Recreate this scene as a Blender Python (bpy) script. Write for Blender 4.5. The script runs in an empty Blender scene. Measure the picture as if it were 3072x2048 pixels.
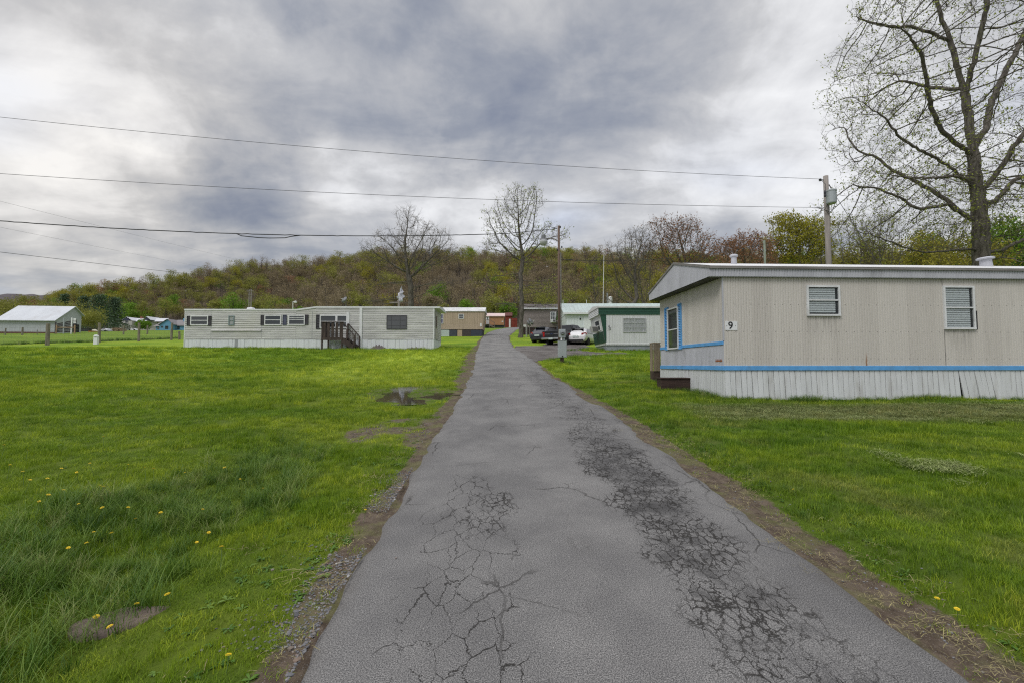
import bpy, math, random
import numpy as np
from mathutils import Vector, Matrix
R = math.radians
SC = bpy.context.scene
COL = SC.collection

# ------------------------------------------------------------------ camera
F = 1365.0; TH = math.atan(68.5 / F); SN = math.sin(TH); CS = math.cos(TH); EYE = 1.79
cd = bpy.data.cameras.new('camera'); cam = bpy.data.objects.new('camera', cd); COL.objects.link(cam)
cd.sensor_width = 36.0; cd.lens = 36.0 * F / 3072.0; cd.clip_start = 0.05; cd.clip_end = 6000
cam.location = (0, 0, EYE); cam.rotation_euler = (math.pi / 2 + TH, 0, 0)
SC.camera = cam

def ray(px, py):
    u = (px - 1536) / F; v = (1024 - py) / F; d = CS - SN * v
    return u / d, (SN + CS * v) / d
def at(px, py, Y):
    a, b = ray(px, py); return Vector((a * Y, Y, EYE + b * Y))
def vdir(px, py):
    a, b = ray(px, py); return Vector((a, 1, b)).normalized()

# ------------------------------------------------------------------ node helper
class NT:
    def __init__(s, tree): s.t = tree; s.t.nodes.clear()
    def n(s, typ, props=None, **inp):
        nd = s.t.nodes.new(typ)
        for k, v in (props or {}).items(): setattr(nd, k, v)
        for k, v in inp.items():
            key = int(k[1:]) if k[0] == 'i' and k[1:].isdigit() else k.replace('_', ' ')
            s.set(nd.inputs[key], v)
        return nd
    def set(s, sock, v):
        if hasattr(v, 'is_output') or isinstance(v, bpy.types.NodeSocket): s.t.links.new(v, sock)
        elif isinstance(v, (tuple, list)):
            if sock.type == 'RGBA' and len(v) == 3: v = (*v, 1)
            sock.default_value = v
        else: sock.default_value = v
    def m(s, op, a, b=0.0, c=0.0, clamp=False):
        nd = s.n('ShaderNodeMath', {'operation': op, 'use_clamp': clamp}); s.set(nd.inputs[0], a); s.set(nd.inputs[1], b); s.set(nd.inputs[2], c)
        return nd.outputs[0]
    def vm(s, op, a, b=(0, 0, 0)):
        nd = s.n('ShaderNodeVectorMath', {'operation': op}); s.set(nd.inputs[0], a)
        if op == 'SCALE': s.set(nd.inputs['Scale'], b)
        else: s.set(nd.inputs[1], b)
        return nd.outputs['Value'] if op in ('DOT_PRODUCT', 'LENGTH') else nd.outputs[0]
    def mr(s, v, a, b, c=0.0, d=1.0, smooth=True):
        nd = s.n('ShaderNodeMapRange', {'interpolation_type': 'SMOOTHSTEP' if smooth else 'LINEAR'})
        for i, x in enumerate((v, a, b, c, d)): s.set(nd.inputs[i], x)
        return nd.outputs[0]
    def mix(s, f, a, b, mode='MIX'):
        nd = s.n('ShaderNodeMix', {'data_type': 'RGBA', 'blend_type': mode, 'clamp_factor': True})
        s.set(nd.inputs[0], f); s.set(nd.inputs[6], a); s.set(nd.inputs[7], b); return nd.outputs[2]
    def noise(s, vec, scale, detail=4, rough=.55, dist=0.0, col=False):
        nd = s.n('ShaderNodeTexNoise', Scale=scale, Detail=detail, Roughness=rough, Distortion=dist)
        if vec is not None: s.set(nd.inputs['Vector'], vec)
        return nd.outputs['Color' if col else 'Fac']
    def voro(s, vec, scale, feature='F1', out='Distance', rnd=1.0):
        nd = s.n('ShaderNodeTexVoronoi', {'feature': feature}, Scale=scale, Randomness=rnd)
        if vec is not None: s.set(nd.inputs['Vector'], vec)
        return nd.outputs[out]
    def ramp(s, f, stops, interp='LINEAR'):
        nd = s.n('ShaderNodeValToRGB'); s.set(nd.inputs[0], f); r = nd.color_ramp; r.interpolation = interp
        while len(r.elements) < len(stops): r.elements.new(.5)
        for e, (p, c) in zip(r.elements, stops): e.position = p; e.color = (*c, 1) if len(c) == 3 else c
        return nd.outputs[0]
    def xyz(s, v):
        nd = s.n('ShaderNodeSeparateXYZ'); s.set(nd.inputs[0], v); return nd.outputs
    def comb(s, x, y, z):
        nd = s.n('ShaderNodeCombineXYZ')
        for i, q in enumerate((x, y, z)): s.set(nd.inputs[i], q)
        return nd.outputs[0]
    def bump(s, h, strength=.5, dist=.02):
        nd = s.n('ShaderNodeBump', Strength=strength, Distance=dist); s.set(nd.inputs['Height'], h); return nd.outputs[0]
    def bsdf(s, color, rough=.7, normal=None, **kw):
        nd = s.n('ShaderNodeBsdfPrincipled'); s.set(nd.inputs['Base Color'], color); s.set(nd.inputs['Roughness'], rough)
        if normal is not None: s.set(nd.inputs['Normal'], normal)
        for k, v in kw.items(): s.set(nd.inputs[k.replace('_', ' ')], v)
        return nd.outputs[0]
    def out(s, sh, typ='ShaderNodeOutputMaterial'): s.t.links.new(sh, s.n(typ).inputs['Surface'])

# ------------------------------------------------------------------ sky: overcast with ragged cloud, over a Nishita base
SUN_EL, SUN_AZ = R(48), R(222)          # azimuth clockwise from +Y: high, behind the camera
w = bpy.data.worlds.new('World'); SC.world = w; w.use_nodes = True
k = NT(w.node_tree)
dirv = k.vm('NORMALIZE', k.n('ShaderNodeTexCoord').outputs['Generated'])
dx, dy, dz = k.xyz(dirv)
den = k.m('ADD', k.m('MAXIMUM', dz, 0.0), .16)
plane = k.comb(k.m('DIVIDE', dx, den), k.m('DIVIDE', dy, den), 0.0)
warp = k.vm('SUBTRACT', k.noise(plane, .9, 4, .55, col=True), (.5, .5, .5))
p2 = k.vm('ADD', plane, k.vm('SCALE', warp, .8))
rot = k.n('ShaderNodeMapping'); k.set(rot.inputs[0], p2); rot.inputs['Rotation'].default_value = (0, 0, R(28)); rot.inputs['Scale'].default_value = (.8, 1.3, 1); rot.inputs['Location'].default_value = (3.1, 1.7, 0)
big = k.noise(rot.outputs[0], 1.15, 8, .52)
fine = k.noise(rot.outputs[0], 3.6, 6, .58)
lum = k.m('ADD', k.m('MULTIPLY', k.m('SUBTRACT', big, .5), 1.75), k.m('MULTIPLY', k.m('SUBTRACT', fine, .5), .40))
# openings and thick banks of this particular sky, by compass direction
wdir = k.vm('NORMALIZE', k.vm('ADD', dirv, k.vm('SCALE', k.vm('SUBTRACT', k.noise(dirv, 4.6, 6, .62, col=True), (.5, .5, .5)), .30)))
BL = [(260, 250, 20, .22), (120, 40, 12, .10), (1090, 270, 11, .26), (820, 300, 10, .08), (2200, 420, 15, .18), (2480, 200, 12, .14), (1380, 660, 8, .30), (1180, 610, 7, .16), (800, 740, 8, .14), (300, 700, 9, .10),
      (150, 600, 8, .10), (60, 760, 10, .04), (1800, 250, 15, -.08), (1500, 420, 10, -.08), (620, 640, 11, -.22), (800, 690, 7, -.16), (330, 560, 8, -.14), (1100, 760, 7, -.08), (640, 460, 11, -.12), (1900, 600, 13, -.06), (1260, 90, 12, -.06), (2900, 560, 14, .20), (500, 830, 10, .05), (1560, 690, 5, .16)]
for px, py, rad, amp in BL:
    d = k.vm('DOT_PRODUCT', wdir, tuple(vdir(px, py)))
    lum = k.m('ADD', lum, k.m('MULTIPLY', k.mr(d, math.cos(R(rad)), 1.0), amp * .85))
lum = k.m('ADD', lum, k.m('MULTIPLY', k.m('SUBTRACT', k.noise(k.vm('MULTIPLY', dirv, (1, 1, 1.35)), 4.4, 8, .58, .25), .5), 1.15))
lum = k.m('ADD', lum, .49)
cloud = k.ramp(lum, [(0.0, (.225, .25, .32)), (.22, (.315, .335, .385)), (.42, (.44, .448, .475)), (.6, (.565, .565, .575)), (.78, (.74, .74, .75)), (1.0, (.90, .90, .905))])
blue = k.mr(k.noise(plane, .7, 3), .5, .75)
cloud = k.mix(k.m('MULTIPLY', k.m('MULTIPLY', blue, k.mr(dz, .55, .25)), .7), cloud, k.mix(1.0, cloud, (.74, .88, 1.18), 'MULTIPLY'))
zen = k.mr(dz, .655, .95, 1.0, 3.5)      # overcast is brighter overhead; extra boost added out of view to light the ground
glow = k.mr(k.vm('DOT_PRODUCT', dirv, tuple(vdir(100, 720))), math.cos(R(30)), 1.0)
cloud = k.mix(k.m('MULTIPLY', glow, .7), cloud, k.mix(1.0, cloud, (1.05, 1.0, .92), 'MULTIPLY'))
cloud = k.vm('SCALE', cloud, zen)
sky = k.n('ShaderNodeTexSky', {'sky_type': 'NISHITA', 'sun_disc': False, 'sun_elevation': SUN_EL, 'sun_rotation': SUN_AZ})
b1 = k.n('ShaderNodeBackground', Strength=.012); k.set(b1.inputs[0], sky.outputs[0])
b2 = k.n('ShaderNodeBackground', Strength=1.0); k.set(b2.inputs[0], cloud)
ad = k.n('ShaderNodeAddShader'); k.set(ad.inputs[0], b1.outputs[0]); k.set(ad.inputs[1], b2.outputs[0])
k.out(ad.outputs[0], 'ShaderNodeOutputWorld')

sl = bpy.data.lights.new('sun', 'SUN'); sl.energy = 1.5; sl.angle = R(22); sl.color = (1, .965, .92)
so = bpy.data.objects.new('sun', sl); COL.objects.link(so); so.location = (0, -20, 60)
sv = Vector((math.sin(SUN_AZ) * math.cos(SUN_EL), math.cos(SUN_AZ) * math.cos(SUN_EL), math.sin(SUN_EL)))
so.rotation_euler = (-sv).to_track_quat('-Z', 'Y').to_euler()
SC.view_settings.view_transform = 'Standard'; SC.view_settings.look = 'None'; SC.view_settings.exposure = 0; SC.view_settings.gamma = 1
try:
    SC.cycles.max_bounces = 6; SC.cycles.transparent_max_bounces = 12; SC.cycles.use_denoising = False; SC.cycles.filter_width = 1.2; SC.cycles.sample_clamp_indirect = 4
except Exception: pass

# ------------------------------------------------------------------ mesh helpers
class MB:
    """collects vertices and faces of ONE mesh"""
    def __init__(s, M=None): s.v = []; s.f = []; s.mi = []; s.M = M; s.cur = 0
    def add(s, vs, fs, M=None):
        o = len(s.v); T = s.M
        for q in vs:
            q = Vector(q)
            if M is not None: q = M @ q
            if T is not None: q = T @ q
            s.v.append(tuple(q))
        for f in fs: s.f.append(tuple(i + o for i in f)); s.mi.append(s.cur)
        return s
    def box(s, x0, x1, y0, y1, z0, z1, M=None):
        return s.add([(x0, y0, z0), (x1, y0, z0), (x1, y1, z0), (x0, y1, z0), (x0, y0, z1), (x1, y0, z1), (x1, y1, z1), (x0, y1, z1)],
                     [(0, 3, 2, 1), (4, 5, 6, 7), (0, 1, 5, 4), (1, 2, 6, 5), (2, 3, 7, 6), (3, 0, 4, 7)], M)
    def prism(s, poly, y0, y1, M=None):                      # polygon in x,z pushed along y
        n = len(poly)
        return s.add([(a, y0, b) for a, b in poly] + [(a, y1, b) for a, b in poly],
                     [tuple(range(n))[::-1], tuple(range(n, 2 * n))] + [(i, (i + 1) % n, n + (i + 1) % n, n + i) for i in range(n)], M)
    def tube(s, pts, rad, k=8, cap=True):
        pts = [Vector(p) for p in pts]; n = len(pts)
        rs = rad if isinstance(rad, (list, tuple)) else [rad] * n
        vs = []; fs = []; nrm = None
        for i, p in enumerate(pts):
            t = (pts[min(i + 1, n - 1)] - pts[max(i - 1, 0)]).normalized()
            a = t.orthogonal().normalized() if nrm is None else (nrm - t * nrm.dot(t)).normalized()
            nrm = a; b = t.cross(a)
            for j in range(k):
                c = 2 * math.pi * j / k; vs.append(p + (a * math.cos(c) + b * math.sin(c)) * rs[i])
        for i in range(n - 1):
            for j in range(k): fs.append((i * k + j, i * k + (j + 1) % k, (i + 1) * k + (j + 1) % k, (i + 1) * k + j))
        if cap: fs += [tuple(range(k))[::-1], tuple(range((n - 1) * k, n * k))]
        return s.add(vs, fs)
    def lathe(s, prof, c, axis='Z', k=16):                   # profile (r, h) about an axis through c
        vs = []; fs = []; n = len(prof)
        for r, h in prof:
            for j in range(k):
                a = 2 * math.pi * j / k; x, y = r * math.cos(a), r * math.sin(a)
                q = {'Z': (x, y, h), 'Y': (x, h, y), 'X': (h, x, y)}[axis]
                vs.append((q[0] + c[0], q[1] + c[1], q[2] + c[2]))
        for i in range(n - 1):
            for j in range(k): fs.append((i * k + j, i * k + (j + 1) % k, (i + 1) * k + (j + 1) % k, (i + 1) * k + j))
        fs += [tuple(range(k))[::-1], tuple(range((n - 1) * k, n * k))]
        return s.add(vs, fs)
    def sheet(s, prof, ext, fn):                             # profile list -> strip of quads; fn(profpoint, e)
        vs = []
        for p in prof: vs += [fn(p, ext[0]), fn(p, ext[1])]
        return s.add(vs, [(2 * i, 2 * i + 2, 2 * i + 3, 2 * i + 1) for i in range(len(prof) - 1)])
    def build(s, name, mat, parent=None, smooth=False, bevel=0):
        me = bpy.data.meshes.new(name); me.from_pydata(s.v, [], s.f)
        for m_ in (mat if isinstance(mat, (list, tuple)) else [mat]): me.materials.append(m_)
        if any(s.mi): me.polygons.foreach_set('material_index', s.mi)
        if smooth: me.polygons.foreach_set('use_smooth', [True] * len(s.f))
        me.update()
        o = bpy.data.objects.new(name, me); COL.objects.link(o)
        if parent is not None: o.parent = parent
        if bevel:
            b = o.modifiers.new('bevel', 'BEVEL'); b.width = bevel; b.segments = 2; b.limit_method = 'ANGLE'
        return o
def tag(o, label=None, cat=None, group=None, kind=None):
    if label: o['label'] = label
    if cat: o['category'] = cat
    if group: o['group'] = group
    if kind: o['kind'] = kind
    return o
def empty(name, loc, rz=0.0, **kw):
    o = bpy.data.objects.new(name, None); COL.objects.link(o); o.location = loc; o.rotation_euler = (0, 0, rz); o.empty_display_size = .2
    return tag(o, **kw)
def mesh_np(name, V, Fc, mats, parent=None, mi=None, smooth=False):
    """V (n,3), Fc (m,k) arrays"""
    V = np.asarray(V, np.float32); Fc = np.asarray(Fc, np.int32); m_, kk = Fc.shape
    me = bpy.data.meshes.new(name); me.vertices.add(len(V)); me.vertices.foreach_set('co', V.ravel())
    me.loops.add(m_ * kk); me.loops.foreach_set('vertex_index', Fc.ravel())
    me.polygons.add(m_); me.polygons.foreach_set('loop_start', np.arange(0, m_ * kk, kk, dtype=np.int32))
    try: me.polygons.foreach_set('loop_total', np.full(m_, kk, np.int32))
    except Exception: pass
    for q in (mats if isinstance(mats, (list, tuple)) else [mats]): me.materials.append(q)
    if mi is not None: me.polygons.foreach_set('material_index', np.asarray(mi, np.int32))
    if smooth: me.polygons.foreach_set('use_smooth', np.ones(m_, bool))
    me.update(calc_edges=True); me.validate()
    o = bpy.data.objects.new(name, me)
    COL.objects.link(o)
    if parent is not None: o.parent = parent
    return o
def fattr(me, name, arr):
    a = me.attributes.new(name, 'FLOAT', 'POINT'); a.data.foreach_set('value', np.asarray(arr, np.float32))

# ------------------------------------------------------------------ materials
MATS = {}
def mat(name, color, rough=.65, var=.12, scale=6.0, stretch=(1, 1, 1), dirt=None, dirt_amt=0.0, metal=0.0, bump=0.0, spec=.4, rnd=0.0, dscale=None):
    """plain paint / wood / metal with a cloudy variation and, on request, dirt of its own"""
    if name in MATS: return MATS[name]
    m_ = bpy.data.materials.new(name); m_.use_nodes = True; k = NT(m_.node_tree)
    co = k.n('ShaderNodeTexCoord').outputs['Object']
    mp = k.n('ShaderNodeMapping'); k.set(mp.inputs[0], co); mp.inputs['Scale'].default_value = stretch
    nz = k.noise(mp.outputs[0], scale, 6, .6)
    c = k.mix(k.mr(nz, .3, .7), tuple(x * (1 - var) for x in color), tuple(min(1, x * (1 + var)) for x in color))
    if dirt is not None:
        nd = k.noise(mp.outputs[0], dscale or scale * .45, 7, .68, .3)
        c = k.mix(k.m('MULTIPLY', k.mr(nd, .5, .72), dirt_amt), c, dirt)
    if rnd:
        ri = k.n('ShaderNodeObjectInfo').outputs['Random']
        c = k.mix(1.0, c, k.ramp(ri, [(0, (1 - rnd,) * 3), (1, (1 + rnd,) * 3)]), 'MULTIPLY')
    nm = k.bump(nz, bump, .01) if bump else None
    k.out(k.bsdf(c, rough, nm, Metallic=metal, Specular_IOR_Level=spec))
    MATS[name] = m_; return m_
def glass_mat(name, tint=(.03, .035, .04), clear=.0, rough=.04):
    m_ = bpy.data.materials.new(name); m_.use_nodes = True; k = NT(m_.node_tree)
    a = k.bsdf(tint, rough, None, Specular_IOR_Level=.9)
    if clear > 0:
        tr = k.n('ShaderNodeBsdfTransparent', Color=(.95, .96, .96)).outputs[0]
        mx = k.n('ShaderNodeMixShader'); k.set(mx.inputs[0], clear); k.set(mx.inputs[1], a); k.set(mx.inputs[2], tr); a = mx.outputs[0]
    k.out(a); return m_
GLASS = glass_mat('window_glass'); CLEAR = glass_mat('clear_glass', (.05, .06, .06), .9)

# ------------------------------------------------------------------ terrain
PYK = [-40, 0, 11, 21, 35, 45, 54, 75, 108, 150, 230, 430]
PZK = [-2.9, 0, .94, 1.80, 3.0, 4.12, 5.15, 7.3, 10.5, 13.9, 20.0, 34.]
ysd = np.linspace(-40, 430, 2351); zsd = np.interp(ysd, PYK, PZK)
kern = np.hanning(41); kern /= kern.sum(); zsm = np.convolve(np.pad(zsd, 20, 'edge'), kern, 'valid')
zsm[:60] = zsd[:60]; zsm[-60:] = zsd[-60:]
def sm(a, b, v):
    t = np.clip((np.asarray(v, float) - a) / (b - a), 0, 1); return t * t * (3 - 2 * t)
def vnoise(x, y, s, seed=0):
    x = np.asarray(x, float) * s + seed * 17.3; y = np.asarray(y, float) * s + seed * 9.7
    xi = np.floor(x); yi = np.floor(y); fx = x - xi; fy = y - yi; fx = fx * fx * (3 - 2 * fx); fy = fy * fy * (3 - 2 * fy)
    h = lambda a, b: np.modf(np.abs(np.sin(a * 127.1 + b * 311.7 + seed * 13.7) * 43758.5453))[0]
    return (h(xi, yi) * (1 - fx) + h(xi + 1, yi) * fx) * (1 - fy) + (h(xi, yi + 1) * (1 - fx) + h(xi + 1, yi + 1) * fx) * fy
RY = [-30, 2.4, 6, 9, 12.4, 16, 21, 29, 36, 44, 54, 67, 84, 100, 125]
RL = [-1.05, -1.13, -1.25, -1.3, -1.36, -1.5, -1.75, -2.36, -2.7, -3.1, -3.4, -3.5, -2.8, -1.4, 4.0]
RR = [2.34, 2.30, 2.17, 2.05, 1.75, 1.42, 1.3, .75, .15, -.2, -.3, .3, .9, 2.2, 7.5]
roadL = lambda y: np.interp(y, RY, RL)
roadR = lambda y: np.interp(y, RY, RR)
PUD = (-2.55, 11.9, 1.35, 1.45)
G0 = lambda x, y: np.interp(y, ysd, zsm) - 1.0 * sm(25, 75, -np.asarray(x, float)) * sm(48, 85, y) + .15 * sm(8, 28, -np.asarray(x, float)) * sm(18, 34, y) * (1 - sm(48, 70, y))
PUDZ = float(G0(PUD[0], PUD[1] - .1))
def G(x, y):
    x = np.asarray(x, float); y = np.asarray(y, float); z = G0(x, y)
    L, Rr = roadL(y), roadR(y)
    off = np.maximum(np.maximum(L - x, x - Rr), 0)                       # metres outside the asphalt
    near = 1 - sm(40, 70, y)
    rough = (vnoise(x, y, .55, 1) - .5) * .10 + (vnoise(x, y, 1.9, 2) - .5) * .045 + (vnoise(x, y, 5.0, 3) - .5) * .014
    z = z + rough * sm(.15, 1.6, off) * near
    ditch = np.exp(-((x + 2.9 + .12 * (y - 4.0)) / .75) ** 2) * (1 - sm(6.5, 9, y))        # shallow ditch on the left
    z = z - .10 * ditch
    z = z - .05 * np.exp(-((x - Rr - .42) / .3) ** 2) * (1 - sm(8, 13, y))                 # worn dirt groove on the right
    z = z + .07 * np.exp(-((x - Rr - 1.0) / .35) ** 2) * (1 - sm(9, 14, y))
    e = ((x - PUD[0]) / PUD[2]) ** 2 + ((y - PUD[1]) / PUD[3]) ** 2
    pm = 1 - sm(.8, 2.3, e)
    return z * (1 - pm) + (G0(x, y) + (vnoise(x, y, 1.7, 7) - .46) * .13 + (vnoise(x, y, 4.5, 8) - .5) * .07) * pm
def gz(x, y): return float(G(x, y))
def DIRT(x, y):
    """bare ground beside the asphalt, 0..1"""
    x = np.asarray(x, float); y = np.asarray(y, float); L, Rr = roadL(y), roadR(y)
    n = vnoise(x, y, 2.2, 11) * .6 + vnoise(x, y, 6, 12) * .4
    wr = np.interp(y, [0, 3, 5, 9, 12, 16, 22], [.5, .52, .5, .42, .26, .10, .05])
    d = 1 - sm(.55, 1.1, (x - Rr) / (wr * (.75 + .5 * n)))
    d = np.where(x < (L + Rr) / 2, 0, d)
    wl = np.interp(y, [0, 3, 5, 6.2, 7, 9, 10.5, 12.5, 15, 24, 30, 40, 60], [.30, .26, .22, .13, .42, .5, .2, .16, .55, .8, .7, .3, .1])
    dl = 1 - sm(.45, 1.2, (L - x) / (wl * (.55 + .9 * n)))
    dl = np.where(x < (L + Rr) / 2, dl * (.55 + .6 * n), 0)
    e = ((x - PUD[0]) / PUD[2]) ** 2 + ((y - PUD[1]) / PUD[3]) ** 2
    d3 = (1 - sm(.7, 1.3, e)) * .45
    d4 = (1 - sm(.5, 1.3, ((x + 2.15) / .75) ** 2 + ((y - 7.9) / 1.1) ** 2)) * (.05 + .95 * n)
    return np.clip(np.maximum(np.maximum(d, dl), np.maximum(d3, d4)), 0, 1)
DRIVE = [(1.0, 21.6), (1.9, 23.8), (3.2, 25.9), (5.6, 27.2), (7.5, 28.2), (7.2, 29.6), (4.6, 30.8), (4.9, 33.5), (6.1, 36.5), (6.6, 41.5), (3.2, 42.0), (2.6, 38.2), (.4, 37.4), (-.4, 30)]
def LONGG(x, y):
    x = np.asarray(x, float); y = np.asarray(y, float)
    n = vnoise(x, y, 1.6, 21)
    t = np.clip((y - 2.0) / 4.9, 0, 1.0); cx = -4.0 + 1.1 * t; hw = 1.5 - .85 * t
    return (1 - sm(.55, 1.15, np.abs(x - cx) / (hw * (.75 + .5 * n)))) * (1 - sm(6.4, 7.3, y))
# ------------------------------------------------------------------ ground materials
def lawn_color(k, P):
    """colour of the turf by place; shared by the sheet of ground and the blades that grow on it"""
    x, y, z = k.xyz(P)
    flat = k.comb(x, y, 0.0)
    n1 = k.noise(k.vm('MULTIPLY', flat, (.4, 1.15, 1)), .42, 5, .62); n2 = k.noise(flat, 2.3, 5, .62); n3 = k.noise(flat, .11, 3, .5)
    c = k.mix(k.mr(n1, .34, .66), (.112, .205, .009), (.25, .325, .022))
    c = k.mix(k.m('MULTIPLY', k.mr(n2, .5, .78), .4), c, (.23, .265, .05))
    c = k.mix(k.m('MULTIPLY', k.mr(n3, .42, .62), .45), c, (.088, .178, .010))
    right = k.mr(x, .5, 3.0)
    wob = k.m('MULTIPLY', k.m('SUBTRACT', k.noise(flat, .5, 2), .5), 1.6)
    st = k.m('SINE', k.m('MULTIPLY', k.m('ADD', y, k.m('ADD', wob, k.m('MULTIPLY', x, .12))), 5.4))
    near = k.mr(y, 12, 26, 1.0, .3)
    c = k.mix(k.m('MULTIPLY', k.m('MULTIPLY', k.mr(st, -.3, .9), right), k.m('MULTIPLY', near, .62)), c, (.075, .155, .008))
    clip = k.m('MULTIPLY', k.m('MULTIPLY', k.mr(k.m('ADD', y, wob), 8.3, 8.9), k.mr(k.m('ADD', y, wob), 10.5, 9.9)), k.mr(x, 3.0, 4.6))
    c = k.mix(k.m('MULTIPLY', clip, .75), c, (.19, .20, .095))
    pale = k.m('MULTIPLY', k.mr(k.noise(flat, .9, 3), .52, .66), k.m('MULTIPLY', k.mr(x, 2.6, 3.2), k.mr(x, 5.2, 3.6)))
    c = k.mix(k.m('MULTIPLY', pale, .55), c, (.21, .225, .06))
    bright_patch = k.m('MULTIPLY', k.m('MULTIPLY', k.mr(x, -9.0, -7.0), k.mr(x, -1.5, -4.0)), k.m('MULTIPLY', k.mr(y, 13.0, 15.0), k.mr(y, 34, 28)))  # lit-looking patch of lawn; the brightness is painted into the turf colour
    c = k.mix(k.m('MULTIPLY', bright_patch, .95), c, (.28, .37, .035))
    field = k.mr(k.m('ADD', k.m('MULTIPLY', y, .8), k.m('MULTIPLY', x, -.55)), 52, 54)
    c = k.mix(k.m('MULTIPLY', field, .7), c, k.mix(k.mr(n1, .35, .65), (.085, .15, .014), (.135, .195, .028)))
    return c
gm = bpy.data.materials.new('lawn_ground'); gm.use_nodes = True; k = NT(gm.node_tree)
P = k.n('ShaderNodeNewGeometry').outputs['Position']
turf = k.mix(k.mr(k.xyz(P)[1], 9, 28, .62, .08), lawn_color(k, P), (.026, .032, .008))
dn = k.noise(P, 9, 6, .65); dn2 = k.noise(P, 55, 4, .7)
dirt = k.mix(k.mr(dn, .3, .7), (.06, .043, .031), (.135, .105, .078))
dirt = k.mix(k.m('MULTIPLY', k.mr(k.voro(P, 60), .28, .1), .55), dirt, (.24, .225, .21))
dirt = k.mix(k.m('MULTIPLY', k.mr(k.noise(P, 3.1, 5, .65), .44, .62), .6), dirt, (.12, .125, .045))
da = k.n('ShaderNodeAttribute', {'attribute_name': 'dirt'}).outputs['Fac']
dm = k.mr(k.m('ADD', da, k.m('MULTIPLY', k.m('SUBTRACT', dn, .5), .8)), .38, .62)
col = k.mix(dm, turf, dirt)
x, y, z = k.xyz(P)
dist = k.mr(y, 4, 30, 1.0, .35)
h = k.m('ADD', k.m('MULTIPLY', k.noise(k.comb(x, y, 0), 14, 5, .7), .6), k.m('MULTIPLY', dn2, .25))
k.out(k.bsdf(col, .9, k.bump(h, .8, .06), Specular_IOR_Level=.15))
LAWN = gm

rm = bpy.data.materials.new('old_asphalt'); rm.use_nodes = True; k = NT(rm.node_tree)
geo = k.n('ShaderNodeNewGeometry'); P = geo.outputs['Position']
lat = k.n('ShaderNodeAttribute', {'attribute_name': 'lat'}).outputs['Fac']       # metres right of the centre line
x, y, z = k.xyz(P)
flat = k.comb(x, y, 0.0)
def gauss(v, cen, wid): return k.mr(k.m('ABSOLUTE', k.m('SUBTRACT', v, cen)), wid, wid * .25)
mid = k.noise(flat, 1.1, 5, .6); grit = k.noise(flat, 150, 3, .75); grit2 = k.noise(flat, 62, 4, .72)
c = k.mix(k.mr(mid, .3, .7), (.122, .120, .120), (.178, .175, .172))
c = k.mix(k.mr(grit, .36, .66), k.mix(1.0, c, (.28, .28, .285), 'MULTIPLY'), k.mix(1.0, c, (1.75, 1.73, 1.70), 'MULTIPLY'))
c = k.mix(k.m('MULTIPLY', k.mr(grit2, .5, .66), .55), c, (.06, .06, .062))
c = k.mix(k.m('MULTIPLY', k.mr(k.noise(flat, 60, 2, .5), .70, .74), .8), c, (.36, .35, .33))     # pale stones in the mix
wear = k.m('MULTIPLY', k.mr(y, 17, 24), k.mr(k.noise(flat, .8, 5, .65), .38, .62))
c = k.mix(k.m('MULTIPLY', wear, .6), c, (.21, .205, .195))
trk = k.m('MAXIMUM', gauss(k.m('ADD', lat, k.m('MULTIPLY', k.m('SUBTRACT', k.noise(flat, .4, 3), .5), .5)), 0.05, .55), 0.0)
c = k.mix(k.m('MULTIPLY', trk, .35), c, k.mix(1.0, c, (1.22, 1.21, 1.2), 'MULTIPLY'))
c = k.mix(k.m('MULTIPLY', k.mr(k.noise(k.vm('MULTIPLY', flat, (1.6, .5, 1)), 1.7, 6, .7), .54, .72), .5), c, k.mix(1.0, c, (.6, .59, .58), 'MULTIPLY'))
# wheel tracks: crazed, with dark open cracks
wv = k.vm('SCALE', k.vm('SUBTRACT', k.noise(flat, 4.5, 5, .65, col=True), (.5, .5, .5)), .15)
pw = k.vm('ADD', flat, wv)
sc1 = k.vm('MULTIPLY', pw, (1.0, .52, 1.0)); wid = k.m('ADD', .35, k.m('MULTIPLY', k.mr(k.noise(flat, 2.7, 4, .6), .35, .68), 1.3))
lw = k.m('ADD', lat, k.m('MULTIPLY', k.m('SUBTRACT', k.noise(flat, .95, 6, .65), .5), 1.0))
rt = k.m('MULTIPLY', gauss(lw, .88, .74), k.mr(y, 23, 15))                        # right track
rt = k.m('MULTIPLY', rt, k.m('ADD', .68, k.m('MULTIPLY', k.mr(k.m('ABSOLUTE', k.m('SUBTRACT', y, 5.0)), 3.6, .6), .42)))
lt = k.m('MULTIPLY', gauss(lw, -.92, .62), k.mr(y, 6.4, 4.4))                     # left track, near only
ltb = k.m('MULTIPLY', gauss(lw, -.75, .35), k.mr(k.m('ABSOLUTE', k.m('SUBTRACT', y, 4.3)), .9, .2))
crk1 = k.m('DIVIDE', k.voro(sc1, 15.0, 'DISTANCE_TO_EDGE'), wid); crk2 = k.m('DIVIDE', k.voro(sc1, 6.4, 'DISTANCE_TO_EDGE'), wid); crk3 = k.voro(pw, 1.0, 'DISTANCE_TO_EDGE')
brk = k.noise(flat, 2.6, 6, .72)
l1 = k.m('MULTIPLY', k.mr(crk1, .068, .008), k.mr(k.m('ADD', k.m('MAXIMUM', rt, ltb), k.m('MULTIPLY', k.m('SUBTRACT', brk, .5), 1.8)), .42, .9))
l2 = k.m('MULTIPLY', k.mr(crk2, .017, .002), k.mr(k.m('ADD', k.m('MAXIMUM', k.m('MULTIPLY', lt, 1.1), k.m('MULTIPLY', rt, .9)), k.m('MULTIPLY', k.m('SUBTRACT', brk, .5), 2.4)), .5, .85))
l3 = k.m('MULTIPLY', k.mr(crk3, .010, .002), k.mr(k.noise(flat, .6, 3), .50, .60))
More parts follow.
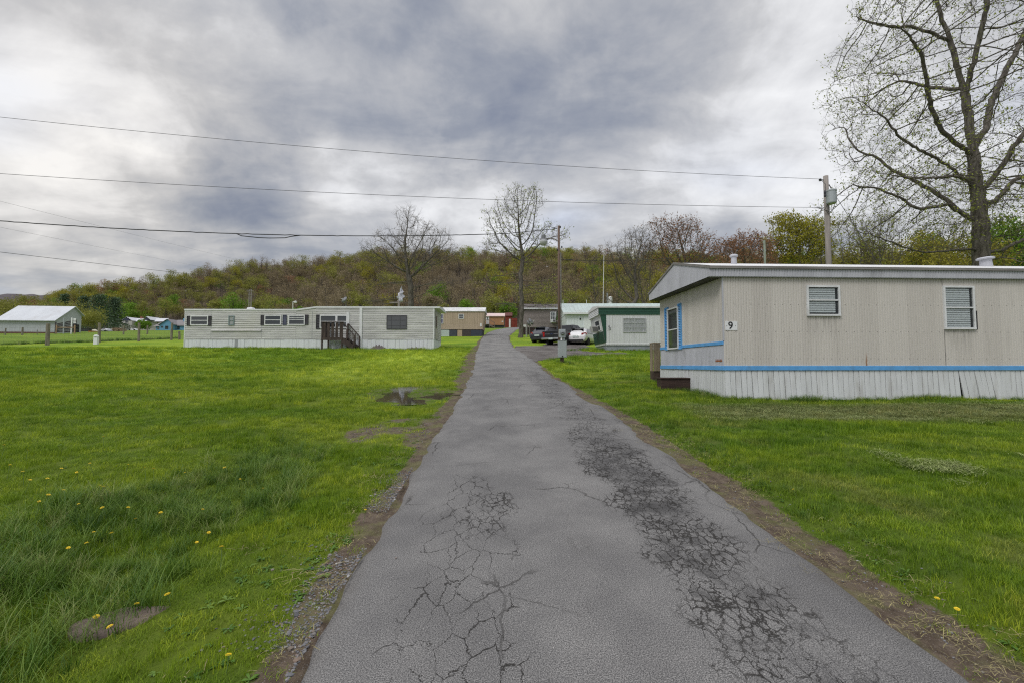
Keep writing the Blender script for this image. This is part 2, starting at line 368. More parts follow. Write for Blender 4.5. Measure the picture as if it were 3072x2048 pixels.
crack = k.m('MAXIMUM', k.m('MAXIMUM', l1, l2), k.m('MULTIPLY', l3, .75))
stain = k.m('MULTIPLY', k.mr(k.m('ADD', k.m('MAXIMUM', rt, k.m('MULTIPLY', ltb, .7)), k.m('MULTIPLY', k.m('SUBTRACT', k.noise(flat, 4.2, 5, .7), .5), 2.1)), .74, 1.4), .66)
c = k.mix(stain, c, (.022, .021, .021))
c = k.mix(k.m('MULTIPLY', crack, .92), c, (.016, .014, .012))
edge = k.mr(k.m('ABSOLUTE', k.m('ADD', lat, k.m('MULTIPLY', k.m('SUBTRACT', k.noise(flat, 3.0, 5, .7), .5), .5))), 1.5, 1.85)
c = k.mix(k.m('MULTIPLY', edge, .45), c, (.085, .075, .066))
hgt = k.m('SUBTRACT', k.m('ADD', k.m('MULTIPLY', grit, .45), k.m('MULTIPLY', grit2, .5)), k.m('MULTIPLY', crack, 1.6))
k.out(k.bsdf(c, .88, k.bump(hgt, .6, .010), Specular_IOR_Level=.25))
ASPH = rm

gv = bpy.data.materials.new('gravel_drive'); gv.use_nodes = True; k = NT(gv.node_tree)
P = k.n('ShaderNodeNewGeometry').outputs['Position']
c = k.mix(k.mr(k.noise(P, .9, 5, .6), .3, .7), (.105, .092, .085), (.20, .185, .175))
c = k.mix(k.mr(k.noise(P, 30, 4, .7), .4, .65), k.mix(1.0, c, (.6, .6, .6), 'MULTIPLY'), c)
k.out(k.bsdf(c, .92, k.bump(k.noise(P, 30, 4, .7), .8, .03), Specular_IOR_Level=.2))

# ------------------------------------------------------------------ ground sheet
def axis(lo, hi, step, far, grow):
    a = list(np.arange(lo, hi + 1e-6, step)); s = step
    while a[-1] < far[1]: s *= grow; a.append(a[-1] + s)
    s = step; b = []; q = lo
    while q > far[0]: s *= grow; q -= s; b.append(q)
    return np.array(b[::-1] + a)
xs = axis(-13, 13, .15, (-520, 520), 1.075); ys = axis(1.0, 26, .15, (-40, 420), 1.07)
X, Yg = np.meshgrid(xs, ys); Z = G(X, Yg)
Z = Z - .035 * ((X > roadL(Yg) + .12) & (X < roadR(Yg) - .12) & (Yg < 124))        # keep the turf sheet under the asphalt
nx, ny = len(xs), len(ys)
idx = np.arange(nx * ny).reshape(ny, nx)
Fq = np.stack([idx[:-1, :-1], idx[:-1, 1:], idx[1:, 1:], idx[1:, :-1]], -1).reshape(-1, 4)
gr = mesh_np('ground', np.stack([X, Yg, Z], -1).reshape(-1, 3), Fq, LAWN, smooth=True)
fattr(gr.data, 'dirt', DIRT(X, Yg).ravel()); tag(gr, kind='structure')

def road_sheet():
    rng = np.random.default_rng(4)
    yv = np.concatenate([np.arange(-20, 0, .5), np.arange(0, 24, .1), np.arange(24, 124, .5)])
    nl = 34; t = np.linspace(0, 1, nl); V = []; lat = []
    for i, y in enumerate(yv):
        l, r = float(roadL(y)), float(roadR(y)); far = 1 + .02 * max(0, y - 20)
        l += (float(vnoise(3.3, y, 1.3, 31)) - .5) * .16 + (float(vnoise(1.1, y, 5.5, 32)) - .5) * .09
        r += (float(vnoise(7.3, y, 1.1, 33)) - .5) * .20 + (float(vnoise(5.1, y, 5.0, 34)) - .5) * .10
        base0 = float(np.interp(y, ysd, zsm))
        for j, s in enumerate(t):
            xx = l + (r - l) * s; ed = min(s, 1 - s) * (r - l)
            zz = base0 + .030 + .03 * (1 - (2 * s - 1) ** 2) - .034 * (1 - float(sm(0, .14, ed))) + (float(vnoise(xx, y, .9, 35)) - .5) * .02
            if j in (0, nl - 1): zz = gz(xx, y) - .03
            V.append((xx, y, zz)); lat.append((s - .5) * (r - l))
    n = len(yv); ix = np.arange(n * nl).reshape(n, nl)
    Fr = np.stack([ix[:-1, :-1], ix[:-1, 1:], ix[1:, 1:], ix[1:, :-1]], -1).reshape(-1, 4)
    o = mesh_np('road', V, Fr, ASPH, smooth=True); fattr(o.data, 'lat', lat); tag(o, kind='structure')
road_sheet()

def inside(poly, x, y):
    c = False; n = len(poly)
    for i in range(n):
        x0, y0 = poly[i]; x1, y1 = poly[(i + 1) % n]
        if (y0 > y) != (y1 > y) and x < (x1 - x0) * (y - y0) / (y1 - y0) + x0: c = not c
    return c
def drive_sheet():
    st = .35; mb = MB(); ids = {}
    x0, x1, y0, y1 = -.8, 8, 21, 43
    nxx = int((x1 - x0) / st) + 1; nyy = int((y1 - y0) / st) + 1
    def vid(i, j):
        if (i, j) not in ids:
            xx = x0 + i * st + (random.random() - .5) * .12; yy = y0 + j * st + (random.random() - .5) * .12
            ids[(i, j)] = len(mb.v); mb.v.append((xx, yy, gz(xx, yy) + .022))
        return ids[(i, j)]
    for i in range(nxx):
        for j in range(nyy):
            wob = (float(vnoise(i * st, j * st, 1.2, 41)) - .5) * .6
            if inside(DRIVE, x0 + (i + .5) * st + wob, y0 + (j + .5) * st + wob):
                mb.f.append((vid(i, j), vid(i + 1, j), vid(i + 1, j + 1), vid(i, j + 1))); mb.mi.append(0)
    tag(mb.build('gravel_drive', gv, smooth=True), kind='structure')
random.seed(3); drive_sheet()

wm = bpy.data.materials.new('puddle_water'); wm.use_nodes = True; k = NT(wm.node_tree)
k.out(k.bsdf((.03, .026, .02), .03, k.bump(k.noise(k.n('ShaderNodeNewGeometry').outputs['Position'], 9, 2), .05, .01), Specular_IOR_Level=.8))
mb = MB(); st = .06; gx = np.arange(PUD[0] - PUD[2] * 1.1, PUD[0] + PUD[2] * 1.1, st); gy = np.arange(PUD[1] - PUD[3] * 1.1, PUD[1] + PUD[3] * 1.1, st); GX, GY = np.meshgrid(gx, gy)
wet = (G(GX, GY) < G0(GX, GY) + .004) & (((GX - PUD[0]) / PUD[2]) ** 2 + ((GY - PUD[1]) / PUD[3]) ** 2 < 1.15)
ids = {}
for j in range(len(gy) - 1):
    for i in range(len(gx) - 1):
        if wet[j:j + 2, i:i + 2].any():
            f = []
            for a, b in ((i, j), (i + 1, j), (i + 1, j + 1), (i, j + 1)):
                if (a, b) not in ids: ids[(a, b)] = len(mb.v); mb.v.append((gx[a], gy[b], float(G0(gx[a], gy[b])) - .002))
                f.append(ids[(a, b)])
            mb.f.append(tuple(f)); mb.mi.append(0)
tag(mb.build('puddle', wm), kind='structure')

# ------------------------------------------------------------------ wooded hill
RID_P = [-900, -300, 0, 100, 200, 270, 353, 457, 550, 640, 731, 850, 966, 1123, 1384, 1830, 2140, 2500, 3072, 3600]
RID_Y = [1000, 960, 945, 935, 905, 885, 866, 840, 822, 806, 787, 772, 761, 758, 754, 757, 757, 770, 790, 800]
YR = 330.0
rx = [ray(p, q)[0] * YR for p, q in zip(RID_P, RID_Y)]; rz_ = [EYE + ray(p, q)[1] * YR - 13.5 for p, q in zip(RID_P, RID_Y)]
def HZ(x, y):
    x = np.asarray(x, float); y = np.asarray(y, float)
    base = np.interp(y, ysd, zsm) - 1.0 * sm(25, 75, -x)
    top = np.maximum(np.interp(x, rx, rz_), np.interp(330., ysd, zsm) - 2)
    foot = 175 + 68 * sm(70, 150, -x)
    t = sm(0, 1, (y - foot) / (YR - foot)) * .55 + np.clip((y - foot) / (YR - foot), 0, 1) * .45
    t = np.clip(t, 0, 1)
    z = base * (1 - t) + top * t - .4
    return z + (vnoise(x, y, .03, 51) - .5) * 6 * t - np.maximum(y - YR - 60, 0) * .10
hm = mat('forest_floor', (.075, .058, .036), .95, .35, .08)
hx = np.linspace(-480, 480, 150); hy = np.linspace(150, 470, 60); HX, HY = np.meshgrid(hx, hy)
ix = np.arange(HX.size).reshape(HX.shape)
hill = mesh_np('hill', np.stack([HX, HY, HZ(HX, HY)], -1).reshape(-1, 3), np.stack([ix[:-1, :-1], ix[:-1, 1:], ix[1:, 1:], ix[1:, :-1]], -1).reshape(-1, 4), hm, smooth=True)
tag(hill, kind='structure')
# far ridge beyond the barn
fm = mat('far_ridge_woods', (.085, .075, .082), .95, .25, .02)
fx = np.linspace(-2400, -700, 240); mbv = []
for r_, dz_ in ((0, 0), (120, 1.0)):
    for x_ in fx: mbv.append((x_, 1500 - (260 if r_ == 0 else 0) + 90 * math.sin(x_ * .004), 60 if r_ == 0 else EYE + 1500 * (.1475 + .006 * math.sin(x_ * .0043 + 1)) + 9 * float(vnoise(x_, 0, .05, 61)) - 60 * float(sm(-1250, -900, x_))))
for x_ in fx: mbv.append((x_, 1900, 60))
nf = len(fx); ix = np.arange(3 * nf).reshape(3, nf)
tag(mesh_np('distant_hill', mbv, np.stack([ix[:-1, :-1], ix[:-1, 1:], ix[1:, 1:], ix[1:, :-1]], -1).reshape(-1, 4), fm, smooth=True), kind='structure')

# ------------------------------------------------------------------ instancing of uncountable stuff (grass, gravel, far woods)
def scatter(name, P3, var, rotz, scl, sources, kind='stuff', tilt=None, **kw):
    src = bpy.data.collections.new(name + '_kinds')
    for i, s in enumerate(sources):
        COL.objects.unlink(s); s.name = '%s_kind_%s' % (name, chr(97 + i)); src.objects.link(s)
    me = bpy.data.meshes.new(name); n = len(P3)
    me.vertices.add(n); me.vertices.foreach_set('co', np.asarray(P3, np.float32).ravel())
    a = me.attributes.new('var', 'INT', 'POINT'); a.data.foreach_set('value', np.asarray(var, np.int32))
    a = me.attributes.new('rot', 'FLOAT_VECTOR', 'POINT'); rv = np.zeros((n, 3), np.float32); rv[:, 2] = rotz
    if tilt is not None: rv[:, 0] = tilt[:, 0]; rv[:, 1] = tilt[:, 1]
    a.data.foreach_set('vector', rv.ravel())
    sv_ = np.asarray(scl, np.float32)
    if sv_.ndim == 1: sv_ = np.stack([sv_] * 3, -1)
    a = me.attributes.new('scl', 'FLOAT_VECTOR', 'POINT'); a.data.foreach_set('vector', sv_.ravel())
    me.update()
    o = bpy.data.objects.new(name, me); COL.objects.link(o)
    ng = bpy.data.node_groups.new(name, 'GeometryNodeTree')
    ng.interface.new_socket('Geometry', in_out='INPUT', socket_type='NodeSocketGeometry'); ng.interface.new_socket('Geometry', in_out='OUTPUT', socket_type='NodeSocketGeometry')
    N = ng.nodes; L = ng.links
    gi = N.new('NodeGroupInput'); go = N.new('NodeGroupOutput'); ip = N.new('GeometryNodeInstanceOnPoints'); ci = N.new('GeometryNodeCollectionInfo')
    ci.inputs['Collection'].default_value = src; ci.inputs['Separate Children'].default_value = True; ci.inputs['Reset Children'].default_value = True
    def at_(nm, dt):
        q = N.new('GeometryNodeInputNamedAttribute'); q.data_type = dt; q.inputs['Name'].default_value = nm; return q.outputs['Attribute']
    e2r = N.new('FunctionNodeEulerToRotation'); L.new(at_('rot', 'FLOAT_VECTOR'), e2r.inputs[0])
    m2p = N.new('GeometryNodeMeshToPoints'); L.new(gi.outputs[0], m2p.inputs[0]); L.new(m2p.outputs[0], ip.inputs['Points'])
    L.new(ci.outputs[0], ip.inputs['Instance']); ip.inputs['Pick Instance'].default_value = True
    L.new(at_('var', 'INT'), ip.inputs['Instance Index']); L.new(e2r.outputs[0], ip.inputs['Rotation']); L.new(at_('scl', 'FLOAT_VECTOR'), ip.inputs['Scale'])
    L.new(ip.outputs[0], go.inputs[0])
    md = o.modifiers.new('spread', 'NODES'); md.node_group = ng
    return tag(o, kind=kind, **kw)

# ------------------------------------------------------------------ grass
bm_ = bpy.data.materials.new('grass_blades'); bm_.use_nodes = True; k = NT(bm_.node_tree)
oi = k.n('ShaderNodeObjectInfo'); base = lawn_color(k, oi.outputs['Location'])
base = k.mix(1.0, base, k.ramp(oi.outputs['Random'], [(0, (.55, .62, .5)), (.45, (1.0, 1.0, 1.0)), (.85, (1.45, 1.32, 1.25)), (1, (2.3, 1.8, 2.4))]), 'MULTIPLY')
pb = k.bsdf(base, .6, None, Specular_IOR_Level=.25)
tl = k.n('ShaderNodeBsdfTranslucent'); k.set(tl.inputs[0], k.mix(1.0, base, (1.2, 1.25, .8), 'MULTIPLY'))
mx = k.n('ShaderNodeMixShader', Fac=.35); k.set(mx.inputs[1], pb); k.set(mx.inputs[2], tl.outputs[0]); k.out(mx.outputs[0])
BLADE = bm_
lb = bpy.data.materials.new('long_grass_blades'); lb.use_nodes = True; k = NT(lb.node_tree)
oi = k.n('ShaderNodeObjectInfo'); c = k.ramp(oi.outputs['Random'], [(0, (.04, .10, .008)), (.45, (.09, .175, .014)), (.8, (.16, .25, .03)), (1, (.30, .33, .12))])
pb = k.bsdf(c, .5, None, Specular_IOR_Level=.35); tl = k.n('ShaderNodeBsdfTranslucent'); k.set(tl.inputs[0], c)
mx = k.n('ShaderNodeMixShader', Fac=.3); k.set(mx.inputs[1], pb); k.set(mx.inputs[2], tl.outputs[0]); k.out(mx.outputs[0])
LBLADE = lb
def tuft(n, spread, h0, h1, wid, bend, mtl, seed, seg=2):
    rg = random.Random(seed); V = []; Fc = []
    for _ in range(n):
        a = rg.uniform(0, 6.283); r = spread * math.sqrt(rg.random()); bx, by = r * math.cos(a), r * math.sin(a)
        hd = rg.uniform(0, 6.283); h = rg.uniform(h0, h1); b = bend * rg.uniform(.2, 1.2) * h; wd = wid * rg.uniform(.7, 1.3)
        dx_, dy_ = math.cos(hd), math.sin(hd); sx, sy = -dy_ * wd / 2, dx_ * wd / 2
        o = len(V)
        for i in range(seg + 1):
            t = i / seg; f = b * t * t; z_ = h * (t - .25 * bend * t * t); ww = 1 - .85 * t
            V += [(bx + dx_ * f - sx * ww, by + dy_ * f - sy * ww, z_), (bx + dx_ * f + sx * ww, by + dy_ * f + sy * ww, z_)]
        for i in range(seg): Fc.append((o + 2 * i, o + 2 * i + 1, o + 2 * i + 3, o + 2 * i + 2))
    return mesh_np('tuft', V, Fc, mtl)
def grow_lawn():
    rng = np.random.default_rng(11)
    pts = []
    for y0, y1, dens in ((1.6, 4, 330), (4, 6.5, 220), (6.5, 10, 120), (10, 15, 60), (15, 24, 24), (24, 36, 9)):
        xa, xb = -1.25 * y1 - .6, 1.25 * y1 + .6
        n = int((xb - xa) * (y1 - y0) * dens); P = np.stack([rng.uniform(xa, xb, n), rng.uniform(y0, y1, n)], -1)
        pts.append(np.concatenate([P, np.full((n, 1), {1.6: .8, 4: .95, 6.5: 1.2, 10: 1.55, 15: 2.1, 24: 3.0}[y0])], -1))
    P = np.concatenate(pts); x, y, s = P.T
    keep = ((x < roadL(y) - .03) | (x > roadR(y) + .05)) & (np.abs(x) < 1.2 * y + .8)
    d = DIRT(x, y); keep &= rng.random(len(x)) > np.clip(d * 1.5 - .15, 0, .93)
    keep &= ~((x > 4.6) & (y > 11.0) & (y < 16)) & ~((x > 3) & (y > 31.5)) & ~((y > 33.6) & (x < -5.5))
    keep &= ~(((x - PUD[0]) / PUD[2]) ** 2 + ((y - PUD[1]) / PUD[3]) ** 2 < 1.2) | (G(x, y) > G0(x, y) + .012)
    pin = np.array([inside(DRIVE, a, b) for a, b in zip(x, y)]) if True else 0
    keep &= ~pin
    x, y, s = x[keep], y[keep], s[keep]
    clump = .55 + .9 * vnoise(x, y, 1.3, 71) * (.6 + .8 * vnoise(x, y, 4, 72))
    edge = np.minimum(np.abs(x - roadL(y)), np.abs(x - roadR(y)))
    hs = s * clump * rng.uniform(.75, 1.25, len(x)) * (.75 + .25 * sm(.0, .8, edge)) * (1 - .35 * DIRT(x, y))
    ws = s * rng.uniform(.85, 1.2, len(x))
    src = [tuft(30, .085, .022, .075, .0048, .65, BLADE, q) for q in range(5)]
    scatter('lawn_grass', np.stack([x, y, G(x, y) - .004], -1), rng.integers(0, 5, len(x)), rng.uniform(0, 6.28, len(x)), np.stack([ws, ws, hs], -1), src,
            label='mown green grass covering the lawns on both sides of the road', cat='grass')
    # the unmown ditch, and ragged tufts under walls and posts the mower cannot reach
    n = 9000; x = rng.uniform(-6.5, -1.6, n); y = rng.uniform(1.6, 7.4, n); k_ = rng.random(n) < LONGG(x, y) * .42 * (.25 + 1.3 * vnoise(x, y, 2.0, 73)); x, y = x[k_], y[k_]; s = rng.uniform(.45, 1.0, len(x)) * (.5 + .9 * vnoise(x, y, 1.4, 74))
    ex = []
    def row(ax, ay, bx, by, cnt, s0, s1, sp=.12):
        for _ in range(cnt):
            t = rng.random(); ex.append((ax + (bx - ax) * t + rng.normal(0, sp), ay + (by - ay) * t + rng.normal(0, sp), rng.uniform(s0, s1)))
    row(5.0, 10.85, 19, 11.3, 420, .25, .6, .09); row(4.95, 10.9, 4.75, 15.0, 160, .3, .7, .1); row(6.6, 10.8, 7.3, 10.85, 40, .5, .9, .08)
    row(roadR(5) + .75, 3, roadR(9) + .6, 9, 130, .25, .5, .12)
    row(-24.5, 34.0, -6, 34.1, 200, .25, .6, .1); row(6.5, 32.2, 14, 32.2, 120, .4, .9, .2); row(4.2, 32, 6.8, 33.5, 120, .5, 1.1, .5); row(2.2, 21.6, 2.6, 21.8, 26, .4, .9, .2)
    row(-41, 36.5, -34, 46, 400, .6, 1.4, .3)
    ex = np.array(ex); x = np.concatenate([x, ex[:, 0]]); y = np.concatenate([y, ex[:, 1]]); s = np.concatenate([s, ex[:, 2]])
    src = [tuft(34, .10, .12, .34, .0065, .95, LBLADE, 40 + q, 3) for q in range(4)]
    scatter('long_grass', np.stack([x, y, G(x, y) - .01], -1), rng.integers(0, 4, len(x)), rng.uniform(0, 6.28, len(x)), s, src,
            label='long unmown dark grass in the ditch left of the road and along walls', cat='grass')
grow_lawn()

# ------------------------------------------------------------------ loose gravel
sm_ = bpy.data.materials.new('loose_stones'); sm_.use_nodes = True; k = NT(sm_.node_tree)
r_ = k.n('ShaderNodeObjectInfo').outputs['Random']
k.out(k.bsdf(k.ramp(r_, [(0, (.07, .07, .075)), (.35, (.13, .13, .14)), (.65, (.18, .178, .18)), (.85, (.15, .12, .095)), (.92, (.2, .12, .08)), (.97, (.24, .24, .24)), (1, (.42, .42, .41))], 'LINEAR'), .8, k.bump(k.noise(None, 20, 3), .3, .01)))
def stone(seed):
    rg = random.Random(seed); bpy_m = MB(); V = []; Fc = []
    import bmesh
    bm = bmesh.new(); bmesh.ops.create_icosphere(bm, subdivisions=1, radius=1)
    sx, sy, sz = rg.uniform(.8, 1.3), rg.uniform(.6, 1), rg.uniform(.4, .7)
    for v in bm.verts: v.co = Vector((v.co.x * sx, v.co.y * sy, v.co.z * sz)) * rg.uniform(.8, 1.15)
    me = bpy.data.meshes.new('stone'); bm.to_mesh(me); bm.free(); me.materials.append(sm_)
    o = bpy.data.objects.new('stone', me); COL.objects.link(o); return o
def gravel():
    rng = np.random.default_rng(5); n = 7000
    y = 1.7 + 4.6 * rng.random(n) ** 1.25; o = np.abs(rng.normal(0, .2, n)) + .0
    x = roadL(y) + .03 - o
    k_ = (vnoise(x, y, 2.6, 81) > .42) & (rng.random(n) < 1 - sm(5, 6.4, y)); x, y = x[k_], y[k_]; s = .003 + .009 * rng.random(len(x)) ** 2.2 + .012 * (rng.random(len(x)) > .988)
    n2 = 700; y2 = 2 + 7 * rng.random(n2); x2 = roadR(y2) + .05 + .7 * rng.random(n2); s2 = .003 + .010 * rng.random(n2) ** 2.5
    n3 = 110; y3 = 2.2 + 8 * rng.random(n3) ** 1.5; x3 = roadL(y3) + (roadR(y3) - roadL(y3)) * rng.random(n3); s3 = .003 + .006 * rng.random(n3) ** 2
    n4 = 1500; y4 = 6.4 + 3.4 * rng.random(n4); x4 = roadL(y4) - .1 - 1.3 * rng.random(n4); k4 = DIRT(x4, y4) > .5; x4, y4 = x4[k4], y4[k4]; s4 = .004 + .010 * rng.random(len(x4)) ** 2
    X_ = np.concatenate([x, x2, x3, x4]); Y_ = np.concatenate([y, y2, y3, y4]); S_ = np.concatenate([s, s2, s3, s4])
    z = G(X_, Y_) + S_ * .2
    on = (X_ > roadL(Y_)) & (X_ < roadR(Y_)); z[on] = np.interp(Y_[on], ysd, zsm) + .045
    scatter('gravel', np.stack([X_, Y_, z], -1), rng.integers(0, 4, len(X_)), rng.uniform(0, 6.28, len(X_)), S_, [stone(q) for q in range(4)],
            label='loose grey gravel spilled along the broken road edges', cat='gravel')
gravel()
dc = mat('dry_straw', (.22, .19, .085), .8, .25, 5, rnd=.35); gcl = mat('cut_grass_grey', (.19, .225, .075), .8, .25, 5, rnd=.35)
def straw(seed, m_):
    rg = random.Random(seed); V = []; Fc = []
    for _ in range(16):
        a = rg.uniform(0, 6.28); bx, by = rg.gauss(0, .07), rg.gauss(0, .07); L_ = rg.uniform(.03, .10); w_ = .0018; o = len(V); z0, z1 = rg.uniform(0, .015), rg.uniform(.0, .03)
        dx_, dy_ = math.cos(a), math.sin(a)
        for t, zz in ((0, z0), (.5, (z0 + z1) / 2 + .006), (1, z1)): V += [(bx + dx_ * L_ * t - dy_ * w_, by + dy_ * L_ * t + dx_ * w_, zz), (bx + dx_ * L_ * t + dy_ * w_, by + dy_ * L_ * t - dx_ * w_, zz)]
        Fc += [(o, o + 1, o + 3, o + 2), (o + 2, o + 3, o + 5, o + 4)]
    return mesh_np('straw', V, Fc, m_)
def clippings():
    rng = np.random.default_rng(23); n = 170; y = 2 + 8 * rng.random(n) ** 1.3; x = roadR(y) + rng.normal(.28, .22, n)
    y2 = 2 + 5 * rng.random(50); x2 = roadL(y2) - np.abs(rng.normal(.15, .25, 50))
    y3 = 8.4 + 1.9 * rng.random(900); x3 = 3.6 + 9.5 * rng.random(900); s3 = np.full(900, 1.1)
    y4 = 5.6 + .35 * rng.normal(0, 1, 420); x4 = 4.9 + 2.2 * rng.random(420); k4 = vnoise(x4, y4, 2.5, 95) > .72; x4, y4 = x4[k4], y4[k4]
    X_ = np.concatenate([x, x2, x3, x4]); Y_ = np.concatenate([y, y2, y3, y4]); v = np.concatenate([rng.integers(0, 2, 220), rng.integers(2, 4, 900 + len(x4))]); S_ = np.concatenate([rng.uniform(.5, 1.1, 220), s3, np.full(len(x4), 1.2)])
    z = G(X_, Y_) + .012; on = (X_ > roadL(Y_)) & (X_ < roadR(Y_)); z[on] = np.interp(Y_[on], ysd, zsm) + .05; z[220:] += .02
    scatter('dry_clippings', np.stack([X_, Y_, z], -1), v, rng.uniform(0, 6.28, len(X_)), S_, [straw(1, dc), straw(2, dc), straw(3, gcl), straw(4, gcl)], label='dry grass clippings lying along the road edge and before the beige home', cat='grass clippings')
clippings()
wdm = leafy = bpy.data.materials.new('weed_leaves'); wdm.use_nodes = True; k = NT(wdm.node_tree)
c = k.ramp(k.n('ShaderNodeObjectInfo').outputs['Random'], [(0, (.05, .12, .012)), (.6, (.09, .18, .02)), (1, (.15, .24, .04))])
pb = k.bsdf(c, .5, None, Specular_IOR_Level=.35); tl = k.n('ShaderNodeBsdfTranslucent'); k.set(tl.inputs[0], c); mx = k.n('ShaderNodeMixShader', Fac=.25); k.set(mx.inputs[1], pb); k.set(mx.inputs[2], tl.outputs[0]); k.out(mx.outputs[0])
def rosette(seed):
    rg = random.Random(seed); V = []; Fc = []
    for i in range(rg.randint(7, 11)):
        a = rg.uniform(0, 6.28); L_ = rg.uniform(.05, .11); w_ = rg.uniform(.010, .019); rise = rg.uniform(.3, .9); o = len(V); ca, sa_ = math.cos(a), math.sin(a)
        for t, ww in ((.05, .15), (.4, .8), (.7, 1.0), (1, .1)):
            r_ = L_ * t; z_ = L_ * (rise * t - .55 * t * t) + .012
            V += [(ca * r_ - sa_ * w_ * ww, sa_ * r_ + ca * w_ * ww, z_), (ca * r_ + sa_ * w_ * ww, sa_ * r_ - ca * w_ * ww, z_)]
        for j in range(3): Fc.append((o + 2 * j, o + 2 * j + 1, o + 2 * j + 3, o + 2 * j + 2))
    return mesh_np('rosette', V, Fc, wdm)
def weeds():
    rng = np.random.default_rng(31); n = 620; y = 1.9 + 6.5 * rng.random(n) ** 1.2; x = roadL(y) - .15 - np.abs(rng.normal(0, .65, n))
    n2 = 130; y2 = 2.2 + 7 * rng.random(n2); x2 = roadR(y2) + .5 + np.abs(rng.normal(0, .25, n2)); n3 = 260; y3 = 2 + 8 * rng.random(n3); x3 = -1.5 - 6 * rng.random(n3)
    X_ = np.concatenate([x, x2, x3]); Y_ = np.concatenate([y, y2, y3]); k_ = (vnoise(X_, Y_, 2.2, 97) > .5) & (rng.random(len(X_)) < .6); X_, Y_ = X_[k_], Y_[k_]
    scatter('broadleaf_weeds', np.stack([X_, Y_, G(X_, Y_)], -1), rng.integers(0, 4, len(X_)), rng.uniform(0, 6.28, len(X_)), rng.uniform(.3, .6, len(X_)), [rosette(q) for q in range(4)], label='low broadleaf weeds growing in the grass along the road edges', cat='weeds')
weeds()
# ------------------------------------------------------------------ trees
def bark_mat(name, c0, c1):
    m_ = bpy.data.materials.new(name); m_.use_nodes = True; k = NT(m_.node_tree)
    co = k.n('ShaderNodeTexCoord').outputs['Object']; mp = k.n('ShaderNodeMapping'); k.set(mp.inputs[0], co); mp.inputs['Scale'].default_value = (1, 1, .22)
    n_ = k.noise(mp.outputs[0], 9, 5, .65); n2 = k.noise(co, .9, 3)
    c = k.mix(k.mr(n_, .35, .65), c0, c1); c = k.mix(k.m('MULTIPLY', k.mr(n2, .5, .7), .35), c, (.11, .115, .075))
    k.out(k.bsdf(c, .9, k.bump(n_, .9, .05), Specular_IOR_Level=.15)); return m_
BARK = bark_mat('tree_bark', (.06, .052, .044), (.155, .14, .12)); TWIG = bark_mat('twig_bark', (.085, .07, .058), (.15, .125, .105))
def leaf_mat(name, c0, c1, tr=.3):
    m_ = bpy.data.materials.new(name); m_.use_nodes = True; k = NT(m_.node_tree)
    P = k.n('ShaderNodeNewGeometry').outputs['Position']; isl = k.n('ShaderNodeNewGeometry').outputs['Random Per Island']
    c = k.mix(k.m('ADD', k.m('MULTIPLY', isl, .5), k.m('MULTIPLY', k.mr(k.noise(P, .35, 3), .35, .65), .5)), c0, c1)
    a = k.bsdf(c, .65, None, Specular_IOR_Level=.2); t = k.n('ShaderNodeBsdfTranslucent'); k.set(t.inputs[0], c)
    mx = k.n('ShaderNodeMixShader', Fac=tr); k.set(mx.inputs[1], a); k.set(mx.inputs[2], t.outputs[0]); k.out(mx.outputs[0]); return m_
LF_BUD = leaf_mat('young_leaves', (.16, .19, .03), (.32, .36, .06)); LF_RED = leaf_mat('red_buds', (.21, .10, .055), (.34, .18, .10))
LF_YEL = leaf_mat('yellow_green_leaves', (.22, .21, .018), (.38, .35, .035)); LF_GRN = leaf_mat('spring_green_leaves', (.10, .19, .016), (.19, .32, .03))
LF_YOL = leaf_mat('gold_green_leaves', (.21, .19, .025), (.37, .34, .05)); LF_OLV = leaf_mat('olive_leaves', (.175, .18, .04), (.30, .30, .06)); LF_DRK = leaf_mat('evergreen_needles', (.045, .08, .045), (.10, .15, .08), .1)
LF_BRN = leaf_mat('brown_buds', (.175, .138, .082), (.30, .24, .145))

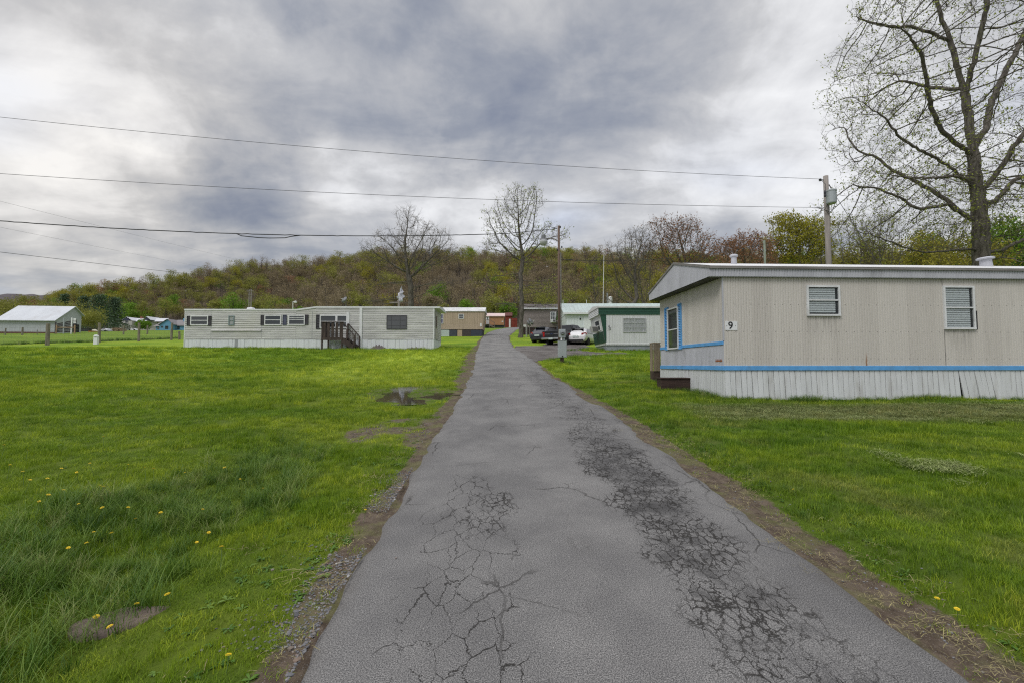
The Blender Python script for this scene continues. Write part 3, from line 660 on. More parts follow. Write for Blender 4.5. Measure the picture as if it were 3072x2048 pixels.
def colonize(seeds, attr, step, kill, infl, iters=160, jit=.25, up=.05, seed=0, maxn=14000):
    """space colonisation; seeds: list of polylines (first is the trunk, others start near an earlier node)"""
    rng = np.random.default_rng(seed); pos = []; par = []
    for pl in seeds:
        pl = [np.array(p, float) for p in pl]; start = -1
        if pos:
            A = np.array(pos); start = int(np.argmin(((A - pl[0]) ** 2).sum(1)))
        prev = start; cur = pl[0]
        if start < 0: pos.append(cur); par.append(-1); prev = 0
        else: cur = pos[start]
        for q in pl[1:]:
            d = q - cur; L_ = np.linalg.norm(d); m_ = max(1, int(round(L_ / step)))
            for i in range(1, m_ + 1): pos.append(cur + d * i / m_ + rng.normal(0, step * .10, 3)); par.append(prev); prev = len(pos) - 1
            cur = q
    attr = np.array(attr, float); A = np.array(pos)
    near = np.zeros(len(attr), int); nd = np.full(len(attr), 1e9)
    def upd(lo):
        B = np.array(pos[lo:])
        for s in range(0, len(attr), 800):
            D = ((attr[s:s + 800, None, :] - B[None]) ** 2).sum(2); j = D.argmin(1); dm = D[np.arange(len(j)), j]; bt = dm < nd[s:s + 800]
            nd[s:s + 800][bt] = dm[bt]; near[s:s + 800][bt] = j[bt] + lo
    upd(0)
    for it in range(iters):
        alive = nd > kill ** 2; attr = attr[alive]; near = near[alive]; nd = nd[alive]
        if not len(attr) or len(pos) > maxn: break
        ok = nd < infl ** 2
        if not ok.any(): ok = nd <= nd.min() * 1.2
        acc = {}
        nr = near[ok]; dv = attr[ok] - np.array(pos)[nr]; dv /= np.linalg.norm(dv, axis=1)[:, None]
        un, inv = np.unique(nr, return_inverse=True); sumv = np.zeros((len(un), 3)); np.add.at(sumv, inv, dv)
        lo = len(pos)
        for i, u_ in enumerate(un):
            d = sumv[i] + rng.normal(0, jit, 3); d[2] += up; d /= (np.linalg.norm(d) + 1e-9)
            pos.append(pos[u_] + d * step); par.append(int(u_))
        upd(lo)
    return np.array(pos), np.array(par)
def woody(pos, par, r_base, r_tip):
    n = len(pos); leaves = np.zeros(n); kids = [[] for _ in range(n)]
    for i in range(n):
        if par[i] >= 0: kids[par[i]].append(i)
    for i in range(n - 1, -1, -1):
        if not kids[i]: leaves[i] = 1
        if par[i] >= 0: leaves[par[i]] += leaves[i]
    ex = math.log(max(2, leaves[0])) / math.log(r_base / r_tip)
    return r_tip * leaves ** (1 / ex), kids
def tree_meshes(pos, par, r_base, r_tip, twig, leaf, seed, flare=1.5):
    """twig: (radius below which nodes carry twigs, per node, length, radius); leaf: (per twig, size, spread)"""
    rad, kids = woody(pos, par, r_base, r_tip)
    h0 = pos[0][2]
    rad = rad * (1 + (flare - 1) * np.exp(-np.maximum(pos[:, 2] - h0, 0) / (r_base * 1.6)))
    mb = MB(); stack = [(0, -1)]
    while stack:
        s, p = stack.pop(); ch = ([p] if p >= 0 else []) + [s]
        while kids[ch[-1]]:
            ks = sorted(kids[ch[-1]], key=lambda q: -rad[q])
            for q in ks[1:]: stack.append((q, ch[-1]))
            ch.append(ks[0])
        if len(ch) < 2: continue
        rr = [rad[c] for c in ch]
        if p >= 0: rr[0] = min(rr[0], rr[1] * 1.15)
        if rr[min(1, len(rr) - 1)] < twig[0] * .22 and len(ch) < 3: kk = 3
        else: kk = 12 if rr[0] > .25 else 7 if rr[0] > .08 else 5 if rr[0] > .03 else 3
        mb.tube([pos[c] for c in ch], rr, kk, cap=False)
    rng = np.random.default_rng(seed)
    tips = [i for i in range(len(pos)) if rad[i] < twig[0]]
    TV = []; TF = []; C = []
    for i in tips:
        d0 = pos[i] - pos[par[i]]; d0 = d0 / (np.linalg.norm(d0) + 1e-9)
        m_ = twig[1]; m_ = int(m_) + (rng.random() < m_ - int(m_)); m_ += (0 if kids[i] else 1)
        for _ in range(m_):
            d = d0 * .7 + rng.normal(0, .62, 3); d[2] += .25; d /= np.linalg.norm(d); L_ = twig[2] * rng.uniform(.5, 1.25)
            b = d + rng.normal(0, .35, 3); b[2] += .15; b /= np.linalg.norm(b)
            p0 = pos[i]; p1 = p0 + d * L_ * .5; p2_ = p1 + b * L_ * .5; r_ = twig[3]
            s1 = np.cross(d, rng.normal(0, 1, 3)); s1 /= np.linalg.norm(s1) + 1e-9; s2 = np.cross(d, s1); o = len(TV)
            for q, rq in ((p0, r_), (p1, r_ * .8), (p2_, r_ * .4)):
                TV += [q + s1 * rq, q - s1 * rq * .5 + s2 * rq * .87, q - s1 * rq * .5 - s2 * rq * .87]
            for a in (0, 3):
                for j in range(3): TF.append((o + a + j, o + a + (j + 1) % 3, o + a + 3 + (j + 1) % 3, o + a + 3 + j))
            for _l in range(int(leaf[0]) + (rng.random() < leaf[0] - int(leaf[0]))):
                t = rng.uniform(.4, 1.1); C.append(p0 + (p2_ - p0) * t + rng.normal(0, leaf[2], 3))
    nT = len(TF); C = np.array(C) if C else np.zeros((0, 3))
    LV, LF = leaf_quads(C, leaf[1], rng)
    V = np.concatenate([np.array(TV).reshape(-1, 3), LV]); Fc = np.concatenate([np.array(TF).reshape(-1, 4), LF + len(TV)])
    return mb, V, Fc, nT
def leaf_quads(C, size, rng):
    n = len(C)
    if not n: return np.zeros((0, 3)), np.zeros((0, 4), int)
    a = rng.normal(0, 1, (n, 3)); a /= np.linalg.norm(a, axis=1)[:, None]; b = np.cross(a, rng.normal(0, 1, (n, 3))); b /= np.linalg.norm(b, axis=1)[:, None] + 1e-9
    s = (size * rng.uniform(.55, 1.3, n))[:, None]
    V = np.stack([C - a * s * .5, C + b * s * .28, C + a * s * .5, C - b * s * .28], 1).reshape(-1, 3)
    return V, np.arange(n * 4).reshape(n, 4)
def make_tree(name, loc, pos, par, r_base, r_tip, twig, leaf, lmat, seed, **kw):
    t = empty(name, loc, 0, **kw); mb, V, Fc, nT = tree_meshes(pos, par, r_base, r_tip, twig, leaf, seed)
    mb.build('trunk', BARK, t, smooth=True)
    mi = np.zeros(len(Fc), int); mi[nT:] = 1
    mesh_np('crown', V, Fc, [TWIG, lmat], t, mi); return t
def copy_tree(o, loc, rz, scl=1.0, **kw):
    c = o.copy(); COL.objects.link(c); c.location = loc; c.rotation_euler = (0, 0, rz); c.scale = (scl, scl, scl) if not isinstance(scl, tuple) else scl
    for ch in o.children:
        d = ch.copy(); COL.objects.link(d); d.parent = c
    return tag(c, **kw)
def ell(n, c, r, rng, shell=.45, zmin=-1e9):
    out = []
    while len(out) < n:
        p = rng.normal(0, 1, 3); p /= np.linalg.norm(p); q = rng.random() ** (1 / 3) * (1 - shell) + shell * rng.random() ** .2 if shell else rng.random() ** (1 / 3)
        v = np.array(c) + p * np.array(r) * min(q, 1)
        if v[2] > zmin: out.append(v)
    return out

# --- the great tree behind the beige home
def big_tree():
    Y0 = 24.5; rng = np.random.default_rng(8); zb = gz(17.0, Y0)
    c8 = lambda x, y: (2400 + x / 1.866, y / 1.866)
    base = at(*c8(1018, 1490), Y0); base = Vector((base.x, base.y, zb))
    def pl(pts, d0, d1):
        o = []
        for i, (a, b) in enumerate(pts):
            q = at(*c8(a, b), Y0 + d0 + (d1 - d0) * i / max(1, len(pts) - 1)) - base; o.append((q.x, q.y, q.z))
        return o
    S = [[(0, 0, -.3), (0, 0, 1.0)] + pl([(1020, 1490), (1008, 1230), (985, 1010), (962, 800), (942, 620), (915, 500), (880, 370), (840, 220), (790, 90), (750, -60), (730, -200)], 0, .3),
         pl([(1008, 1090), (1060, 1030), (1140, 920), (1200, 820), (1270, 730), (1380, 620), (1480, 480)], 0, -1.6),
         pl([(975, 850), (1040, 720), (1065, 590), (1140, 420), (1220, 270), (1290, 100), (1330, -80)], 0, 1.8),
         pl([(925, 520), (960, 400), (1000, 230), (1040, 80), (1055, -90), (1040, -230)], 0, -1.5),
         pl([(955, 870), (880, 810), (800, 740), (740, 620), (710, 500), (715, 420), (680, 310), (610, 200), (530, 140)], 0, -2.6),
         pl([(975, 1050), (860, 950), (780, 900), (690, 850), (560, 770), (470, 660), (370, 590), (290, 540)], 0, -1.6),
         pl([(985, 1250), (900, 1190), (820, 1120), (740, 1070), (640, 1010), (520, 960), (430, 880), (330, 850)], 0, 2.0),
         pl([(965, 1000), (850, 985), (700, 1000), (560, 990), (420, 960)], 0, -3.4),
         pl([(975, 1215), (830, 1150), (650, 1170), (560, 1110), (440, 1060), (300, 1040)], 0, .8),
         pl([(985, 1390), (860, 1400), (700, 1415), (600, 1390), (450, 1330), (300, 1290)], 0, -1.5),
         pl([(1010, 1420), (1130, 1400), (1260, 1340), (1400, 1310)], 0, .6), pl([(1010, 1460), (1130, 1440), (1300, 1470)], 0, -1.8),
         pl([(840, 235), (720, 180), (620, 150), (500, 150), (400, 130), (290, 90)], 0, 1.2),
         pl([(1000, 1150), (1090, 1130), (1200, 1010), (1330, 960), (1450, 840)], 0, 2.4), pl([(915, 500), (830, 500), (720, 490), (560, 450)], 0, 2.2)]
    c = at(*c8(1010, 470), Y0) - base
    A = ell(3600, c, (8.0, 6.8, 10.0), rng, .4, zmin=1.9)
    c2 = at(*c8(640, 1160), Y0) - base
    A += ell(500, c2, (5.2, 4.5, 3.0), rng, .2, zmin=1.6) + ell(260, at(*c8(1250, 1300), Y0) - base, (3.5, 3, 2.4), rng, .2, zmin=1.6)
    pos, par = colonize(S, A, .24, .42, 2.6, 120, .55, .02, 8, 13000)
    make_tree('large_tree', base, pos, par, .385, .011, (.021, 1.45, .68, .0058), (1.9, .115, .07), LF_BUD, 8,
              label='huge bare tree with tiny new leaves rising behind the beige home with blue trim', cat='tree')
big_tree()

def crown_tree(name, px, py_top, Y, wpx, trunk_r, lobes, seed, twig, leaf, lmat, n=1100, fork=.42, low=(), step=.27, zb=None, **kw):
    """bare tree: its foot on the ground at depth Y; lobes are (dx, z, rx, rz) in shares of half width and height"""
    p = at(px, py_top, Y); zb = gz(p.x, Y) if zb is None else zb; H = p.z - zb; hw = wpx / F * Y / 2
    rng = np.random.default_rng(seed); A = []; tot = sum(l[2] * l[3] for l in lobes)
    sub = []
    for l in lobes:
        sub.append((l[0], l[1], l[2] * .7, l[3] * .7))
        for _ in range(5): a_ = rng.uniform(0, 6.28); sub.append((l[0] + math.cos(a_) * l[2] * .6, l[1] + math.sin(a_) * l[3] * .6, l[2] * rng.uniform(.28, .5), l[3] * rng.uniform(.3, .52)))
    lobes = sub; tot = sum(l[2] * l[3] for l in lobes)
    for dx, zc, rx_, rz2 in lobes: A += ell(int(n * rx_ * rz2 / tot), (dx * hw, rng.normal(0, .1) * hw, zc * H), (rx_ * hw, rx_ * hw * .85, rz2 * H), rng, .15)
    for dx, zc, rx_, rz2 in low: A += ell(int(n * .05), (dx * hw, rng.normal(0, .3) * hw, zc * H), (rx_ * hw, rx_ * hw, rz2 * H), rng, .2)
    S = [[(0, 0, -.3), (rng.normal(0, .1), 0, H * fork * .5), (rng.normal(0, .15), 0, H * fork), (rng.normal(0, .25), 0, H * fork * 1.25)]]
    pos, par = colonize(S, A, step, step * 1.55, 40, 130, .42, .05, seed, 9000)
    return make_tree(name, (p.x, Y, zb), pos, par, trunk_r, .014, twig, leaf, lmat, seed, **kw)
TW = (.034, 1.8, .95, .011)
crown_tree('bare_tree', 1236, 616, 60, 320, .40, [(0, .66, .95, .20), (0, .80, .62, .18), (-.1, .93, .3, .08), (.55, .62, .5, .14), (-.6, .6, .45, .12)], 21, (.032, 1.7, .95, .010), (.12, .2, .1), LF_BRN, 2300, .36,
           [(-.8, .26, .3, .03), (.75, .33, .3, .04), (.7, .2, .3, .03), (-.6, .38, .3, .04), (-.7, .16, .25, .03)], label='bare spreading tree with rounded crown behind the long grey siding home', cat='tree')
crown_tree('leafing_tree', 1562, 540, 50.5, 275, .26, [(-.15, .72, .75, .20), (.15, .86, .62, .13), (.55, .66, .55, .11), (-.5, .60, .5, .10), (.1, .5, .5, .08)], 22, (.032, 1.6, .85, .009), (.75, .19, .1), LF_BUD, 2300, .40,
           [(-.6, .36, .3, .05), (.6, .33, .35, .05), (.5, .22, .3, .03), (-.4, .2, .3, .03)], label='tall slim tree budding green at the right edge of the road by the brown home', cat='tree')
crown_tree('bare_tree', 1895, 655, 60, 185, .28, [(0, .68, .95, .24), (-.3, .5, .7, .16), (.2, .82, .6, .14)], 23, TW, (.3, .2, .1), LF_BRN, 1900, .25, [(-.6, .3, .4, .06)], label='bare grey tree with curved limbs behind home 10, left of the reddish tree', cat='tree')
crown_tree('bare_tree', 2040, 628, 62, 275, .34, [(0, .66, .9, .26), (-.15, .82, .62, .15), (.5, .6, .5, .2)], 24, TW, (1.5, .24, .12), LF_RED, 2400, .25, label='reddish budding tree over the left end of the beige home roof', cat='tree')
crown_tree('bare_tree', 2225, 672, 80, 285, .3, [(0, .6, .95, .3), (.2, .75, .7, .2)], 25, (.045, 1.7, 1.0, .014), (2.2, .3, .2), LF_RED, 1000, .2, label='rusty red budding tree left of the yellow green tree', cat='tree')
crown_tree('leafing_tree', 2392, 630, 84, 262, .32, [(0, .72, .95, .24), (-.2, .84, .62, .13), (.3, .82, .55, .14)], 26, (.05, 1.9, 1.0, .013), (3.4, .36, .22), LF_YEL, 1100, .2, label='bright yellow green tree left of the transformer pole', cat='tree')
thick = crown_tree('thicket_tree', 2560, 625, 62, 190, .17, [(0, .62, .95, .34), (.2, .78, .7, .2)], 27, (.036, 1.7, .9, .011), (.9, .22, .15), LF_OLV, 900, .12, label='slender bare thicket tree just right of the transformer pole', cat='tree', group='thicket trees behind the beige home')
thick2 = crown_tree('thicket_tree', 2740, 640, 70, 250, .17, [(0, .55, 1, .4)], 28, (.04, 1.8, 1.0, .013), (3.6, .36, .25), LF_YOL, 900, .1, label='yellow green bushy tree behind the low limbs left of the great trunk', cat='tree', group='thicket trees behind the beige home')
thick3 = crown_tree('thicket_tree', 3000, 640, 66, 260, .17, [(0, .55, 1, .4)], 29, (.04, 1.8, 1.0, .013), (4.2, .36, .25), LF_GRN, 900, .1, label='fresh green bushy tree right of the great trunk at the frame edge', cat='tree', group='thicket trees behind the beige home')
for src_, px, Y, s, rz, lab in ((thick, 2650, 58, .95, 1.3, 'bare thicket tree between the transformer pole and the yellow green bushy tree'), (thick, 2870, 78, 1.2, 2.2, 'bare grey thicket tree directly behind the great trunk'),
                                (thick, 2470, 92, 1.25, 4.1, 'thin bare tree behind the transformer pole, beside the yellow green tree'), (thick2, 2610, 88, 1.15, 3.0, 'golden green tree standing behind the bare thicket right of the pole'),
                                (thick2, 2905, 60, .85, 5.1, 'low yellow green bush at the foot of the great tree'), (thick2, 2120, 96, .9, .7, 'low yellowish tree in the gap between the two reddish trees'),
                                (thick3, 2800, 84, 1.05, 4.4, 'green tree behind the yellow green bushy tree, left of the great trunk'), (thick, 3070, 74, 1.1, .4, 'bare thicket tree at the right frame edge behind the green bush'),
                                (thick, 1790, 74, .8, 2.9, 'small bare tree behind the white garage beside the antenna mast'), (thick, 1930, 86, .95, 3.6, 'thin bare tree behind the garage, between mast and reddish tree'), (thick2, 1985, 92, .8, 1.6, 'yellowish tree behind the curved bare tree'), (thick, 2330, 98, .9, 2.1, 'thin bare brown tree under the crown of the yellow green tree')):
    a, b = ray(px, 900); copy_tree(src_, (a * Y, Y, gz(a * Y, Y)), rz, s, label=lab, cat='tree', group='thicket trees behind the beige home')

# --- fuller trees at a distance: clumped crowns
def puff_mesh(name, H, W, cz, cnt, size, lmat, seed, clumps=16, limbs=9, trunk_r=None, mats=True, conifer=False, bare=.0):
    rng = np.random.default_rng(seed); mb = MB(); tr = trunk_r or H * .016
    mb.tube([(0, 0, -.5), (rng.normal(0, .1), 0, H * .4), (rng.normal(0, .2), 0, H * .8)], [tr, tr * .75, tr * .3], 5, cap=False)
    C = []
    if conifer:
        lv = 9
        for i in range(lv):
            z = H * (.12 + .85 * i / lv); r_ = W / 2 * (1 - .93 * (i / lv) ** .9) * rng.uniform(.8, 1.15); nb = 7
            for j in range(nb):
                a = 6.283 * (j + rng.random() * .7) / nb; rr = r_ * rng.uniform(.6, 1.1)
                e = np.array([rr * math.cos(a), rr * math.sin(a), z - rr * .12]); mb.tube([(0, 0, z), tuple(e)], [.06, .02], 3, cap=False)
                m_ = int(cnt / lv / nb); t = rng.random((m_, 1)) ** .6
                C.append(np.array([0, 0, z]) * (1 - t) + e * t + rng.normal(0, 1, (m_, 3)) * np.array([.75, .75, .5]) * W * .09)
    else:
        for i in range(clumps):
            p = rng.normal(0, 1, 3); p /= np.linalg.norm(p); q = rng.uniform(.35, .85)
            c = np.array([p[0] * W / 2 * q, p[1] * W / 2 * q, cz * H + p[2] * H * (1 - cz) * .82 * q])
            if i < limbs: mb.tube([(0, 0, H * rng.uniform(.25, .5)), tuple(c * np.array([.5, .5, .9])), tuple(c)], [tr * .55, tr * .4, tr * .15], 3, cap=False)
            m_ = int(cnt / clumps * rng.uniform(.5, 1.5)); rr = W * rng.uniform(.17, .28)
            d = rng.normal(0, 1, (m_, 3)); d /= np.linalg.norm(d, axis=1)[:, None]
            C.append(c + d * (rng.random((m_, 1)) ** .4) * rr * np.array([1, 1, .8]))
    C = np.concatenate(C); LV, LF = leaf_quads(C, size, rng)
    nb = len(mb.v); TFq = np.array([f if len(f) == 4 else f + (f[-1],) for f in mb.f])
    V = np.concatenate([np.array(mb.v), LV]); Fc = np.concatenate([TFq, LF + nb]); mi = np.zeros(len(Fc), int); mi[len(TFq):] = 1
    return mb, LV, LF, V, Fc, mi
def puff_tree(name, px, py_top, Y, wpx, lmat, seed, cnt=1500, size=None, conifer=False, zb=None, cz=.58, **kw):
    p = at(px, py_top, Y); zb = (gz(p.x, Y) if Y < 176 else max(gz(p.x, Y), float(HZ(p.x, Y)))) if zb is None else zb
    H = max(2.0, p.z - zb); W = wpx / F * Y; size = size or max(.16, .0030 * Y)
    t = empty(name, (p.x, Y, zb), 0, **kw); mb, LV, LF, _, _, _ = puff_mesh(name, H, W, cz, cnt, size, lmat, seed, conifer=conifer)
    mb.build('trunk', BARK, t, smooth=True); mesh_np('crown', LV, LF, lmat, t); return t
g_ = 'spring trees at the foot of the wooded hill'
for i, (px, py, Y, wd, lm, con, lab) in enumerate([
    (195, 873, 185, 58, LF_DRK, True, 'dark evergreen spire standing alone above the right end of the barn roof'),
    (255, 882, 178, 92, LF_DRK, True, 'dark evergreen left of the two tall pines between the barn and the white house'),
    (300, 878, 172, 112, LF_DRK, True, 'broad dark pine, tallest evergreen, behind the bright green trees'),
    (345, 886, 188, 88, LF_DRK, True, 'half hidden dark pine to the right of the broad pine'),
    (140, 897, 140, 120, LF_OLV, False, 'yellow olive tree with wide crown rising behind the barn ridge'),
    (40, 886, 150, 150, LF_OLV, False, 'yellow brown tree at the left frame edge behind the barn'),
    (-60, 890, 140, 150, LF_OLV, False, 'olive tree partly cut by the left frame edge behind the barn'),
    (235, 902, 150, 110, LF_OLV, False, 'olive tree behind the barn gable'),
    (265, 928, 125, 110, LF_OLV, False, 'low rounded olive green tree right beside the barn gable'),
    (335, 915, 236, 105, LF_GRN, False, 'bright green tree, lower of the pair left of the white house'),
    (390, 893, 250, 90, LF_GRN, False, 'vivid green tree, upper of the pair behind the white house'),
    (415, 922, 243, 80, LF_GRN, False, 'green tree just behind the white house roof'),
    (430, 962, 172, 46, LF_GRN, False, 'small bushy tree in front of the white two storey house'),
    (700, 870, 120, 98, LF_GRN, False, 'fresh green tree behind the roof left of the twin poles'),
    (660, 885, 128, 60, LF_OLV, False, 'pale olive tree left of the fresh green tree behind the roof'),
    (768, 890, 124, 60, LF_OLV, False, 'brown olive tree right of the twin poles'),
    (897, 907, 100, 44, LF_GRN, False, 'small round green bush top showing over the grey home roof'),
    (1405, 880, 120, 72, LF_GRN, False, 'green tree behind the tan home roof'),
    (1480, 862, 128, 90, LF_OLV, False, 'yellow green tree behind the orange home at the end of the road'),
    (1525, 890, 122, 60, LF_GRN, False, 'green shrubby tree left of the slim roadside tree trunk'),
    (1640, 850, 110, 110, LF_OLV, False, 'olive tree behind the brown home roof, right of the slim tree'),
    (1725, 862, 118, 100, LF_OLV, False, 'olive tree behind the street lamp pole and the white garage'),
    (1335, 905, 112, 60, LF_OLV, False, 'olive brown tree behind the gap between grey and tan homes'),
    (1080, 868, 135, 70, LF_OLV, False, 'olive tree behind the roof, left of the bare spreading tree'),
    (1300, 872, 140, 80, LF_BRN, False, 'brown bare looking tree right of the bare spreading tree trunk')]):
    puff_tree('pine_tree' if con else 'spring_tree', px, py, Y, wd, lm, 100 + i, 4200 if con else 3200, conifer=con, label=lab, cat='tree', group=None if con else g_)

def forest():
    rng = np.random.default_rng(17); srcs = []; kinds = [(LF_BRN, 420, .58), (LF_BRN, 700, .6), (LF_BRN, 210, .72), (LF_OLV, 700, .66), (LF_OLV, 1100, .64), (LF_YEL, 1000, .66), (LF_GRN, 1200, .64), (LF_RED, 600, .64)]
    for i, (lm, cnt, cz) in enumerate(kinds):
        _, _, _, V, Fc, mi = puff_mesh('w', 15, 10.0, cz, int(cnt * 1.7), .44, lm, 200 + i, clumps=14, limbs=12, trunk_r=.17)
        srcs.append(mesh_np('wood', V, Fc, [TWIG, lm], None, mi))
    P = []; y = 158.0
    while y < 384:
        st = 5.8 + (y - 158) * .006
        for x in np.arange(-430, 470, st):
            P.append((x + rng.normal(0, st * .33), y + rng.normal(0, st * .33)))
        y += st * 1.05
    nmain = len(P); P += [(rng.uniform(-420, 440), rng.uniform(296, 380)) for _ in range(2600)]
    P = np.array(P); x, y = P.T; und = np.arange(len(P)) >= nmain
    a = x / y; keep = (a > -1.25) & (a < 1.25)
    foot = 176 + 66 * sm(70, 150, -x); keep &= (y > foot + rng.normal(0, 4, len(x))) | ((a > -.45) & (y > 158))
    keep &= ~((a > -.97) & (a < -.70) & (y < 238))
    x, y, und = x[keep], y[keep], und[keep]; z = np.maximum(HZ(x, y), G(x, y)) - .2
    cl = vnoise(x, y, .045, 91) * .65 + rng.random(len(x)) * .35
    low = sm(235, 180, y)
    var = np.zeros(len(x), int); u = rng.random(len(x))
    var = np.where(cl < .475, (u * 3).astype(int), np.where(cl < .63, np.where(u < .5, 3, np.where(u < .88, 1, 7)), np.where(cl < .72, np.where(u < .55, 4, np.where(u < .8, 5, 3)), np.where(u < .45, 5, np.where(u < .75, 6, 4)))))
    var = np.where((rng.random(len(x)) < low * .55), np.where(rng.random(len(x)) < .75, 2, 0), var)
    s = rng.uniform(.62, 1.22, len(x)); sc_ = np.stack([s * rng.uniform(.8, 1.15, len(x)), s * rng.uniform(.8, 1.15, len(x)), s * rng.uniform(.9, 1.12, len(x))], -1)
    sc_[und] *= np.array([.75, .75, .5]); var[und] = np.where(rng.random(und.sum()) < .6, 1, 3)
    scatter('hillside_woods', np.stack([x, y, z], -1), var, rng.uniform(0, 6.28, len(x)), sc_, srcs, label='brown and green spring woods covering the long hill', cat='woods')
forest()
# ------------------------------------------------------------------ homes
class Home:
    def __init__(s, name, px, Y, rot, zb, **kw):
        p = at(px, 1024, Y); s.o = Vector((p.x, Y, zb)); s.rot = rot; s.u = Vector((math.cos(rot), math.sin(rot), 0)); s.nv = Vector((-math.sin(rot), math.cos(rot), 0))
        s.root = empty(name, s.o, rot, **kw)
    off = 0.0
    def W(s, px, py, v=0.0):                 # a picture point on the long wall plane -> metres along, metres up
        a, b = ray(px, py); q = (s.o.dot(s.nv) - s.o.z * s.nv.z + v) / (a * s.nv.x + s.nv.y)
        P_ = Vector((a * q, q, EYE + b * q)) - s.o; return P_.dot(s.u), P_.z
    def E(s, u0, px, py):                    # the same on an end wall plane
        a, b = ray(px, py); q = (s.o.x * s.u.x + s.o.y * s.u.y + u0) / (a * s.u.x + s.u.y)
        P_ = Vector((a * q, q, EYE + b * q)) - s.o; return P_.dot(s.nv), P_.z
    def world(s, u, v, w_): return s.o + s.u * u + s.nv * v + Vector((0, 0, w_))
FRONT = Matrix.Identity(4)
def LEFT(u0): return Matrix(((0, 1, 0, u0), (1, 0, 0, 0), (0, 0, 1, 0), (0, 0, 0, 1)))       # wall facing -u: (s, out, w)
def RIGHT(u0): return Matrix(((0, -1, 0, u0), (1, 0, 0, 0), (0, 0, 1, 0), (0, 0, 0, 1)))
def ribs(mb, x0, x1, z0, z1, per, dep, M=None, lap=False, y=0.0, lo=None, duty=.62, hi=None):
    if lap:
        n = max(1, round((z1 - z0) / per)); st = (z1 - z0) / n; pr = []
        for i in range(n): pr += [(z0 + i * st, y), (z0 + i * st + .001, y - dep), (z0 + (i + 1) * st - .002, y - .1 * dep)]
        pr.append((z1, y))
        mb.sheet(pr, (x0, x1), lambda p, e: (M @ Vector((e, p[1], p[0]))) if M is not None else (e, p[1], p[0])); return mb
    n = max(1, round((x1 - x0) / per)); st = (x1 - x0) / n; pr = []
    for i in range(n):
        a = x0 + i * st; e = st * (1 - duty) / 2
        pr += [(a, y), (a + e, y - dep), (a + st - e, y - dep)]
    pr.append((x1, y))
    def fn(p, e):
        zz = (lo(p[0]) if lo else z0) if e == 0 else (hi(p[0]) if hi else z1)
        q = Vector((p[0], p[1], zz)); return (M @ q) if M is not None else q
    return mb.sheet(pr, (0, 1), fn)
SLAT = mat('blind_slats', (.62, .66, .67), .6, .04)
CURT = mat('curtain_cloth', (.55, .55, .56), .8, .12, 3, (4, 1, .4))
ALU = mat('window_aluminium', (.42, .43, .43), .45, .12, metal=.3)
WHT = mat('white_trim', (.66, .67, .68), .5, .06, dirt=(.30, .29, .26), dirt_amt=.35)
DARK = mat('dark_interior', (.02, .022, .025), .8)
def window(h, M, u0, u1, w0, w1, fmat=ALU, fr=.035, hb=(.5,), vb=(), glass=GLASS, blind=None, proud=.035, drop=1.0, label=None, flat=False):
    if u0 > u1: u0, u1 = u1, u0
    if w0 > w1: w0, w1 = w1, w0
    if h.off and not flat: M = M @ Matrix.Translation((0, -h.off, 0))
    mb = MB(M)
    mb.box(u0, u1, -proud, .03, w1 - fr, w1).box(u0, u1, -proud - .006, .03, w0, w0 + fr).box(u0, u0 + fr, -proud, .03, w0 + fr, w1 - fr).box(u1 - fr, u1, -proud, .03, w0 + fr, w1 - fr)
    for t in hb: z = w0 + (w1 - w0) * t; mb.box(u0 + fr, u1 - fr, -proud + .004, -.004, z - fr * .35, z + fr * .35)
    for t in vb: x = u0 + (u1 - u0) * t; mb.box(x - fr * .35, x + fr * .35, -proud + .005, -.004, w0 + fr, w1 - fr)
    f = mb.build('window', fmat, h.root)
    if label: tag(f, label)
    p = MB(M).box(u0 + fr, u1 - fr, -.020 if blind is None else -.024, -.016, w0 + fr, w1 - fr).build('pane', glass, f)
    if blind == 'slats':
        b = MB(M); n = int((w1 - w0) / .055); lim = w1 - (w1 - w0) * drop
        for i in range(n):
            z = w1 - fr - .02 - i * .055
            if z < max(w0 + fr, lim): break
            b.add([(u0 + fr + .01, -.004, z), (u1 - fr - .07, -.004, z), (u1 - fr - .07, -.013, z - .047), (u0 + fr + .01, -.013, z - .047)], [(0, 1, 2, 3)])
        b.build('blind', SLAT, f); MB(M).box(u0 + fr, u1 - fr, -.002, .02, w0 + fr, w1 - fr).build('room', DARK, f)
    elif blind == 'curtain':
        pr = [(u0 + fr + (u1 - u0 - 2 * fr) * i / 40, -.008 + .005 * math.sin(i * 1.1)) for i in range(41)]
        b = MB(M); b.sheet(pr, (w0 + fr, w1 - fr), lambda q, e: (q[0], q[1], e)); b.build('curtain', CURT, f)
        MB(M).box(u0 + fr, u1 - fr, -.002, .02, w0 + fr, w1 - fr).build('room', DARK, f)
    return f
def shutter(h, M, u0, u1, w0, w1, m_, n=14):
    if u0 > u1: u0, u1 = u1, u0
    mb = MB(M); e = (u1 - u0) * .14
    mb.box(u0, u0 + e, -.03, .01, w0, w1).box(u1 - e, u1, -.03, .01, w0, w1).box(u0 + e, u1 - e, -.028, .01, w0, w0 + e).box(u0 + e, u1 - e, -.028, .01, w1 - e, w1)
    st = (w1 - w0 - 2 * e) / n
    for i in range(n):
        z = w0 + e + i * st; mb.add([(u0 + e, -.022, z), (u1 - e, -.022, z), (u1 - e, .004, z + st), (u0 + e, .004, z + st)], [(0, 1, 2, 3)])
    return mb.build('shutter', m_, h.root)
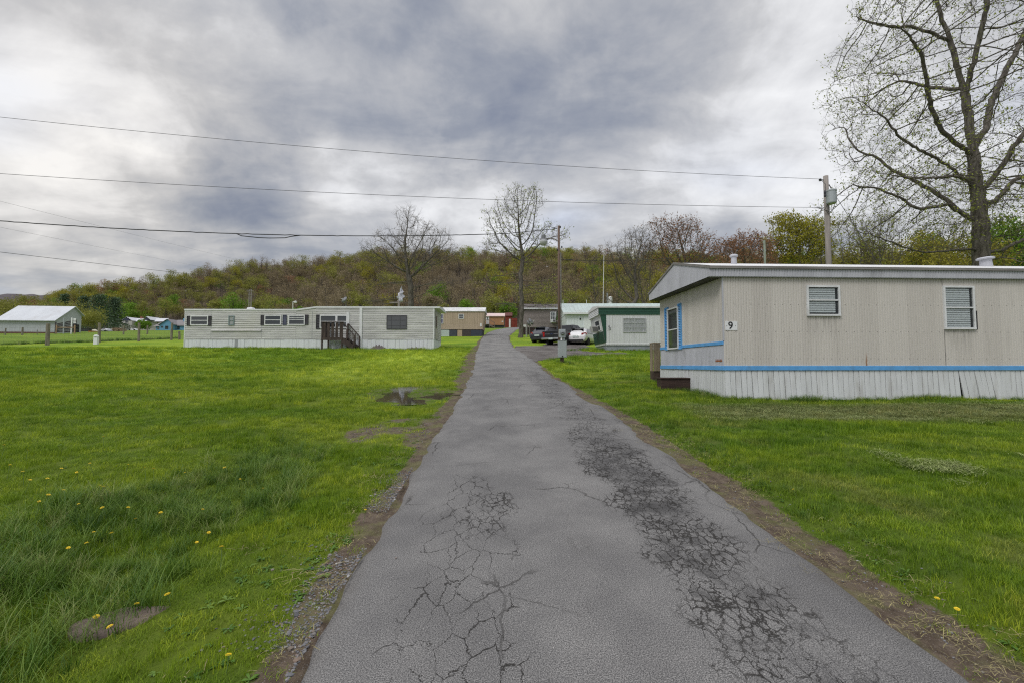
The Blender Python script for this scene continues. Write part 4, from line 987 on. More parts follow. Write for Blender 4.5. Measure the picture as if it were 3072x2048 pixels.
def numeral(txt, M, x, z, size, m_, parent, out=-.016):
    c = bpy.data.curves.new('numeral', 'FONT'); c.body = txt; c.size = size; c.extrude = .003; c.offset = size * .012; c.align_x = 'CENTER'; c.align_y = 'CENTER'
    o = bpy.data.objects.new('numeral', c); COL.objects.link(o); c.materials.append(m_); me = bpy.data.meshes.new_from_object(o); me.name = 'numeral'; bpy.data.objects.remove(o); o = bpy.data.objects.new('numeral', me); COL.objects.link(o); o.parent = parent
    if not len(me.materials): me.materials.append(m_)
    o.matrix_local = M @ Matrix.Translation((x, out, z)) @ Matrix.Rotation(math.pi / 2, 4, 'X'); return o
BLACK = mat('black_paint', (.012, .012, .013), .5, .1)
BLUE = mat('blue_trim_paint', (.10, .33, .66), .45, .10, dirt=(.10, .16, .22), dirt_amt=.35)

# ---- home 9, beige with blue trim
H9 = Home('mobile_home', 2171, 11.0, .043, at(2171, 1108.6, 11.0).z, label='beige corrugated mobile home number 9 with sky blue trim at the right', cat='mobile home')
c6 = lambda x, y: (1900 + x / 3.408, 760 + y / 3.408); c7 = lambda x, y: (2400 + x / 3.135, 740 + y / 3.135)
rust_u = H9.W(*c7(622, 1050))[0]
wm9 = bpy.data.materials.new('beige_metal_siding'); wm9.use_nodes = True; k = NT(wm9.node_tree)
co = k.n('ShaderNodeTexCoord').outputs['Object']; x, y, z = k.xyz(co)
pan = k.noise(k.comb(k.m('MULTIPLY', k.m('FLOOR', k.m('MULTIPLY', x, 4.1)), 3.7), k.m('MULTIPLY', k.m('FLOOR', k.m('MULTIPLY', y, 4.1)), 3.7), 0.5), 1.3, 2)
c = k.mix(k.mr(pan, .3, .7), (.49, .462, .425), (.55, .522, .482))
vst = k.noise(k.comb(k.m('MULTIPLY', x, 5), k.m('MULTIPLY', y, 5), k.m('MULTIPLY', z, .5)), 1.6, 5, .6)
c = k.mix(k.m('MULTIPLY', k.mr(vst, .5, .78), .3), c, (.33, .31, .285))
for pxa, pxb, pyb in ((2418, 2520, 949), (2825, 2925, 989)):
    ua_, ub_ = H9.W(pxa, pyb)[0], H9.W(pxb, pyb)[0]; wz_ = H9.W(pxa, pyb)[1]
    inx = k.m('MULTIPLY', k.mr(x, ua_ - .05, ua_ + .08), k.mr(x, ub_ + .05, ub_ - .08))
    c = k.mix(k.m('MULTIPLY', k.m('MULTIPLY', inx, k.mr(z, wz_ - .75, wz_ - .05)), k.m('MULTIPLY', k.mr(k.noise(k.comb(k.m('MULTIPLY', x, 9), 0, k.m('MULTIPLY', z, .6)), 1.8, 4), .38, .7), k.m('MULTIPLY', k.m('LESS_THAN', z, wz_), .55))), c, (.23, .215, .195))
rib = k.m('SINE', k.m('MULTIPLY', x, 2 * math.pi / .066))
rs = k.m('MULTIPLY', k.mr(k.m('ABSOLUTE', k.m('ADD', k.m('SUBTRACT', x, rust_u), k.m('MULTIPLY', k.m('SUBTRACT', k.noise(co, 14, 3), .5), .05))), .035, .005), k.mr(z, .48, .18))
c = k.mix(k.m('MULTIPLY', rs, .9), c, (.25, .10, .025))
# rows of screw heads
fx_ = k.m('SUBTRACT', k.m('FRACT', k.m('DIVIDE', x, .198)), .5); fz = None
dots = 0.0
for zz in (.27 - .0, .92, 1.80 - .22):
    d = k.m('SQRT', k.m('ADD', k.m('POWER', k.m('MULTIPLY', fx_, .198), 2.0), k.m('POWER', k.m('SUBTRACT', z, zz), 2.0))); dots = k.m('MAXIMUM', dots, k.mr(d, .016, .006))
c = k.mix(k.m('MULTIPLY', dots, .75), c, (.10, .09, .08))
k.out(k.bsdf(c, .5, None, Specular_IOR_Level=.35))
VIOL = mat('grey_lilac_metal', (.43, .435, .475), .5, .07, 3, (1, 1, .3), dirt=(.22, .22, .23), dirt_amt=.5, dscale=2.2)
SKRT = mat('white_skirt_metal', (.60, .615, .625), .5, .06, 2, (3, 3, .5), dirt=(.36, .35, .33), dirt_amt=.55, dscale=1.6)
ROOFW = mat('white_roof_coating', (.60, .60, .60), .6, .06, 2, dirt=(.33, .32, .30), dirt_amt=.5)
GUT = mat('weathered_shaded_gutter', (.20, .19, .18), .55, .2, 4, (.3, 1, 4), dirt=(.10, .085, .07), dirt_amt=.8)  # weathered metal, colour darkened further in place of the eave's shadow gap
RUST = mat('rusty_brown_steel', (.085, .035, .022), .75, .35, 14)
L9, W9 = 17.5, 4.12; H9.off = .014
mb = MB(); ribs(mb, 0, L9, .10, 2.235, .066, .012); ribs(mb, 0, W9, .69, 2.235, .075, .012, LEFT(0))
mb.box(.02, L9, .02, W9, .0, 2.23); mb.build('wall', wm9, H9.root)
mb = MB(); ribs(mb, 0, W9, .10, .60, .075, .012, LEFT(0), y=-.004); tag(mb.build('lower_panel', VIOL, H9.root), 'grey lilac lower panel of the end wall')
mb = MB(); mb.box(-.035, L9, -.035, .0, -.008, .10)
mb.box(-.034, .0, 0, W9, -.008, .10); mb.box(-.032, .0, -.004, W9, .605, .69); mb.build('trim_strip', BLUE, H9.root, bevel=.006)
MB().box(-.018, .012, -.018, .012, .70, 2.23).build('corner_trim', VIOL, H9.root)
rng9 = random.Random(2); gu = H9.W(*c7(1485, 1200))[0]
mb = MB(); bt = -.93
def spanel(mb, x, w_, M, lean=0.0, rot=0.0, y=-.004):
    yo = y + rng9.uniform(-.005, .002); a = .006
    pts = [(x + a, 0), (x + w_ * .5, -.002), (x + w_ - a, 0)]
    vs = []
    for q, dpt in pts + [(x + w_ - a, .012)]:
        for zz in (bt, -.008): vs.append((q + rot * (-.008 - zz), yo + dpt - lean * (-zz), zz))
    vs = [(x + a + rot * (-.008 - zz), yo + .014, zz) for zz in (bt, -.008)] + vs
    mb.add(vs, [(2 * i, 2 * i + 2, 2 * i + 3, 2 * i + 1) for i in range(len(vs) // 2 - 1)], M)
u = 0.0
while u < L9:
    if not (gu < u + .135 < gu + .16 and False): spanel(mb, u, .134, None, rng9.uniform(0, .05), .15 if gu - .02 < u < gu + 1.1 else .012 + .02 * math.sin(u * 1.3) + rng9.uniform(-.003, .003))
    u += .134
v = 0.0
while v < W9: spanel(mb, v, .1, LEFT(0)); v += .1
mb.build('skirting', SKRT, H9.root); MB().box(.05, L9, .04, W9 - .04, -1.0, -.001).build('underfloor', DARK, H9.root)
# roof with end overhang, gable and corrugated eave band
ov = -.335; rise = .56
mb = MB(); ribs(mb, ov, L9, 2.25, 2.435, .066, .012, None, y=-.085); mb.box(ov, L9, -.083, .0, 2.238, 2.44)
mb.build('eave_band', VIOL, H9.root)
mb = MB(); gl = lambda s: 2.25
gh = lambda s: 2.45 + rise * (1 - abs(s - W9 / 2) / (W9 / 2 + .08))
ribs(mb, -.08, W9 + .08, 2.25, 2.5, .085, .010, LEFT(ov - .004), hi=gh); mb.build('gable', VIOL, H9.root)
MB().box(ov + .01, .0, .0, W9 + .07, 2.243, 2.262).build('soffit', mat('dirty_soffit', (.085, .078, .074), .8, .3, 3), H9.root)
mb = MB()
prof = [(-.115, 2.455), (-.115, 2.49), (W9 / 2, 2.49 + rise), (W9 + .115, 2.49), (W9 + .115, 2.455), (W9 / 2, 2.455 + rise)]
mb.add([(ov - .02, a, b) for a, b in prof] + [(L9, a, b) for a, b in prof], [tuple(range(6)), tuple(range(6, 12))[::-1]] + [(i, 6 + i, 6 + (i + 1) % 6, (i + 1) % 6) for i in range(6)])
mb.build('roof', ROOFW, H9.root)
mb = MB(); mb.box(ov - .03, L9, -.135, -.09, 2.437, 2.478); mb.box(ov - .03, L9, -.128, -.088, 2.480, 2.50)
for sgn in (0, 1):
    a0, a1 = (-.125, W9 / 2) if not sgn else (W9 / 2, W9 + .125); z0, z1 = (2.44, 2.44 + rise) if not sgn else (2.44 + rise, 2.44)
    mb.add([(ov - .035, a0, z0), (ov - .035, a1, z1), (ov - .035, a1, z1 + .065), (ov - .035, a0, z0 + .065), (ov - .0, a0, z0), (ov - .0, a1, z1), (ov - .0, a1, z1 + .065), (ov - .0, a0, z0 + .065)], [(0, 1, 2, 3), (0, 4, 5, 1), (3, 2, 6, 7)])
mb.build('gutter', GUT, H9.root)
for (pxa, pxb, pyb, tl, R_) in ((2189, 2215, 800, 0, .11), (2934, 2984, 799, .08, .2)):
    u = H9.W((pxa + pxb) / 2, pyb, 1.7)[0]; zb = 2.49 + rise * 1.7 / (W9 / 2) - .03
    mb = MB(Matrix.Translation((u, 1.7, zb)) @ Matrix.Rotation(-tl, 4, 'Y'))
    mb.lathe([(R_ * .72, 0), (R_ * .66, .22), (R_ * .66, .235), (R_, .24), (R_ * 1.02, .275), (R_ * .8, .30), (.02, .31)], (0, 0, 0)); mb.build('roof_vent', VIOL, H9.root, smooth=False)
a, b = H9.W(*c7(50, 368)), H9.W(*c7(372, 655)); window(H9, FRONT, a[0], b[0], b[1], a[1], WHT, .045, (.52,), blind='slats', glass=CLEAR, drop=.86, proud=.04)
a, b = H9.W(*c7(1330, 372)), H9.W(*c7(1640, 780)); window(H9, FRONT, a[0], b[0], b[1], a[1], WHT, .045, (.5,), blind='slats', glass=CLEAR, proud=.04)
a, b = H9.W(*c7(1642, 605)), H9.W(*c7(1662, 780)); MB().box(a[0], b[0] + .01, -.022, 0, b[1], a[1]).build('torn_flashing', BLACK, H9.root)
a, b = H9.W(*c7(1327, 310)), H9.W(*c7(1370, 1110)); um = (a[0] + b[0]) / 2; MB().box(um - .006, um + .006, -.0165, 0, .10, 2.23).build('seam', GUT, H9.root)
a, b = H9.E(0, *c6(467, 500)), H9.E(0, *c6(366, 960)); window(H9, LEFT(0), a[0], b[0], .60, 1.86, WHT, .04, (.47,), glass=GLASS, proud=.045)
sa, sb = H9.E(0, *c6(500, 700))[0], H9.E(0, *c6(466, 700))[0]; shutter(H9, LEFT(-.014), sa, sb, .58, 1.93, BLUE, 26)
sa, sb = H9.E(0, *c6(366, 700))[0], H9.E(0, *c6(331, 700))[0]; shutter(H9, LEFT(-.014), sa, sb, .58, 1.93, BLUE, 26)
a, b = H9.W(*c6(934, 697)), H9.W(*c6(1060, 787))
PLATE = mat('white_plate', (.70, .71, .72), .4, .03)
np_ = MB().box(a[0], b[0], -.022, -.010, b[1], a[1]).build('number_plate', PLATE, H9.root)
numeral('9', FRONT, (a[0] + b[0]) / 2 - .02, (a[1] + b[1]) / 2, .25, BLACK, np_, -.025)
for q in (.12, .84): x_ = a[0] + (b[0] - a[0]) * q; MB().box(x_ - .007, x_ + .007, -.026, -.02, (a[1] + b[1]) / 2 - .007, (a[1] + b[1]) / 2 + .007).build('screw', GUT, np_)
e0 = H9.E(0, *c6(912, 1103)); e1 = H9.E(0, *c6(846, 1133)); mb = MB(LEFT(0))
for i in range(6):
    t0 = e0[0] + (e1[0] - e0[0]) * i / 6; t1 = e0[0] + (e1[0] - e0[0]) * (i + .75) / 6
    mb.box(t0, t1, -.022, -.012, .20, .235).box(t0 + .01, t1 - .01, -.022, -.012, .24, .26)
mb.build('rust_badge', mat('rust_orange', (.26, .09, .03), .8, .3, 20), H9.root)

# ---- porch rail and step box at the far end of home 9
WOODG = mat('weathered_wood', (.24, .195, .14), .85, .25, 9, (1, 1, .15), dirt=(.09, .08, .07), dirt_amt=.6)
p = at(1966, 1040, 15.3); r = empty('porch_railing', (p.x, 15.3, gz(p.x, 15.3)), .04, label='weathered wooden slat railing standing at the left corner of the beige home', cat='railing')
ztop = at(1966, 1027, 15.3).z - gz(p.x, 15.3); zlow = at(1966, 1112, 15.3).z - gz(p.x, 15.3)
for i in range(5): MB().box(-.06 + i * .047, -.06 + i * .047 + .034, 0, .03, zlow, ztop - .03).build('slat', WOODG, r)
for i in range(2): MB().box(-.075, -.045, .12 + i * .13, .2 + i * .13, zlow, ztop - .03).build('slat', WOODG, r)
MB().box(-.08, .18, -.01, .36, ztop - .03, ztop).build('rail', WOODG, r); MB().box(-.07, .17, .03, .34, -.1, zlow - .002).build('base', mat('dark_wood', (.06, .04, .03), .8, .3), r)
p = at(2031, 1150, 12.9); g0 = gz(4.7, 12.9)
r = empty('step_box', (0, 0, 0), 0, label='low dark brown box step lying in the grass at the end of the beige home', cat='step')
x0, x1 = at(1984, 1150, 12.9).x, at(2094, 1150, 12.9).x; zt = at(2030, 1132, 12.9).z
BRN = mat('dark_brown_boards', (.040, .022, .018), .7, .3, 7, (.3, 1, 3)); MB().box(x0, x1, 12.9, 13.3, g0 - .15, zt - .03).build('body', BRN, r, bevel=.01); MB().box(x0 - .02, x1 + .02, 12.87, 13.33, zt - .028, zt).build('lid', BRN, r)
MB().box(x1 - .06, x1 + .02, 12.86, 12.90, g0 - .1, zt - .03).build('corner_post', RUST, r)

# ---- long grey home on the left
c2 = lambda x, y: (500 + x / 4.704, 840 + y / 4.704); c3 = lambda x, y: (900 + x / 4.704, 840 + y / 4.704)
YL = 34.3
HL = Home('mobile_home', 553, YL, .012, at(900, 1017, YL).z, label='long grey white mobile home with horizontal siding and dark shutters, left of the road', cat='mobile home')
LL = HL.W(*c3(1890, 800))[0]; WL = 3.7; HL.off = .03
lsm = bpy.data.materials.new('grey_lap_siding'); lsm.use_nodes = True; k = NT(lsm.node_tree)
co = k.n('ShaderNodeTexCoord').outputs['Object']; x, y, z = k.xyz(co)
n1 = k.noise(k.comb(k.m('MULTIPLY', x, .25), y, k.m('MULTIPLY', z, 2.5)), 2.2, 5, .65)
c = k.mix(k.mr(n1, .3, .72), (.42, .42, .41), (.63, .63, .61))
lap = k.m('FRACT', k.m('DIVIDE', k.m('SUBTRACT', z, .02), .142))
c = k.mix(k.m('MULTIPLY', k.mr(lap, .28, .02), k.m('MULTIPLY', k.mr(k.noise(k.comb(k.m('MULTIPLY', x, .4), 0, k.m('MULTIPLY', z, 3)), 1.5, 3), .25, .6), .95)), c, (.13, .125, .12))  # dirt streaks under the laps, deepened as shading painted into the colour
c = k.mix(k.m('MULTIPLY', k.mr(k.noise(co, .35, 3), .5, .7), .4), c, (.44, .43, .37))
k.out(k.bsdf(c, .6, None, Specular_IOR_Level=.3))
wt_l = HL.W(*c2(700, 430))[1]; wt_r = HL.W(*c3(1400, 395))[1]
ust = HL.W(*c2(1830, 400))[0]; uen = HL.W(*c2(2110, 400))[0]
mb = MB(); ribs(mb, 0, ust, 0, wt_l, .142, .028, lap=True); ribs(mb, ust, uen, 0, wt_l + .04, .142, .016, lap=True); ribs(mb, uen, LL, 0, wt_r, .142, .028, lap=True)
ribs(mb, 0, WL, 0, wt_r, .142, .016, RIGHT(LL), lap=True); mb.box(.02, LL - .02, .02, WL, 0, wt_l - .03)
mb.add([(ust, 0, wt_l), (uen, 0, wt_l + .0), (uen, 0, wt_r), (ust, .0, wt_l)], [(0, 1, 2)]); mb.build('wall', lsm, HL.root)
mb = MB(); fz_l = wt_l - .02; fz_r = wt_r - .02
ps = [(-.06, fz_l), (ust, fz_l), (uen, fz_r), (LL + .42, fz_r)]
for i in range(3):
    (a, za), (b, zb) = ps[i], ps[i + 1]; t_ = .12
    mb.add([(a, -.05, za), (b, -.05, zb), (b, -.05, zb + t_), (a, -.05, za + t_), (a, WL / 2, za + t_ + .14), (b, WL / 2, zb + t_ + .14), (a, WL + .06, za + t_), (b, WL + .06, zb + t_), (a, WL + .06, za), (b, WL + .06, zb)],
           [(0, 1, 2, 3), (3, 2, 5, 4), (4, 5, 7, 6), (6, 7, 9, 8)] + ([(0, 3, 4, 6, 8), (0, 8, 9, 1)] if i == 0 else [(0, 8, 9, 1)]) + ([(1, 9, 7, 5, 2)] if i == 2 else []))
mb.build('roof', WHT, HL.root)
LSK = mat('pale_skirt_panels', (.64, .66, .69), .5, .07, 3, (4, 1, .3), dirt=(.42, .41, .39), dirt_amt=.45, dscale=1.2)
mb = MB(); rl = random.Random(5); u = 0.0
while u < LL:
    w_ = min(rl.choice((.3, .3, .3, .6)), LL - u); yy = rl.uniform(-.012, .004); mb.box(u + .006, u + w_ - .006, yy, yy + .02, -.95, -.01 + rl.uniform(-.03, 0)); u += w_
mb.box(LL - .02, LL, .02, WL, -.95, -.01); mb.build('skirting', LSK, HL.root)
ua, ub = HL.W(*c2(962, 900))[0], HL.W(*c2(1000, 900))[0]; MB().box(ua, ub, -.026, 0, -.80, -.02).build('access_panel', mat('grey_panel', (.30, .31, .32), .6, .1), HL.root)
mb = MB(); mb.box(.03, LL - .03, .03, WL - .03, -1, -.02); mb.build('underfloor', DARK, HL.root)
MB().box(-.03, .03, -.03, .02, -.75, wt_l).build('corner_trim', WHT, HL.root); MB().box(LL - .05, LL + .02, -.03, .02, 0, wt_r - .03).build('corner_trim', WHT, HL.root)
SHU = mat('dark_shutter', (.022, .022, .026), .6, .2); SHB = mat('blue_grey_shutter', (.05, .06, .10), .6, .2)
def lw(x0, y0, x1, y1, cc=c2, **kw):
    a, b = HL.W(*cc(x0, y0)), HL.W(*cc(x1, y1)); return window(HL, FRONT, a[0], b[0], b[1], a[1], **kw)
def lsh(x0, y0, x1, y1, m_=SHU, cc=c2):
    a, b = HL.W(*cc(x0, y0)), HL.W(*cc(x1, y1)); shutter(HL, Matrix.Translation((0, -.03, 0)), a[0], b[0], b[1], a[1], m_, 8)
lw(343, 505, 588, 640, fmat=WHT, fr=.07, hb=(.5,)); lsh(293, 508, 341, 648); lsh(584, 508, 633, 648)
lw(880, 505, 955, 640, fmat=mat('teal_frame', (.16, .22, .22), .5), fr=.06, glass=CLEAR, blind='curtain')
lw(1386, 497, 1618, 640, fmat=WHT, fr=.07, hb=(.52,)); lsh(1332, 500, 1382, 640); lsh(1643, 497, 1694, 637, SHB)
lw(1722, 497, 1952, 637, fmat=WHT, fr=.07, hb=(.55, .75)); lsh(1952, 492, 2000, 632)
lsh(232, 492, 280, 692, cc=c3); lw(284, 495, 515, 680, c3, fmat=WHT, fr=.08, hb=(.5,)); lw(518, 495, 668, 680, c3, fmat=WHT, fr=.08, hb=(.5,))
lw(1225, 500, 1508, 695, c3, fmat=mat('dark_frame', (.06, .06, .07), .5), fr=.06, hb=(.25, .64), vb=(.25, .67))
a, b = HL.W(*c3(845, 450)), HL.W(*c3(876, 840)); MB().box(a[0], b[0], -.07, 0, -.75, wt_r - .03).build('downpipe', WHT, HL.root)
a, b = HL.W(*c3(662, 455)), HL.W(*c3(696, 770)); MB().box(a[0], b[0], -.06, 0, .45, a[1]).build('door_jamb', WHT, HL.root)
a = HL.W(*c2(628, 720)); b = HL.W(*c2(1335, 720)); mb = MB()
mb.add([(a[0], -.005, a[1] + .12), (b[0], -.005, a[1] + .12), (b[0], -.10, a[1] + .01), (a[0], -.11, a[1] + .01), (b[0], -.02, a[1] - .01), (a[0], -.02, a[1] - .01)], [(0, 1, 2, 3), (3, 2, 4, 5)]); mb.build('loose_siding', lsm, HL.root)
for xx in (628, 1340, 2052): u_ = HL.W(*c2(xx, 700))[0]; MB().box(u_ - .012, u_ + .012, -.02, 0, .0, wt_l - .06).build('seam', mat('grey_panel', (.30, .31, .32)), HL.root)
a = HL.W(*c2(1190, 395), 1.8); mb = MB(); mb.lathe([(.14, 0), (.14, .12), (.30, .14), (.28, .25), (.1, .3)], (a[0], 1.8, wt_l + .15)); mb.build('roof_vent', WHT, HL.root)
sx = HL.E(LL, *c3(1905, 600))[0]; MB(RIGHT(LL + .01)).box(.5, 1.5, -.04, 0, .05, 2.0).build('door', mat('storm_door', (.38, .37, .33), .5), HL.root)
MB(RIGHT(LL + .03)).box(.55, .95, -.05, 0, .9, 1.8).build('window', GLASS, HL.root)
# rubbish slumped against the skirting
for (x0, x1, y0, nm, lab) in ((990, 1205, 905, 'debris_mound', 'larger brown heap of leaves against the grey home skirting'), (1440, 1800, 940, 'debris_mound', 'flat dark heap of dirt at the right end of the grey home skirting')):
    a, b = at(*c3(x0, 965), 34.0), at(*c3(x1, 965), 34.0); zt = at(*c3(x0, y0), 34.0).z; mb = MB(); n = 16; vs = []
    g0 = gz(a.x, 34.0)
    for i in range(n + 1):
        t = i / n; hgt = (zt - g0) * math.sin(math.pi * t) ** .8 * (.8 + .3 * math.sin(i * 2.3))
        vs += [(a.x + (b.x - a.x) * t, 33.75 - .25 * math.sin(math.pi * t), g0 - .05), (a.x + (b.x - a.x) * t, 34.05, g0 + max(hgt, .02)), (a.x + (b.x - a.x) * t, 34.24, g0 + max(hgt * .9, .02))]
    mb.add(vs, [(3 * i + j, 3 * i + j + 3, 3 * i + j + 4, 3 * i + j + 1) for i in range(n) for j in (0, 1)]); tag(mb.build(nm, mat('leaf_litter', (.10, .085, .08), .95, .4, 8), smooth=True), lab, 'debris')
# wooden porch steps
PW = mat('dark_porch_wood', (.055, .040, .034), .85, .35, 7, (1, 1, .2))
a = HL.W(*c3(405, 620)); b = HL.W(*c3(690, 840)); st_end = HL.W(*c3(845, 970))[0]; dz = HL.W(*c3(500, 775))[1]; fl = HL.W(*c3(500, 840))[1]
o = HL.world(0, 0, 0); r = empty('porch_steps', o, HL.rot, label='dark wooden porch with railings and steps at the grey home door', cat='porch')
D0, D1 = -1.35, -.08
MB().box(a[0], b[0], D0, D1, fl, fl + .06).build('deck', PW, r); zt = a[1]
for (nm, xx, yy) in (('post', a[0], D0), ('post', a[0], D1 - .1), ('post', b[0] - .1, D0), ('post', b[0] - .1, D1 - .1)): MB().box(xx, xx + .1, yy, yy + .1, -1.0, zt).build(nm, PW, r)
MB().box(a[0] - .03, b[0] + .03, D0 - .03, D0 + .12, zt, zt + .05).build('rail', PW, r); MB().box(a[0] - .03, a[0] + .12, D0 + .12, D1, zt, zt + .05).build('rail', PW, r)
for i in range(5): MB().box(a[0] + .12 + i * .3, a[0] + .30 + i * .3, D0 + .02, D0 + .045, fl + .06, zt - .02).build('board', PW, r)
for i in range(4): MB().box(a[0] + .02, a[0] + .045, D0 + .15 + i * .28, D0 + .36 + i * .28, fl + .06, zt - .02).build('board', PW, r)
MB().box(a[0], b[0], D0 - .02, D0, fl - .12, fl + .1).build('joist', PW, r)
gl0 = -.72
for i in range(4): x0 = b[0] + .02 + (st_end - b[0]) * i / 4; MB().box(x0, x0 + (st_end - b[0]) / 4 + .04, D0 + .03, D1 - .1, fl - (i + 1) * (fl - gl0) / 4 - .04, fl - (i + 1) * (fl - gl0) / 4 + .02).build('tread', PW, r)
for yy in (D0, D1 - .08):
    MB().prism([(b[0], fl + .1), (st_end, gl0 + .2), (st_end, gl0 - .2), (b[0], fl - .32)], yy, yy + .05).build('stringer', PW, r)
    MB().prism([(b[0] - .02, zt + .05), (st_end + .02, gl0 + .95), (st_end + .02, gl0 + .86), (b[0] - .02, zt - .04)], yy, yy + .06).build('rail', PW, r)
    MB().box(st_end - .06, st_end + .03, yy, yy + .08, gl0 - .3, gl0 + .92).build('post', PW, r)
    for t in (.3, .6): x0 = b[0] + (st_end - b[0]) * t; z0 = fl + (gl0 - fl) * t; MB().box(x0, x0 + .06, yy + .01, yy + .04, z0, z0 + .9).build('baluster', PW, r)

# ---- tan home behind
c4 = lambda x, y: (1300 + x / 5.88, 880 + y / 5.88); c5 = lambda x, y: (1550 + x / 5.227, 840 + y / 5.227)
YT = 53.4
HT = Home('mobile_home', c4(40, 0)[0], YT, .0, at(*c4(500, 637), YT).z, label='tan ribbed mobile home with mixed skirting boards behind the grey home', cat='mobile home')
HT.off = .022
TAN = mat('tan_ribbed_siding', (.40, .315, .235), .6, .10, 3, (3, 3, .2), dirt=(.27, .21, .16), dirt_amt=.6)
lt_ = HT.W(*c4(905, 400))[0]; lb_ = HT.W(*c4(868, 630))[0]; wt = HT.W(*c4(500, 325))[1]; wm_ = HT.W(*c4(500, 550))[1]; rt_ = HT.W(*c4(500, 270))[1]
mb = MB(); le = lambda x: 0 if x <= lb_ else (x - lb_) / (lt_ - lb_) * wt
ribs(mb, 0, lt_, 0, wt, .20, .02, lo=lambda x: max(wm_ if x < lb_ else 0, le(x)))
ribs(mb, 0, lb_ + .05, 0, wm_, .12, .02, lap=True)
mb.add([(lb_, 0, 0), (lt_, 0, wt), (lt_, 3.7, wt), (lb_, 3.7, 0)], [(0, 1, 2, 3)]); mb.box(.02, lb_ - .02, .03, 3.7, 0, wt - .01); mb.build('wall', TAN, HT.root)
mb = MB(); rr = HT.W(*c4(915, 275))[0]; mb.add([(-.3, -.12, wt), (rr, -.12, wt), (rr, -.12, wt + .06), (-.3, -.12, wt + .06), (-.3, 1.85, rt_ + .35), (rr, 1.85, rt_ + .35), (-.3, 3.8, wt + .06), (rr, 3.8, wt + .06), (rr, 3.8, wt), (-.3, 3.8, wt)],
       [(0, 1, 2, 3), (3, 2, 5, 4), (4, 5, 7, 6), (1, 8, 7, 5, 2), (0, 9, 8, 1), (0, 3, 4, 6, 9)]); mb.build('roof', ROOFW, HT.root)
def tw(x0, y0, x1, y1, **kw): a, b = HT.W(*c4(x0, y0)), HT.W(*c4(x1, y1)); window(HT, FRONT, a[0], b[0], b[1], a[1], **kw)
tw(445, 368, 540, 452, fmat=WHT, fr=.06); tw(110, 365, 176, 536, fmat=WHT, fr=.06, glass=mat('violet_curtain', (.10, .09, .18), .7))
a, b = HT.W(*c4(825, 530)), HT.W(*c4(852, 586)); MB().box(a[0], b[0], -.04, 0, b[1], a[1]).build('meter_plate', PLATE, HT.root)
gb = -1.3
for (x0, x1, m_, lab) in ((108, 136, mat('skirt_dark', (.035, .035, .04), .7), 'blackish skirting board'), (138, 280, mat('skirt_mint', (.42, .48, .46), .6), 'pale mint skirting board'), (284, 412, mat('skirt_slate', (.05, .055, .075), .7), 'slate skirting board'),
                          (424, 508, mat('skirt_tan', (.40, .30, .21), .7), 'tan skirting board'), (512, 660, mat('skirt_brown', (.055, .042, .042), .7), 'brown skirting board'), (662, 866, mat('skirt_blueblack', (.04, .045, .07), .7), 'blue black skirting board')):
    a, b = HT.W(*c4(x0, 700))[0], HT.W(*c4(x1, 700))[0]; tag(MB().box(a, b, .02, .06, gb, -.06).build('skirting', m_, HT.root), lab)
MB().box(.4, lb_ - .05, .07, 3.6, -1.3, -.02).build('underfloor', DARK, HT.root)

# ---- orange home at the road's end
YO = 101.0
HO = Home('mobile_home', c4(930, 0)[0], YO, .0, at(*c4(1100, 560), YO).z, label='small orange tan mobile home with pink roof at the far end of the road', cat='mobile home')
OR = mat('orange_siding', (.36, .19, .095), .65, .08, 3)
ul = HO.W(*c4(1245, 500))[0]; wt = HO.W(*c4(1100, 412))[1]; rt_ = HO.W(*c4(1100, 360))[1]
mb = MB(); ribs(mb, -1, ul, 0, wt, .3, .03); mb.box(-1, ul - .03, .03, 3.8, 0, wt - .01); mb.build('wall', OR, HO.root)
mb = MB(); rr = HO.W(*c4(1262, 400))[0]; mb.add([(-1.3, -.3, wt), (rr, -.3, wt), (rr, -.3, wt + .1), (-1.3, -.3, wt + .1), (-1.3, 1.9, rt_ + .3), (rr, 1.9, rt_ + .3), (-1.3, 4.1, wt + .1), (rr, 4.1, wt + .1), (rr, 4.1, wt), (-1.3, 4.1, wt)],
       [(0, 1, 2, 3), (3, 2, 5, 4), (4, 5, 7, 6), (1, 8, 7, 5, 2), (0, 9, 8, 1), (0, 3, 4, 6, 9)]); mb.build('roof', mat('pink_roof', (.55, .42, .40), .6, .06), HO.root)
a, b = HO.W(*c4(930, 412)), HO.W(*c4(985, 470)); d_ = MB().box(a[0], b[0], -.06, 0, -.1, a[1]).build('door', PLATE, HO.root); MB().box(a[0] + .25, b[0] - .25, -.08, -.05, a[1] - .7, a[1] - .15).build('pane', GLASS, d_)
a, b = HO.W(*c4(1205, 488)), HO.W(*c4(1232, 505)); MB().box(a[0], b[0], -.06, 0, b[1], a[1]).build('number_plate', PLATE, HO.root)
MB().box(-.8, ul - .1, .1, 3.6, -2.2, -.01).build('skirting', mat('green_black_skirt', (.02, .03, .028), .8), HO.root)
r = empty('deck_steps', HO.world(0, -2.0, 0), 0, label='weathered deck with side stairs by the orange home door', cat='porch'); GP = mat('grey_deck_wood', (.15, .12, .11), .85, .25)
u0, u1, u2 = HO.W(*c4(905, 0))[0], HO.W(*c4(1000, 0))[0], HO.W(*c4(1092, 0))[0]; dk = HO.W(*c4(950, 555))[1]; tp = HO.W(*c4(950, 480))[1]; gd = HO.W(*c4(1050, 606))[1]
MB().box(u0, u1, 0, 1.9, dk - .12, dk).build('deck', GP, r); MB().box(u0, u1, 0, .08, tp - .1, tp).build('rail', GP, r)
